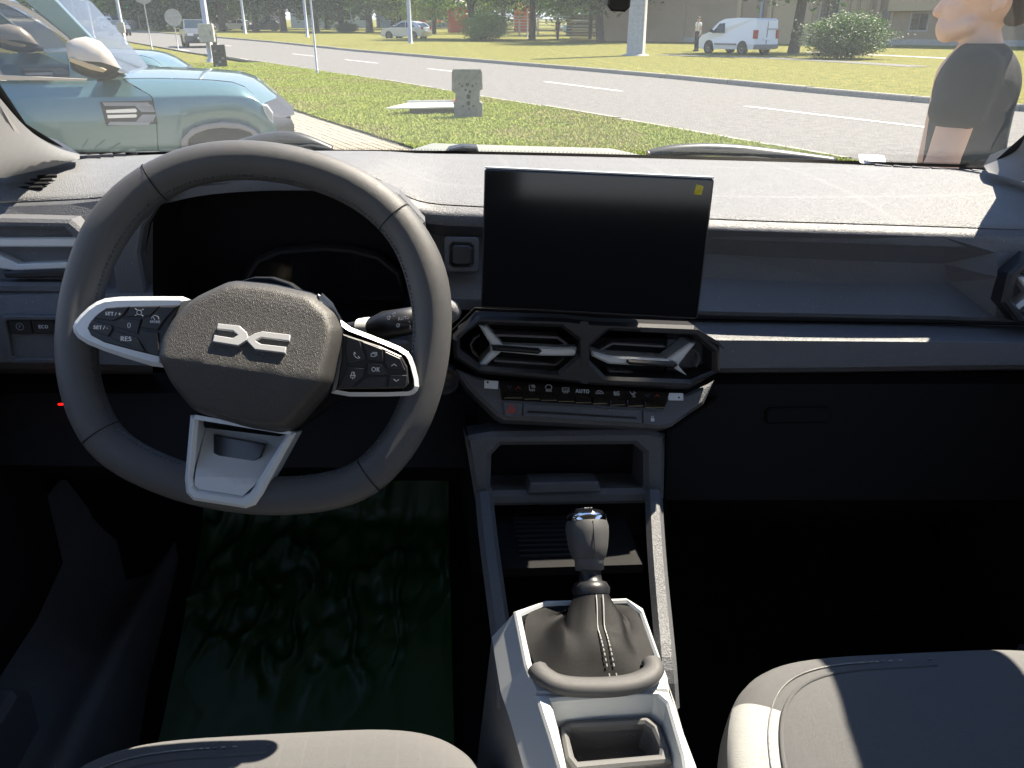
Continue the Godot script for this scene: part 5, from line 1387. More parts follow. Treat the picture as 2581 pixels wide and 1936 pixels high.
	loft(st, [jo([Vector3(-.6159, 1.1309, -1.02), Vector3(-.508, 1.1384, -1.016), Vector3(-.4267, 1.1438, -1.014), Vector3(-.327, 1.1581, -1.012)]), jo([Vector3(-.609, 1.115, -1), Vector3(-.5038, 1.1195, -.998), Vector3(-.4242, 1.1231, -.998), Vector3(-.3265, 1.1276, -.996)]), jo([Vector3(-.6171, 1.0509, -.985), Vector3(-.5122, 1.0519, -.985), Vector3(-.4319, 1.0526, -.985), Vector3(-.3336, 1.0536, -.985)]), jo([Vector3(-.6086, 1.0411, -.965), Vector3(-.505, 1.0431, -.965), Vector3(-.4256, 1.0448, -.965), Vector3(-.3286, 1.0468, -.965)]), jo([Vector3(-.6087, 1.019, -.955), Vector3(-.5052, 1.0207, -.955), Vector3(-.4258, 1.0223, -.955), Vector3(-.329, 1.0227, -.955)]), jo([Vector3(-.6167, .966, -.945), Vector3(-.5125, .9645, -.945), Vector3(-.4326, .9631, -.945), Vector3(-.3349, .9591, -.945)]), jo([Vector3(-.6283, .9524, -.96), Vector3(-.5225, .9495, -.96), Vector3(-.441, .948, -.96), Vector3(-.3411, .9464, -.96)]), jo([Vector3(-.6907, .9006, -1.05), Vector3(-.5738, .9001, -1.05), Vector3(-.4841, .8997, -1.05), Vector3(-.3743, .8992, -1.05)])]); obj("driver_end_panel", st, M.trim, t)
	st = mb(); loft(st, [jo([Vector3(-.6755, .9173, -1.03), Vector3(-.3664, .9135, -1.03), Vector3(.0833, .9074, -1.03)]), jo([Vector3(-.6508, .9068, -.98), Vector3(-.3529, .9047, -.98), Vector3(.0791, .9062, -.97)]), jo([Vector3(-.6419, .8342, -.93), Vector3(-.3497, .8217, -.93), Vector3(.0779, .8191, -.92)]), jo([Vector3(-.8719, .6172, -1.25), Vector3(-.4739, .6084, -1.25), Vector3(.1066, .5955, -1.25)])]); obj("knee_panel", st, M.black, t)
	st = mb(); box(st, Vector3(0, 0, 0), Vector3(0.010, 0.0016, 0.002)); obj("warning_led", st, M.led, t, at(Vector3(-.4557, .9021, -.955)))
	# side vent
	var vx := frame(-4, 0, 0, Vector3(-.4681, 1.0921, -.975))
	var vn := thing("side_vent", "driver's side air vent with a silver arrow shaped louvre", "air vent", vx)
	st = mb(); ring(st, rect(-0.17, -0.048, 0.078, 0.042, 0.022), rect(-0.16, -0.034, 0.066, 0.030, 0.018), -0.03, 0.006, 0.004, 0.03); obj("housing", st, M.trim, vn, vx)
	st = mb(); prism(st, rect(-0.165, -0.04, 0.07, 0.035), -0.06, -0.05); obj("back", st, M.deep, vn, vx)
	st = mb(); prism(st, P2([-.15, .018, -.02, .018, .062, .020, .066, .012, .055, .008, -.02, .007, -.15, .004]), -0.02, -0.002, 0.002); obj("top_louvre", st, M.silver, vn, vx)
	st = mb(); prism(st, P2([-.058, -.001, -.036, -.001, -.014, -.013, .056, -.009, .056, -.017, -.018, -.021, -.04, -.018]), -0.02, 0.0, 0.0015); obj("arrow_louvre", st, M.silver, vn, vx)
	st = mb(); prism(st, P2([-.03, -.021, .045, -.018, .05, -.022, .045, -.027, -.028, -.029]), -0.01, 0.006, 0.002); obj("thumb_slider", st, M.satin_black, vn, vx)
	for i in 2:
		st = mb(); box(st, Vector3(-0.03, 0.000 - i * 0.012, -0.035), Vector3(0.19, 0.002, 0.03)); obj("slat", st, M.satin_black, vn, vx)
	# passenger's vent at the far end
	var rx := frame(-6, -8, 0, Vector3(.8291, 1.0767, -.925))
	var rv := thing("passenger_vent", "angular passenger side air vent with a silver louvre by the door", "air vent", rx)
	st = mb(); ring(st, P2([-.062, .018, -.040, .044, .05, .048, .07, .022, .07, -.026, .045, -.046, -.036, -.048, -.062, -.022]), P2([-.048, .014, -.030, .034, .042, .036, .056, .018, .056, -.020, .036, -.036, -.028, -.038, -.048, -.018]), -0.02, 0.008, 0.004, 0.03); obj("housing", st, M.satin_black, rv, rx)
	st = mb(); prism(st, rect(-0.05, -0.04, 0.058, 0.04, 0.02), -0.05, -0.045); obj("back", st, M.deep, rv, rx)
	st = mb(); prism(st, P2([-.046, .012, -.036, .014, -.012, -.004, .05, -.002, .05, -.012, -.016, -.014, -.034, -.032, -.044, -.030, -.024, -.010]), -0.02, 0.002, 0.002); obj("arrow_louvre", st, M.silver, rv, rx)
	for i in 2:
		st = mb(); box(st, Vector3(0.01, 0.016 - i * 0.04, -0.02), Vector3(0.08, 0.003, 0.02)); obj("slat", st, M.cladding, rv, rx)
	# row of switches with a pocket below
	var bx := frame(-3, 0, 0, Vector3(-.4677, 1.0098, -.948))
	st = mb(); ring(st, rect(-0.034, -0.046, 0.06, 0.014, 0.004), rect(-0.028, -0.040, 0.06, 0.009, 0.003), -0.01, 0.004, 0.001, 0.04); var br := obj("switch_frame", st, M.trim, t, bx)
	for i in 3:
		var c0 := -0.0265 + i * 0.0265
		st = mb(); prism(st, rect(c0, -0.009, c0 + 0.0255, 0.0085), -0.012, 0.001, 0.0008); obj("switch", st, M.button, br, bx)
	st = mb(); line2(st, oval(Vector2(-0.0138, 0), 0.0042, 0.0042, 14), 0.0007, 0.0014, true); obj("parking_symbol", st, M.grey_print, br, bx)
	words("P", "parking_symbol", M.grey_print, br, bx, 0.0036, Vector2(-0.0138, 0), 0, 0.0012)
	words("ECO", "eco_lettering", M.white_print, br, bx, 0.0042, Vector2(0.0128, 0.0), 0, 0.0012, true)
	st = mb(); prism(st, rect(-0.03, -0.044, 0.06, -0.009), -0.055, -0.05); obj("pocket_back", st, M.deep, br, bx)
	# corner demister in the top pad and ribs at the glass
	for k in 4:
		var a: Vector3 = (Vector3(-.5038, 1.1494, -1.055)).lerp(Vector3(-.4883, 1.1588, -1.085), k / 3.0)
		var b: Vector3 = (Vector3(-.4707, 1.1522, -1.05)).lerp(Vector3(-.4645, 1.1614, -1.08), k / 3.0)
		st = mb(true); tube(st, [a + Vector3(0, 0.004, 0), b + Vector3(0, 0.004, 0)], 0.0026, 6); obj("demister_slat", st, M.deep, t)
	for sgn in 2:
		for k in 6:
			var a: Vector3 = (Vector3(-.4895, 1.157, -1.27)).lerp(Vector3(-.4498, 1.1416, -1.42), k / 5.0) if sgn == 0 else (Vector3(.8349, 1.1557, -1.4)).lerp(Vector3(.9555, 1.1653, -1.3), k / 5.0)
			st = mb(); box(st, Vector3.ZERO, Vector3(0.028, 0.006, 0.010), Transform3D(Basis(Vector3.UP, 0.5 if sgn == 0 else -0.6), a + Vector3(0, 0.005, 0.01))); obj("defroster_rib", st, M.trim, t)

func icon(parent, m, rel: Transform3D, z: float, strokes: Array, c: Vector2, s: float, turn := 0.0, w := 0.0006):
	var st := mb()
	var cs := cos(deg_to_rad(turn))
	var sn := sin(deg_to_rad(turn))
	for k in strokes:
		var p := []
		for q in k: p.append(c + Vector2(q.x * cs - q.y * sn, q.x * sn + q.y * cs) * s)
		line2(st, p, w, z)
	return obj("symbol", st, m, parent, rel)
func circle_pts(r: float, n := 12, a0 := 0.0, a1 := TAU) -> Array:
	var o := []
	for i in n + 1: o.append(Vector2(cos(a0 + (a1 - a0) * i / n), sin(a0 + (a1 - a0) * i / n)) * r)
	return o
func center(p: PackedVector2Array) -> Vector2:
	var c := Vector2.ZERO
	for q in p: c += q
	return c / p.size()
func cluster_and_wheel():
	# instrument binnacle behind the wheel
	var t := thing("instrument_cluster", "deep black instrument binnacle with an unlit display behind the wheel", "instrument cluster", plane_b)
	var outer: PackedVector2Array = P2([-.2102, -.0021, -.1948, .0496, -.1475, .0819, -.0934, .0981, -.0086, .1055, .0869, .1046, .1325, .0838, .1635, .0506, .1738, -.0836, .1397, -.1291, -.182, -.1287, -.2125, -.0788])
	var inner: PackedVector2Array = P2([-.1775, .0069, -.1683, .038, -.1449, .0702, -.1156, .0869, -.0096, .092, .0931, .0928, .1202, .0796, .142, .0491, .1525, -.0459, .14, -.1062, -.1761, -.1065, -.1763, -.0484])
	var st := mb(); ring(st, outer, inner, -0.03, 0.004, 0.003); obj("frame", st, M.trim, t, plane_b)
	st = mb(); wall(st, inner, -0.02, grow(inner, -0.012), -0.12); obj("shroud", st, M.deep, t, plane_b)
	st = mb(); flat_face(st, grow(inner, -0.006), -0.118); obj("back", st, M.deep, t, plane_b)
	var arch: PackedVector2Array = P2([-.0843, -.0541, -.0647, -.025, -.0321, -.0106, .0289, -.0053, .0655, -.0079, .1023, -.0177, .1306, -.0421, .139, -.0753, .1411, -.1734, -.1084, -.1728])
	st = mb(); prism(st, arch, -0.118, -0.095, 0.004); obj("display_hood", st, M.satin_black, t, plane_b)
	st = mb(); prism(st, grow(arch, -0.008), -0.096, -0.0935); obj("display", st, M.gloss_black, t, plane_b)
	# steering wheel
	var w := thing("steering_wheel", "grey leather steering wheel with silver spokes and a white emblem, turned slightly right", "steering wheel", plane_w)
	var path := []
	var rad := []
	var n := 96
	for i in n:
		var a := TAU * i / n
		var p := Vector2(cos(a), sin(a)) * 0.1695 * (1.0 - 0.02 * cos(4.0 * a))
		if p.y < -0.1: p = p.lerp(Vector2(p.x * 1.02, -0.1 - (absf(p.y) - 0.1) * 0.82), smoothstep(0.1, 0.16, -p.y))
		path.append(Vector3(p.x, p.y, 0))
		var grip := exp(-pow((absf(rad_to_deg(angle_difference(a, PI / 2))) - 62.0) / 13.0, 2.0))
		rad.append(0.0176 + 0.0016 * grip)
	var ring_of := func(i0: int, i1: int, grow_: float, sides: int, lo := 0.0, hi := TAU) -> Array:
		var secs := []
		for i in range(i0, i1 + 1):
			var k := posmod(i, n)
			var d: Vector3 = (path[posmod(k + 1, n)] - path[posmod(k - 1, n)]).normalized()
			var o := Vector3(d.y, -d.x, 0)
			var s := PackedVector3Array()
			for j in sides:
				var a := lo + (hi - lo) * j / (sides if hi - lo > 6 else sides - 1)
				s.append(path[k] + (o * cos(a) * 1.06 + Vector3.BACK * sin(a)) * (rad[k] + grow_))
			secs.append(s)
		return secs
	st = mb(true); loft(st, ring_of.call(0, n, 0.0, 20), true); obj("rim", st, M.leather, w, plane_w)
	for sp in [Vector2(-.1101, .1304), Vector2(.1175, .1268), Vector2(-.1294, -.1189), Vector2(.1197, -.122)]:
		var i := posmod(int(round(sp.angle() / TAU * n)), n)
		var secs: Array = ring_of.call(i, i + 1, 0.0007, 20)
		var s0 := PackedVector3Array()
		var s1 := PackedVector3Array()
		for j in 20:
			s0.append(secs[0][j].lerp(secs[1][j], 0.42)); s1.append(secs[0][j].lerp(secs[1][j], 0.52))
		st = mb(true); loft(st, [s0, s1], true); obj("leather_seam", st, M.deep, w, plane_w)
	# stitching on the inner edge
	st = mb()
	for i in 230:
		var f := i / 230.0 * n
		var k := int(f)
		var c0: Vector3 = path[k].lerp(path[(k + 1) % n], f - k)
		var d: Vector3 = (path[(k + 1) % n] - path[k]).normalized()
		var inn := Vector3(-d.y, d.x, 0)
		if c0.y < -0.11 and absf(c0.x) < 0.05: continue
		var c: Vector3 = c0 + (inn * 0.93 + Vector3.BACK * 0.45) * (rad[k] + 0.0002)
		box(st, Vector3.ZERO, Vector3(0.0026, 0.0012, 0.0012), Transform3D(Basis(Vector3.BACK, atan2(d.y, d.x) + 0.6), c))
	obj("stitching", st, M.dark_thread, w, plane_w).set_meta("kind", "stuff")
	# column boss behind
	st = mb(true); lathe(st, P2([.0, 0.0, .055, 0.0, .06, -.02, .05, -.16, .05, -.3]), 20, Transform3D(Basis(Vector3.RIGHT, PI / 2), Vector3(0, 0, -0.01))); obj("column_shroud", st, M.black, w, plane_w)
	# spokes and hub backing
	st = mb(); prism(st, P2([-.1542, -.0303, -.1319, .008, -.0694, .021, -.0318, .0391, .0474, .0435, .0857, .0218, .1497, .0017, .1553, -.0328, .0861, -.0511, .0526, -.0857, .0358, -.0946, -.0341, -.097, -.0463, -.0909, -.0803, -.0479]), -0.012, 0.002, 0.004); obj("spoke_frame", st, M.black, w, plane_w)
	# airbag cover: three facets, the middle one leaning up
	var out: PackedVector2Array = soft(P2([-.0284, .0458, .0084, .0491, .051, .0467, .0737, .0313, .0819, .0167, .0832, .0032, .0817, -.0379, .0529, -.0837, .0412, -.089, .0137, -.089, -.0289, -.0832, -.0402, -.0801, -.0611, -.0589, -.0735, -.0364, -.075, -.0221, -.0707, -.0012, -.0573, .0224]), 2, true, 0.13)
	var c0 := center(out)
	st = mb(true)
	var secs := []
	var hub_z := func(p: Vector2, t_: float) -> float:
		var z := 0.046 - 0.30 * p.y
		if p.y > 0.030: z = minf(z, 0.037 - (p.y - 0.030) * 0.42)
		if p.y < -0.036: z = minf(z, 0.0568 - (-0.036 - p.y) * 0.34)
		return z - 0.018 * pow(clampf((t_ - 0.86) / 0.14, 0, 1), 2.0)
	for i in 26:
		var t_ := 1.0 - pow(1.0 - i / 25.0, 1.35)
		var s := PackedVector3Array()
		for p in out:
			var q := c0.lerp(p, t_)
			s.append(Vector3(q.x, q.y, hub_z.call(q, t_)))
		secs.append(s)
	var skirt := PackedVector3Array()
	for p in out: skirt.append(Vector3(p.x, p.y, -0.005))
	secs.append(skirt)
	loft(st, secs, true); var hub := obj("airbag_cover", st, M.hub, w, plane_w)
	st = mb(); line2(st, P2([-.0278, -.0664, -.0133, -.0706, .0408, -.0678, .0466, -.0636, .0569, -.0543]), 0.002, 0.0365); obj("crease", st, M.hub, hub, plane_w)
	# emblem: two mirrored open brackets that meet
	for e in [P2([-.0242, .0006, -.0055, .0018, .0026, -.0036, .0044, -.007, .0042, -.0106, -.002, -.0169, -.0245, -.0169, -.0247, -.0108, -.0082, -.0107, -.0043, -.007, -.0093, -.0037, -.024, -.0044]), P2([.0403, .0012, .0156, .0001, .0093, -.0031, .0045, -.0077, .0047, -.0114, .0128, -.0177, .0394, -.0167, .0393, -.0108, .0168, -.012, .0115, -.0096, .0157, -.0056, .0407, -.0047])]:
		st = mb(); prism(st, e, -0.004, 0.0035, 0.0005); obj("emblem", st, M.emblem, w, plane_w * frame(-16.7, 0, 0, Vector3(0, 0, 0.046)))
	# left switch pod
	st = mb(); prism(st, soft(P2([-.1605, -.0243, -.1586, -.015, -.1465, .0022, -.1329, .0106, -.0951, .0176, -.0591, .0236, -.0656, .0103, -.0768, -.0221, -.0745, -.0386, -.0707, -.0481, -.1221, -.0411, -.1516, -.0339]), 1), -0.012, 0.024, 0.004); obj("spoke_trim", st, M.silver, w, plane_w)
	st = mb(); prism(st, P2([-.1451, -.0211, -.143, -.0134, -.1342, -.0037, -.1234, .0022, -.0675, .0136, -.0733, -.0072, -.0758, -.0222, -.0738, -.0368, -.1, -.0347, -.1284, -.0316, -.1409, -.0271]), 0.018, 0.0255, 0.0012); var pod := obj("switch_pod", st, M.satin_black, w, plane_w)
	var bl := [P2([-.1365, -.006, -.1305, -.0002, -.111, .0045, -.1157, -.0058, -.1229, -.0108, -.1405, -.0116]), P2([-.1095, .0047, -.0846, .009, -.0918, -.001, -.1133, -.0057]), P2([-.0831, .0092, -.0696, .0115, -.078, -.0024, -.0823, -.0127, -.0979, -.0127, -.0968, -.0042, -.0911, -.0012]), P2([-.1175, -.0087, -.0985, -.0048, -.1, -.0189, -.1205, -.016, -.1222, -.0139]), P2([-.1411, -.0133, -.1238, -.0149, -.1219, -.0184, -.1249, -.0258, -.1433, -.0214, -.1433, -.0174]), P2([-.1201, -.0199, -.0993, -.023, -.0897, -.0344, -.1229, -.0265]), P2([-.0989, -.0149, -.082, -.0147, -.0771, -.0364, -.0875, -.0345, -.0956, -.0227])]
	for b in bl:
		st = mb(); prism(st, b, 0.024, 0.0275, 0.0006); obj("button", st, M.button, pod, plane_w)
	var tl := -1.5 + 8.8
	words("SET / +", "lettering", M.white_print, pod, plane_w, 0.0032, Vector2(-.1238, -.0045), tl, 0.0276, true)
	words("SET / -", "lettering", M.white_print, pod, plane_w, 0.0032, Vector2(-.1323, -.0187), tl, 0.0276, true)
	words("0", "lettering", M.white_print, pod, plane_w, 0.0044, Vector2(-.1081, -.0125), tl, 0.0276)
	words("RES", "lettering", M.white_print, pod, plane_w, 0.0042, Vector2(-.1088, -.0251), tl, 0.0276, true)
	words("MODE", "lettering", M.white_print, pod, plane_w, 0.0022, Vector2(-.086, -.0055), tl, 0.0276, true)
	icon(pod, M.white_print, plane_w, 0.0279, [circle_pts(1.0, 12, 0.1, PI - 0.1), [Vector2(-0.1, -0.2), Vector2(-0.5, 0.45)]], Vector2(-.0862, -.003), 0.0032, tl)
	icon(pod, M.white_print, plane_w, 0.0279, [circle_pts(0.8, 14), [Vector2(-1.3, 1.2), Vector2(-0.9, 0.9)], [Vector2(1.3, 1.2), Vector2(0.9, 0.9)], [Vector2(-1.3, -1.2), Vector2(-0.9, -0.9)], [Vector2(1.3, -1.2), Vector2(0.9, -0.9)]], Vector2(-.1012, .0006), 0.0026, tl)
	# right switch pod
	st = mb(); prism(st, soft(P2([.0501, .0472, .0623, .0413, .0796, .0213, .1166, .0138, .1439, .0073, .1519, -.0011, .1616, -.0238, .1595, -.0322, .1511, -.0367, .0804, -.0481, .0817, -.0356, .0825, .0035, .0716, .0326]), 1), -0.012, 0.024, 0.004); obj("spoke_trim", st, M.silver, w, plane_w)
	st = mb(); prism(st, P2([.083, .0119, .1182, .0064, .1403, .0002, .1474, -.0089, .1515, -.0243, .1478, -.0295, .086, -.0404, .0856, -.0122]), 0.018, 0.0255, 0.0012); pod = obj("switch_pod", st, M.satin_black, w, plane_w)
	bl = [P2([.0876, .0103, .0995, .0084, .1085, -.0081, .0928, -.0161, .0884, -.0028]), P2([.1024, .0078, .1219, .0037, .1247, -.0077, .1109, -.0088]), P2([.1108, -.0109, .1252, -.0108, .13, -.0182, .1273, -.0209, .1109, -.0227]), P2([.0927, -.018, .1086, -.0167, .1087, -.0254, .0983, -.0357, .0879, -.0381]), P2([.1249, .0019, .1397, -.0022, .1463, -.0126, .1302, -.0136, .1263, -.009]), P2([.1325, -.0192, .1486, -.0166, .1496, -.0274, .133, -.0305]), P2([.1109, -.025, .1297, -.0219, .1312, -.031, .1019, -.036])]
	for b in bl:
		st = mb(); prism(st, b, 0.024, 0.0275, 0.0006); obj("button", st, M.button, pod, plane_w)
	words("OK", "lettering", M.white_print, pod, plane_w, 0.0042, Vector2(.1188, -.0162), tl, 0.0276)
	icon(pod, M.white_print, plane_w, 0.0279, [[Vector2(-0.8, 0.9), Vector2(-0.9, 0.2), Vector2(-0.4, -0.5), Vector2(0.4, -0.95), Vector2(0.9, -0.7)], [Vector2(-0.8, 0.9), Vector2(-0.4, 0.5)], [Vector2(0.9, -0.7), Vector2(0.5, -0.3)]], Vector2(.0994, -.006), 0.003, tl)
	icon(pod, M.white_print, plane_w, 0.0279, [[Vector2(-0.9, -0.7), Vector2(0.5, -0.7), Vector2(0.5, 0.3), Vector2(-0.9, 0.3), Vector2(-0.9, -0.7)], [Vector2(-0.4, 0.7), Vector2(1.0, 0.7), Vector2(1.0, -0.3)]], Vector2(.1148, -.0026), 0.0027, tl)
	icon(pod, M.white_print, plane_w, 0.0279, [[Vector2(-0.3, 1), Vector2(-0.4, 0), Vector2(0.4, 0), Vector2(0.3, 1), Vector2(-0.3, 1)], [Vector2(-0.7, 0.1), Vector2(-0.5, -0.6), Vector2(0.5, -0.6), Vector2(0.7, 0.1)], [Vector2(0, -0.6), Vector2(0, -1)]], Vector2(.0988, -.0254), 0.0032, tl)
	icon(pod, M.white_print, plane_w, 0.0279, [[Vector2(-1, -0.4), Vector2(0, 0.4), Vector2(1, -0.4)]], Vector2(.135, -.0093), 0.0022, tl)
	icon(pod, M.white_print, plane_w, 0.0279, [[Vector2(-1, 0.4), Vector2(0, -0.4), Vector2(1, 0.4)]], Vector2(.1394, -.0233), 0.0022, tl)
	# lower spoke
	var lo: PackedVector2Array = P2([-.0437, -.0858, -.039, -.1454, -.0357, -.1575, -.0281, -.1635, .0204, -.1639, .0285, -.1595, .0341, -.1478, .0363, -.1396, .0544, -.0868])
	var li: PackedVector2Array = P2([-.0359, -.0877, -.0315, -.1433, -.0292, -.1493, -.0243, -.1526, .0159, -.1528, .0214, -.1488, .0254, -.1406, .0285, -.1328, .0463, -.0892])
	st = mb(); ring(st, lo, li, -0.014, 0.0205, 0.003, 0.0); obj("lower_spoke", st, M.silver, w, plane_w)
	st = mb()
	var rows_ := []
	for k in 9:
		var f := k / 8.0
		var lft: Vector2 = li[0].lerp(li[2], f)
		var rgt: Vector2 = li[8].lerp(li[6], f)
		var r := PackedVector3Array()
		for q in 7:
			var p := lft.lerp(rgt, q / 6.0)
			r.append(Vector3(p.x, p.y, lerpf(0.0188, -0.010, clampf((p.y + 0.138) / 0.045, 0, 1))))
		rows_.append(r)
	var last := PackedVector3Array()
	for q in 7:
		var p := li[3].lerp(li[4], q / 6.0)
		last.append(Vector3(p.x, p.y, 0.0188))
	rows_.append(last)
	loft(st, rows_)
	obj("spoke_recess", st, M.silver, w, plane_w)
	st = mb(); prism(st, P2([-.0231, -.1013, .0265, -.1029, .0234, -.1162, .0175, -.1218, -.0145, -.1214, -.0201, -.119]), -0.03, 0.0075, 0.001); obj("spoke_window", st, M.gloss_black, w, plane_w)
	# stalks
	var sk := thing("wiper_stalk", "black wiper stalk with white markings right of the steering column", "stalk", at(Vector3(-.0748, 1.065, -.8)))
	st = mb(true); tube(st, [Vector3(-.0844, 1.0522, -.82), Vector3(-.0579, 1.064, -.8), Vector3(-.0403, 1.0698, -.79), Vector3(-.0014, 1.0818, -.78)], [0.009, 0.009, 0.0155, 0.0135], 14); obj("stalk", st, M.satin_black, sk)
	st = mb(true); tube(st, [Vector3(-.0664, 1.0623, -.803), Vector3(-.0552, 1.0661, -.797)], 0.0105, 14); obj("ring_collar", st, M.silver, sk)
	var sx := frame(-14, 0, 9, Vector3(-.022, 1.0861, -.765))
	words("AUTO", "lettering", M.white_print, sk, sx, 0.0032, Vector2(0.003, 0.001), 0, 0.0005, true)
	words("1", "lettering", M.white_print, sk, sx, 0.003, Vector2(0.008, -0.004), 0, 0.0004)
	words("2", "lettering", M.white_print, sk, sx, 0.003, Vector2(0.008, -0.009), 0, 0.0)
	for q in [Vector2(-0.012, 0.003), Vector2(-0.006, 0.0055), Vector2(-0.004, -0.006)]:
		icon(sk, M.white_print, sx, 0.001, [circle_pts(1.0, 8, 0.6, 2.6), [Vector2(-0.8, 0.55), Vector2(-0.4, -0.5), Vector2(0.4, -0.5), Vector2(0.8, 0.55)]], q, 0.0018, 0, 0.0008)
	var s2 := thing("remote_stalk", "rounded dark grey control pod poking out behind the wheel's right side", "stalk", at(Vector3(.0312, 1.0816, -.82)))
	st = mb(true); tube(st, [Vector3(-.0066, 1.0546, -.82), Vector3(.0162, 1.0665, -.82), Vector3(.0313, 1.0784, -.82), Vector3(.0358, 1.0827, -.82), Vector3(.0378, 1.0843, -.82)], [0.012, 0.0135, 0.013, 0.010, 0.003], 14); obj("pod", st, M.trim, s2)
	var s3 := thing("start_button", "round dark start button half hidden behind the wheel rim", "button", at(Vector3(.0287, .945, -.93)))
	st = mb(true); lathe(st, P2([.020, -.01, .020, .004, .017, .007, .0155, .005, .0, .005]), 24, frame(80, 0, 0, Vector3(.0275, .945, -.93))); obj("knob", st, M.satin_black, s3)

func screen_and_vents():
	var t := thing("infotainment_screen", "large black tablet screen standing in the middle of the dashboard", "screen", plane_s)
	var st := mb(); prism(st, rect(-0.125, -0.0785, 0.125, 0.0785, 0.002), -0.014, 0.0, 0.0012); obj("bezel", st, M.satin_black, t, plane_s)
	st = mb(); prism(st, rect(-0.1235, -0.076, 0.1235, 0.077), -0.002, 0.0008, 0.0004); obj("display_glass", st, M.gloss_black, t, plane_s)
	st = mb(); box(st, Vector3(0, 0.0795, -0.007), Vector3(0.249, 0.0016, 0.013)); obj("top_edge", st, M.silver, t, plane_s)
	st = mb(); box(st, Vector3(0, -0.01, -0.05), Vector3(0.16, 0.10, 0.075)); obj("mount", st, M.black, t, plane_s)
	var yl := plane_s * at(Vector3(0.1085, 0.0665, 0.001))
	var y := thing("yellow_sticker", "small yellow corner sticker on the black screen", "sticker", yl)
	st = mb(); prism(st, P2([-.004, -.005, .0045, -.0055, .0055, .004, -.002, .0055]), 0.0, 0.0005); obj("paper", st, M.yellow, y, yl)
	st = mb(); tri(st, Vector3(-.004, -.005, .0006), Vector3(.0045, -.0055, .0006), Vector3(.001, .001, .003)); obj("fold", st, M.yellow, y, yl)
	# twin centre vents
	var v := thing("centre_vents", "pair of angular centre air vents with silver arrow louvres below the screen", "air vent", plane_v)
	st = mb(); ring(st, P2([-.1538, .0196, -.1257, .0492, -.0197, .0457, .0031, .0432, .0074, -.0364, -.0161, -.0337, -.1238, -.0223, -.1527, -.0033]), P2([-.1459, .0231, -.123, .0383, -.0248, .0351, -.0021, .0184, -.0013, .0022, -.0259, -.0203, -.1202, -.0128, -.1457, .0077]), -0.015, 0.014, 0.004, 0.035); ring(st, P2([.0031, .0432, .0244, .0415, .1411, .0374, .1757, .0131, .1801, -.0205, .1399, -.0446, .0291, -.0384, .0074, -.0364]), P2([.0119, .0112, .0338, .0312, .1404, .0254, .1672, .0039, .1696, -.0197, .1421, -.0317, .0339, -.027, .0129, -.0068]), -0.015, 0.014, 0.004, 0.035); prism(st, P2([-.0014, .0428, .0081, .0423, .0124, -.0357, .0026, -.0345]), -0.01, 0.0139); obj("housing", st, M.satin_black, v, plane_v)
	st = mb(); prism(st, P2([-.153, .0172, -.1249, .0463, .1454, .0349, .1805, .0102, .185, -.0238, .1442, -.0483, -.123, -.0257, -.1522, -.0064]), -0.055, -0.05); obj("back", st, M.deep, v, plane_v)
	var backs := [P2([-.1037, .0212, -.0236, .0183, -.0068, .0059, -.0066, .0022, -.0243, .015, -.1027, .0181]), P2([-.103, -.0114, -.0256, -.0171, -.0081, -.0052, -.0053, -.0061, -.0246, -.0199, -.1029, -.0145]), P2([.0298, .0022, .0457, .0105, .1142, .0063, .1144, .0037, .0468, .0077, .0317, 0]), P2([.0425, -.0257, .127, -.0336, .1271, -.0355, .0445, -.0285]), P2([-.133, .0077, -.1278, .0167, -.1203, .0199, -.1203, .0181, -.126, .0152, -.1307, .0077, -.1276, -.0023, -.1208, -.0078, -.1211, -.0098, -.1297, -.0036]), P2([.1519, .0022, .16, -.0035, .1628, -.0129, .158, -.0223, .1557, -.0214, .1601, -.0129, .1578, -.0044, .1512, .0003])]
	for b in backs:
		st = mb(); prism(st, b, -0.04, -0.012, 0.001); obj("slat", st, M.cladding, v, plane_v)
	st = mb(); prism(st, P2([-.1087, .0108, -.0944, .0115, -.023, .0083, -.0027, .0087, -.0022, -.0025, -.0232, -.0025, -.0466, -.0021, -.1085, .004]), -0.012, 0.006, 0.0025); prism(st, P2([-.1229, .0353, -.1148, .0348, -.093, .0108, -.1076, .0097]), -0.03, 0.005, 0.002); prism(st, P2([-.1075, .0044, -.096, .0022, -.1139, -.0144, -.1236, -.0139]), -0.03, 0.005, 0.002); obj("arrow_louvre", st, M.silver, v, plane_v)
	st = mb(); prism(st, P2([.0157, .004, .0366, -.002, .1126, -.0067, .1278, -.0123, .1284, -.0183, .0634, -.014, .0379, -.0125, .0166, -.0026]), -0.03, 0.006, 0.0025); prism(st, P2([.1116, -.0071, .1398, .0143, .1476, .0138, .1283, -.0134]), -0.03, 0.005, 0.002); prism(st, P2([.1281, -.0157, .1396, -.0276, .1334, -.025, .1215, -.0179]), -0.03, 0.005, 0.001); obj("arrow_louvre", st, M.silver, v, plane_v)
	for k in [P2([-.108, .0123, -.0505, .008, -.0463, .0044, -.0508, .0012, -.1061, .0055]), P2([.0617, -.006, .1198, -.0092, .126, -.0129, .1212, -.0168, .0636, -.0124, .0594, -.0095])]:
		st = mb(); prism(st, k, 0.0, 0.011, 0.0025); obj("thumb_slider", st, M.satin_black, v, plane_v)
	for k in [P2([.0725, .0337, .1456, .033, .172, .0185, .1803, .0102, .1805, .0083, .1705, .0148, .1442, .0281, .0727, .0305])]:
		st = mb(); prism(st, k, 0.010, 0.0142); obj("highlight_edge", st, M.satin_black, v, plane_v)
	# climate panel
	var c := thing("climate_panel", "grey climate control panel with a row of chrome edged keys", "control panel", plane_h)
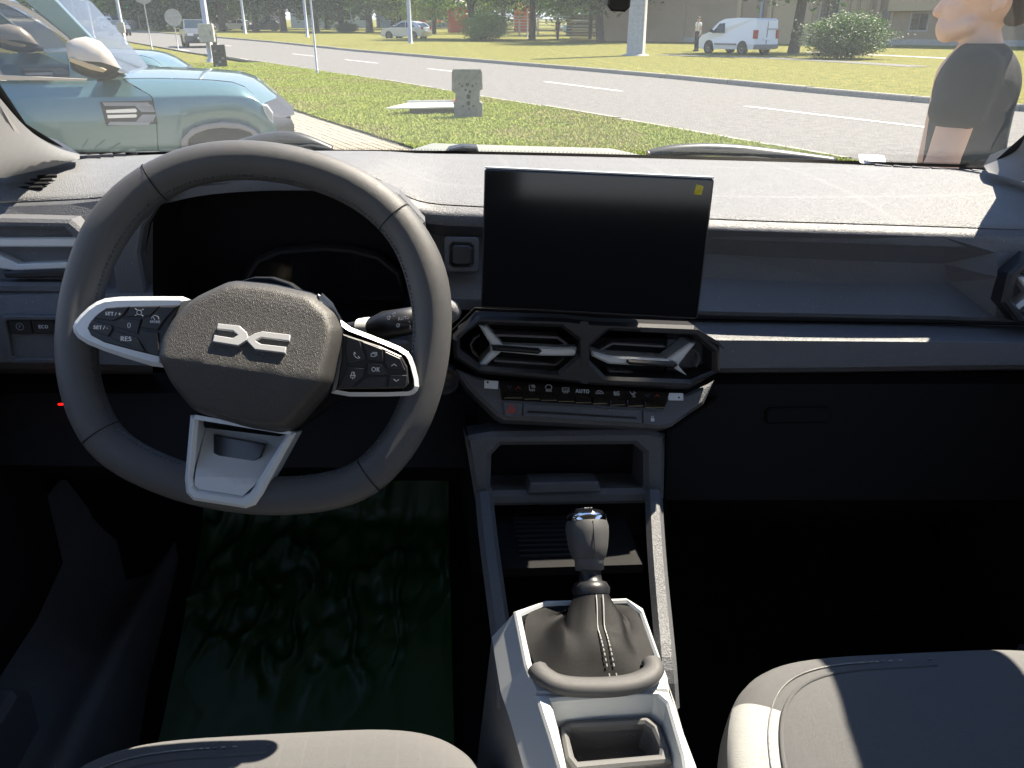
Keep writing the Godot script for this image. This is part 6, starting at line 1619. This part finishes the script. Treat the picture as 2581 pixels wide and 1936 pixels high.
	st = mb(); prism(st, P2([-.1485, .0561, -.1354, .0318, -.1001, -.004, -.0913, -.0089, .1074, -.022, .1205, -.0203, .1653, .0079, .1835, .0408, .1742, .0351, .1427, .0216, -.0989, .04, -.1238, .046]), -0.03, 0.0, 0.004); obj("fascia", st, M.trim, c, plane_h)
	st = mb(); prism(st, P2([-.096, .04, .1206, .0232, .1122, .0019, -.0931, .0151]), -0.006, 0.0025, 0.0006); var strip_ := obj("gloss_strip", st, M.gloss_black, c, plane_h)
	var xs := [482, 603, 720, 840, 960, 1080, 1198, 1318, 1440, 1588]
	var keys := [P2([-.0877, .0245, -.0671, .023, -.0673, .016, -.0915, .0179]), P2([-.066, .0229, -.0461, .0214, -.0464, .0145, -.0663, .016]), P2([-.045, .0213, -.0244, .0198, -.0247, .0128, -.0453, .0144]), P2([-.0233, .0197, -.0027, .0182, -.003, .0112, -.0237, .0127]), P2([-.0016, .0181, .0192, .0165, .0188, .0096, -.0019, .0111]), P2([.0203, .0165, .0407, .0149, .0403, .0079, .0199, .0095]), P2([.0418, .0149, .0627, .0133, .0623, .0063, .0414, .0079]), P2([.0638, .0132, .0852, .0116, .0847, .0046, .0634, .0062]), P2([.0863, .0115, .1052, .0101, .1121, .0025, .0858, .0045])]
	for i in 9:
		var key: PackedVector2Array = keys[i]
		st = mb(); prism(st, key, 0.001, 0.006, 0.0012); var kk := obj("key", st, M.gloss_black, strip_, plane_h)
		st = mb(); box(st, Vector3((key[2].x + key[3].x) * 0.5, (key[2].y + key[3].y) * 0.5 - 0.0005, 0.0035), Vector3(absf(key[2].x - key[3].x) * 0.94, 0.001, 0.004)); obj("key_edge", st, M.chrome, kk, plane_h)
	words("AUTO", "lettering", M.white_print, strip_, plane_h, 0.0048, Vector2(.0083, .0249), -3.0, 0.003, true)
	words("A/C", "lettering", M.white_print, strip_, plane_h, 0.0034, Vector2(.0517, .0231), -3.0, 0.003, true)
	words("MAX", "lettering", M.white_print, strip_, plane_h, 0.0024, Vector2(.0516, .0203), -3.0, 0.003, true)
	words("MAX", "lettering", M.white_print, strip_, plane_h, 0.0024, Vector2(-.0345, .0259), -3.0, 0.003, true)
	words("OFF", "lettering", M.white_print, strip_, plane_h, 0.0024, Vector2(-.0547, .0266), -3.0, 0.003, true)
	icon(strip_, M.white_print, plane_h, 0.0029, [circle_pts(1.0, 8, 0.2, PI - 0.2), [Vector2(-1, 0.2), Vector2(-0.6, -0.4), Vector2(0.6, -0.4), Vector2(1, 0.2)]], Vector2(-.0343, .0294), 0.0042)
	icon(strip_, M.white_print, plane_h, 0.0029, [[Vector2(-1, -0.5), Vector2(-1, 0.7), Vector2(1, 0.7), Vector2(1, -0.5), Vector2(-1, -0.5)], [Vector2(-0.5, -0.9), Vector2(-0.5, 0.2)], [Vector2(0, -0.9), Vector2(0, 0.2)], [Vector2(0.5, -0.9), Vector2(0.5, 0.2)]], Vector2(-.013, .0265), 0.0042)
	icon(strip_, M.white_print, plane_h, 0.0029, [[Vector2(-1, 0.8), Vector2(-1, -0.8)], [Vector2(-0.5, 0.8), Vector2(0.6, 0.8), Vector2(-0.3, 0.2), Vector2(0.6, -0.1)], [Vector2(0.1, 0.7), Vector2(0.9, 0.3), Vector2(0.1, 0)]], Vector2(-.0546, .0299), 0.004)
	icon(strip_, M.white_print, plane_h, 0.0029, [[Vector2(-1.2, -0.4), Vector2(-1, 0.1), Vector2(-0.3, 0.6), Vector2(0.5, 0.5), Vector2(1.2, 0.0), Vector2(1.2, -0.4), Vector2(-1.2, -0.4)], [Vector2(-0.5, 0), Vector2(0.6, 0.1)]], Vector2(.0296, .0234), 0.004)
	icon(strip_, M.white_print, plane_h, 0.0029, [[Vector2(-1, 0.8), Vector2(-0.6, 0), Vector2(0.2, -0.2), Vector2(0.1, -0.9)], [Vector2(0.1, 0.8), Vector2(0.8, 0.4)], [Vector2(-0.4, -0.8), Vector2(0.6, -0.8)], circle_pts(0.35, 8)], Vector2(.0734, .0207), 0.004)
	for a in [[Vector2(-.0834, .031), 1.0, M.blue_print], [Vector2(-.0726, .03), -1.0, M.red_print], [Vector2(.0911, .0189), 1.0, M.blue_print], [Vector2(.104, .0185), -1.0, M.red_print]]:
		icon(strip_, a[2], plane_h, 0.0029, [[Vector2(-1, 0.5 * a[1]), Vector2(0, -0.5 * a[1]), Vector2(1, 0.5 * a[1])]], a[0], 0.0028)
	st = mb(); prism(st, P2([-.0925, .0122, -.0681, .0106, -.0695, -.0057, -.0909, -.0055]), -0.01, 0.003, 0.0008); var hz := obj("hazard_button", st, M.trim, c, plane_h)
	icon(hz, M.red_print, plane_h, 0.0034, [[Vector2(-1, -0.7), Vector2(1, -0.7), Vector2(0, 0.95), Vector2(-1, -0.7)], [Vector2(-0.45, -0.4), Vector2(0.45, -0.4), Vector2(0, 0.35), Vector2(-0.45, -0.4)]], Vector2(-.0821, .003), 0.006, 0, 0.0009)
	st = mb(); prism(st, P2([-.067, .0104, .0827, -.0003, .0815, -.0171, -.0679, -.0061]), -0.01, 0.003, 0.0008); var cb := obj("centre_strip", st, M.trim, c, plane_h)
	st = mb(); prism(st, P2([-.0621, .0009, .0751, -.0088, .0749, -.0112, -.0622, -.0018]), 0.002, 0.0036); obj("grip_line", st, M.satin_black, cb, plane_h)
	st = mb(); prism(st, P2([.0842, -.0005, .1111, -.0022, .1049, -.0207, .0837, -.0175]), -0.01, 0.003, 0.0008); var lk := obj("lock_button", st, M.trim, c, plane_h)
	st = mb(); var lc: Vector2 = Vector2(.0955, -.0115)
	prism(st, rect(lc.x - 0.0022, lc.y - 0.003, lc.x + 0.0022, lc.y + 0.001), 0.003, 0.0036)
	line2(st, [lc + Vector2(-0.0014, 0.001), lc + Vector2(-0.0012, 0.003), lc + Vector2(0, 0.0038), lc + Vector2(0.0012, 0.003), lc + Vector2(0.0014, 0.001)], 0.0007, 0.0036); obj("lock_symbol", st, M.white_print, lk, plane_h)
	for q in [[P2([-.1143, .0401, -.097, .0389, -.0979, .0289, -.1147, .0302]), "white paper sticker on the climate panel's driver side", Vector2(-.1103, .0372)], [P2([.1183, .0223, .1383, .0218, .1379, .0125, .1189, .013]), "white paper sticker on the climate panel's passenger side", Vector2(.1324, .0163)]]:
		var lab := thing("paper_sticker", q[1], "sticker", plane_h * at(v3(center(q[0]), 0.0)), "white stickers on the climate panel")
		st = mb(); prism(st, q[0], -0.0005, 0.0016); obj("paper", st, M.label, lab, plane_h)
		st = mb(); prism(st, oval(q[2], 0.0012, 0.0012, 10), 0.0016, 0.0019); obj("dot", st, M.gloss_black, lab, plane_h)

func console():
	var t := thing("centre_console", "centre console with an open shelf, side struts and a silver gear surround", "console", at(Vector3(0.17, 0.45, -0.6)))
	# storage shelf below the climate panel
	var fo: PackedVector2Array = P2([-.1388, .0579, -.1066, .0635, .0942, .064, .1188, .0575, .1218, -.0301, .0968, -.0359, -.1053, -.0348, -.1242, -.0294])
	var fi: PackedVector2Array = P2([-.1051, .0334, -.0936, .0459, .0783, .0446, .0911, .0333, .0942, -.0105, .0932, -.0148, -.1033, -.0144, -.1057, -.01])
	var st := mb(); ring(st, fo, fi, -0.05, 0.0, 0.006, 0.09); obj("shelf_frame", st, M.trim, t, plane_n)
	st = mb(); prism(st, grow(fi, 0.004), -0.15, -0.14); obj("shelf_back", st, M.deep, t, plane_n)
	st = mb(); prism(st, P2([-.0589, -.0157, -.0557, -.001, .0313, -.0015, .0356, -.0153]), -0.03, 0.006, 0.002); obj("shelf_tab", st, M.trim, t, plane_n)
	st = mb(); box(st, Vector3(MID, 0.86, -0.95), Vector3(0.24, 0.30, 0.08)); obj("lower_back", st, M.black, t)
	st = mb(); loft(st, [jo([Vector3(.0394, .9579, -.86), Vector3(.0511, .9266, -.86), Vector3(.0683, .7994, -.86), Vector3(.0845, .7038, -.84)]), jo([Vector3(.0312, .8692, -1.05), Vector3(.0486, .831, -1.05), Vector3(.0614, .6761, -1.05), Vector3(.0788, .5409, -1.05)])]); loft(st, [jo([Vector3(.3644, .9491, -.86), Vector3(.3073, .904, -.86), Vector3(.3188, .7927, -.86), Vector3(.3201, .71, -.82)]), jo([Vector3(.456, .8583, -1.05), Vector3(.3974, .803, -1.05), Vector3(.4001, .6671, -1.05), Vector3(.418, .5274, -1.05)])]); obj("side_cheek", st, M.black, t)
	# struts
	for s in [[jo([Vector3(.0752, .829, -.835), Vector3(.0752, .8183, -.8), Vector3(.0778, .795, -.74), Vector3(.0821, .7676, -.67), Vector3(.0839, .7509, -.6), Vector3(.084, .7349, -.585)]), "left"], [jo([Vector3(.2926, .8271, -.835), Vector3(.286, .8122, -.8), Vector3(.2758, .7875, -.74), Vector3(.2674, .7628, -.68), Vector3(.2574, .7459, -.62), Vector3(.2596, .7068, -.6)]), "right"]]:
		st = mb(); tube(st, soft(s[0], 2, false), 0.0112, 6, true, 0.8); obj("strut", st, M.trim, t)
	# charging shelf and sockets in the shade
	st = mb(); box(st, Vector3(0.175, 0.775, -0.86), Vector3(0.175, 0.012, 0.22)); obj("phone_shelf", st, M.black, t)
	st = mb()
	for i in 9: box(st, Vector3(0.165, 0.783, -0.77 - i * 0.010), Vector3(0.10, 0.003, 0.004))
	obj("rubber_ribs", st, M.satin_black, t)
	st = mb(); prism(st, rect(-0.020, -0.015, 0.020, 0.015, 0.006), 0.0, 0.012, 0.003); obj("socket_cover", st, M.satin_black, t, frame(-5, 0, 0, Vector3(.1372, .743, -.9)))
	st = mb(); prism(st, rect(-0.014, -0.008, 0.014, 0.008, 0.002), 0.0, 0.004, 0.001); obj("usb_socket", st, M.satin_black, t, frame(-5, 0, 0, Vector3(.2111, .7451, -.905)))
	# silver surround: one opening for the gear boot, one for the tray
	var up_o: PackedVector2Array = P2([-.0763, .0532, -.0403, .0664, .0486, .0657, .0632, .0513, .0677, -.0346, .0652, -.0505, -.0653, -.0459, -.0723, -.013])
	var up_i: PackedVector2Array = P2([-.0687, .0471, -.0431, .0594, .0472, .0595, .0583, .0445, .0617, -.016, .0471, -.041, -.0408, -.0413, -.0643, -.0155])
	st = mb(); ring(st, up_o, up_i, -0.012, 0.003, 0.0025); obj("gear_surround", st, M.silver_panel, t, plane_k)
	var lo_o: PackedVector2Array = P2([-.0654, -.0461, -.0076, -.0482, .0651, -.0507, .0672, -.089, .0698, -.1231, .0712, -.1577, -.0487, -.1559, -.058, -.0919])
	var lo_i: PackedVector2Array = P2([-.0512, -.054, -.005, -.0527, .0505, -.052, .0589, -.063, .059, -.1142, .0555, -.1445, -.0451, -.1427, -.0479, -.0891])
	st = mb(); ring(st, lo_o, lo_i, -0.012, 0.003, 0.0025); obj("tray_surround", st, M.silver_panel, t, plane_k)
	var tr_o: PackedVector2Array = P2([-.0428, -.0687, -.0351, -.0626, .0427, -.0627, .053, -.0716, .0559, -.0959, .0547, -.1095, -.0347, -.1123, -.0417, -.1002])
	var tr_i: PackedVector2Array = P2([-.0364, -.073, -.0319, -.0697, .0392, -.0699, .045, -.0757, .0482, -.0945, .0454, -.1014, -.0316, -.1035, -.0341, -.0989])
	var slope := grow(lo_i, 0.0)
	var tr_w: PackedVector2Array = P2([-.0441, -.0659, -.0042, -.0627, .0471, -.0626, .0563, -.0709, .0578, -.0977, .0558, -.1294, -.0373, -.1282, -.0438, -.1034])
	st = mb(); wall(st, slope, 0.0, tr_w, -0.022); obj("tray_slope", st, M.silver_panel, t, plane_k)
	st = mb(); wall(st, tr_w, -0.0225, tr_o, -0.0235); obj("tray_bed", st, M.cladding, t, plane_k)
	st = mb(); ring(st, tr_o, tr_i, -0.03, -0.016, 0.0025, 0.0); var tray := obj("tray_rim", st, M.pale_trim, t, plane_k)
	st = mb(); wall(st, tr_i, -0.028, tr_i, -0.062); obj("tray_wall", st, M.trim, tray, plane_k)
	st = mb(); prism(st, grow(tr_i, 0.003), -0.062, -0.058); obj("tray_floor", st, M.trim, tray, plane_k)
	for i in 9:
		st = mb(); var a := center(tr_i) + Vector2(-0.03 + i * 0.008, -0.012)
		line2(st, [a, a + Vector2(-0.006, -0.02)], 0.0016, -0.0560); obj("mat_rib", st, M.pale_trim, tray, plane_k)
	# flanks of the tunnel
	st = mb()
	var tl := PackedVector3Array()
	var tr := PackedVector3Array()
	for p in [up_o[0], up_o[7], lo_o[0], lo_o[7], lo_o[6]]: tl.append(plane_k * v3(p, -0.003))
	for p in [up_o[3], up_o[4], lo_o[3], lo_o[4], lo_o[5]]: tr.append(plane_k * v3(p, -0.003))
	var tl2 := PackedVector3Array()
	var tl3 := PackedVector3Array()
	for p in tl: tl2.append(p + Vector3(-0.022, -0.030, 0.0)); tl3.append(Vector3(p.x - 0.05, 0.30, p.z))
	var tr2 := PackedVector3Array()
	var tr3 := PackedVector3Array()
	for p in tr: tr2.append(p + Vector3(0.012, -0.03, 0.0)); tr3.append(Vector3(p.x + 0.045, 0.30, p.z))
	for q in [[tl, tl2, tl3], [tr, tr2, tr3]]:
		st = mb(); loft(st, [q[1], q[2]]); obj("tunnel_flank", st, M.trim, t)
		st = mb(); loft(st, [q[0], q[1]]); obj("side_plate", st, M.silver_panel, t)
	# gear boot
	var g := thing("gear_lever", "manual gear lever with a leather knob, chrome cap and black boot", "gear lever", plane_k * at(v3(center(up_i), 0.0)))
	var b0: PackedVector2Array = soft(up_i, 2)
	var top_c: Vector3 = Vector3(.178, .8146, -.6629)
	var up_axis: Vector3 = (Vector3(.178, .8654, -.7078) - top_c).normalized()
	var ux := up_axis.cross(Vector3.BACK).normalized()
	var uz := ux.cross(up_axis)
	var secs := []
	var n := b0.size()
	for k in 15:
		var f := k / 14.0
		var s := PackedVector3Array()
		for i in n:
			var base: Vector3 = plane_k * v3(b0[i], 0.001)
			var dir := (b0[i] - center(up_i))
			var ang := dir.angle()
			var rim: Vector3 = top_c + (ux * cos(ang) - uz * sin(ang)) * 0.0175
			var w := pow(f, 0.42)
			var mid: Vector3 = plane_k * v3(center(up_i), 0.001)
			var p: Vector3 = mid.lerp(top_c, pow(f, 1.1)) + (base - mid).lerp(rim - top_c, w)
			var fold := sin(ang * 3.0 + f * 3.2 + 0.6) * 0.5 + sin(ang * 5.0 - f * 4.0) * 0.3 + sin(ang * 8.0 + f * 7.0) * 0.12
			p += (plane_k.basis * v3(dir.normalized(), 0.2)) * fold * 0.008 * sin(PI * f) * (1.1 - f * 0.6)
			p.y += 0.006 * sin(PI * minf(f * 2.2, 1.0)) * (0.6 + 0.6 * sin(ang * 4.0))
			s.append(p)
		secs.append(s)
	st = mb(true); loft(st, secs, true); obj("boot", st, M.boot, g)
	# twin seam down the boot facing the seats
	for off in [-0.0035, 0.0035]:
		st = mb()
		for k in 26:
			var f := 0.04 + k / 26.0 * 0.92
			var kf := f * 14.0
			var k0 := mini(int(kf), 13)
			var best := 0
			for i in n:
				if (b0[i] - center(up_i)).normalized().dot(Vector2(0.12, -1)) > (b0[best] - center(up_i)).normalized().dot(Vector2(0.12, -1)): best = i
			var p: Vector3 = secs[k0][best].lerp(secs[k0 + 1][best], kf - k0)
			var d: Vector3 = (secs[k0 + 1][best] - secs[k0][best]).normalized()
			box(st, Vector3.ZERO, Vector3(0.0009, 0.0028, 0.0009), Transform3D(Basis(Quaternion(Vector3.UP, d)), p + Vector3(off, 0.0012, 0.0014)))
		obj("stitching", st, M.thread, g).set_meta("kind", "stuff")
	# soft rim at the boot's foot
	st = mb(true); tube(st, soft(jo([plane_k * v3(Vector2(-.0606, -.0219), .006), plane_k * v3(Vector2(-.0576, -.0319), .010), plane_k * v3(Vector2(-.0423, -.0449), .011), plane_k * v3(Vector2(-.0064, -.0488), .011), plane_k * v3(Vector2(.0257, -.0475), .011), plane_k * v3(Vector2(.0456, -.0405), .011), plane_k * v3(Vector2(.0541, -.031), .010), plane_k * v3(Vector2(.0542, -.0199), .006)]), 2, false), 0.0105, 10, true, 0.8); obj("boot_roll", st, M.leather, g)
	# lever and knob
	var lx := Transform3D(Basis(ux, up_axis, uz), top_c)
	var len_: float = (Vector3(.178, .8758, -.7175)).distance_to(top_c)
	var q := len_ / 0.105
	st = mb(true); lathe(st, P2([.0195, -.004, .0205, .004, .017, .012, .0125, .014, .0115, .026, .0125, .027, .0125, .030]), 24, lx.scaled_local(Vector3(1, q, 1))); obj("collar", st, M.satin_black, g)
	st = mb(true); lathe(st, P2([.0125, .028, .0155, .029, .016, .042, .0165, .043]), 24, lx.scaled_local(Vector3(1, q, 1))); obj("reverse_ring", st, M.trim, g)
	st = mb(true); lathe(st, P2([.0155, .042, .0185, .046, .0215, .060, .0235, .078, .0238, .088, .0222, .096]), 28, lx.scaled_local(Vector3(1, q, 1))); var kn := obj("knob", st, M.leather, g)
	st = mb(); box(st, Vector3(0.002, 0.070 * q, 0.0231), Vector3(0.0008, 0.045 * q, 0.001), lx); obj("knob_seam", st, M.deep, kn)
	st = mb(true); lathe(st, P2([.0222, .094, .0226, .097, .0222, .103, .0195, .106]), 28, lx.scaled_local(Vector3(1, q, 1))); obj("chrome_ring", st, M.chrome, kn)
	st = mb(true); lathe(st, P2([.0200, .1055, .0185, .109, .013, .1115, .0, .1125]), 28, lx.scaled_local(Vector3(1, q, 1))); obj("knob_cap", st, M.gloss_black, kn)
	var px_ := lx * Transform3D(Basis(Vector3.RIGHT, -PI / 2), Vector3(0.0, 0.1128 * q, 0.0))
	icon(kn, M.white_print, px_, 0.0008, [[Vector2(-1.5, 0.8), Vector2(-1.5, 0), Vector2(1, 0)], [Vector2(-0.6, 1), Vector2(-0.6, -1)], [Vector2(0.2, 1), Vector2(0.2, -1)], [Vector2(1, 1), Vector2(1, -1)]], Vector2(-0.001, 0.001), 0.006, 0, 0.0011)
	words("2 4 6", "lettering", M.white_print, kn, px_, 0.003, Vector2(0.001, -0.0085), 0, 0.0004)

func cushion(called: String, label: String, c: Vector3, h: Vector3, tilt: float, turn := 0.0) -> Node3D:
	var x := frame(tilt, turn, 0, c)
	var t := thing(called, label, "car seat", x * at(Vector3(0, -h.y, 0)), "front seats")
	var pt := func(a: float, b: float, k: float) -> Vector3:
		var e := 0.42
		var f := 0.62
		var cb := pow(absf(cos(b)), f) * signf(cos(b))
		var sb := pow(absf(sin(b)), f) * signf(sin(b))
		var p := Vector3(pow(absf(cos(a)), e) * signf(cos(a)) * cb * h.x, sb * h.y, pow(absf(sin(a)), e) * signf(sin(a)) * cb * h.z) * k
		p.x *= 1.0 - 0.10 * smoothstep(0.2, 1.0, -p.z / h.z)
		return p
	var patch := func(a0: float, a1: float, b0: float, b1: float, na: int, nb: int, k: float) -> SurfaceTool:
		var st := mb(true)
		var secs := []
		for j in nb + 1:
			var s := PackedVector3Array()
			for i in na + 1: s.append(pt.call(lerpf(a0, a1, i / float(na)), lerpf(b0, b1, j / float(nb)), k))
			secs.append(s)
		loft(st, secs)
		return st
	obj("cushion", patch.call(0, TAU, -1.5, 1.57, 96, 36, 1.0), M.cloth, t, x)
	for sd in 2:
		var a0 := PI + 0.16 if sd == 0 else -0.16
		var a1 := PI + 0.62 if sd == 0 else -0.62
		obj("mesh_panel", patch.call(a0, a1, 0.18, 0.72, 10, 10, 1.004), M.mesh_cloth, t, x)
		# piping along the panel's edge
		var st := mb(true)
		var p := []
		for i in 40: p.append(pt.call(lerpf(PI if sd == 0 else 0.0, PI * 1.5, i / 39.0), 0.74, 1.002))
		tube(st, p, 0.0022, 5); obj("piping", st, M.cloth, t, x)
		st = mb()
		for i in 120:
			var a := lerpf(PI if sd == 0 else 0.0, PI * 1.5, i / 119.0)
			var u: Vector3 = pt.call(a, 0.66, 1.008)
			var v: Vector3 = pt.call(a + 0.01, 0.66, 1.008)
			box(st, Vector3.ZERO, Vector3(0.0012, 0.0012, 0.004), Transform3D(Basis(Quaternion(Vector3.BACK, (v - u).normalized())), u))
		var ss := obj("stitching", st, M.thread, t, x)
		ss.set_meta("kind", "stuff")
	var st2 := mb(); box(st2, Vector3(0, -h.y - 0.1, 0.02), Vector3(h.x * 1.5, 0.16, h.z * 1.6)); obj("seat_base", st2, M.black, t, x)
	return t
func seats_and_floor():
	cushion("seat_cushion", "driver's grey cloth seat cushion in front of the steering wheel", Vector3(-.1496, .66, -.62) + Vector3(0, -0.035, 0.275), Vector3(0.25, 0.085, 0.27), 8.0)
	cushion("seat_cushion", "passenger's grey cloth seat cushion with a pale mesh side panel", Vector3(.5616, .7, -.6487) + Vector3(-0.02, -0.035, 0.28), Vector3(0.265, 0.09, 0.275), 7.0)
	# carpet and crumpled green film in the driver's footwell
	var fl := thing("floor_carpet", "black carpet in the footwells under the dashboard", "carpet", at(Vector3(MID, 0.3, -0.7)))
	var st := mb(true)
	loft(st, [jo([Vector3(-0.60, 0.31, 0.4), Vector3(0.98, 0.31, 0.4)]), jo([Vector3(-0.60, 0.31, -0.85), Vector3(0.98, 0.31, -0.85)]), jo([Vector3(-0.60, 0.52, -1.2), Vector3(0.98, 0.52, -1.2)]), jo([Vector3(-0.60, 0.95, -1.36), Vector3(0.98, 0.95, -1.36)])])
	obj("carpet", st, M.carpet, fl)
	var gf := thing("protective_film", "crumpled shiny green plastic film covering the driver's floor", "plastic film", at(Vector3(-0.15, 0.33, -0.6)))
	st = mb(true)
	var nz := FastNoiseLite.new()
	nz.seed = 5; nz.frequency = 3.2; nz.fractal_octaves = 2
	nz.noise_type = FastNoiseLite.TYPE_SIMPLEX
	var secs := []
	for j in 131:
		var f := j / 130.0
		var z := lerpf(-0.30, -1.23, f)
		var y0 := 0.325 + maxf(0.0, (-0.85 - z)) * 0.62 + maxf(0.0, (-1.2 - z)) * 2.1
		var s := PackedVector3Array()
		for i in 101:
			var e := i / 100.0
			var xx := lerpf(-0.43 + 0.05 * f, 0.045, e)
			var crease := 1.0 - absf(nz.get_noise_2d(xx * 1.5 + 3.0 + z * 0.5, z * 1.3 - xx * 0.7)) * 2.0
			var fine := 1.0 - absf(nz.get_noise_2d(xx * 3.6 - 7.0 + z, z * 3.4 + 4.0)) * 2.0
			var k := smoothstep(-0.98, -1.10, z + 0.08 * sin(xx * 9.0))
			s.append(Vector3(xx, y0 + 0.006 + (pow(maxf(crease, 0.0), 4.0) * 0.024 + fine * 0.006) * (0.05 + 0.95 * k), z))
		secs.append(s)
	loft(st, secs); obj("sheet", st, M.film, gf)
	# sill trims beside the driver's seat
	st = mb(true)
	var sl := thing("sill_trim", "grey door sill trim running back beside the driver's seat", "sill", at(Vector3(-0.55, 0.36, -0.4)))
	var sr := []
	for q in [[-.635, .62], [-.60, .54], [-.575, .515], [-.52, .47], [-.485, .475], [-.46, .50], [-.445, .485], [-.435, .42], [-.43, .33]]:
		sr.append(jo([Vector3(q[0] + 0.03, q[1] + 0.02, -1.22), Vector3(q[0], q[1], -1.0), Vector3(q[0], q[1], 0.3)]))
	loft(st, sr); obj("plate", st, M.trim, sl)
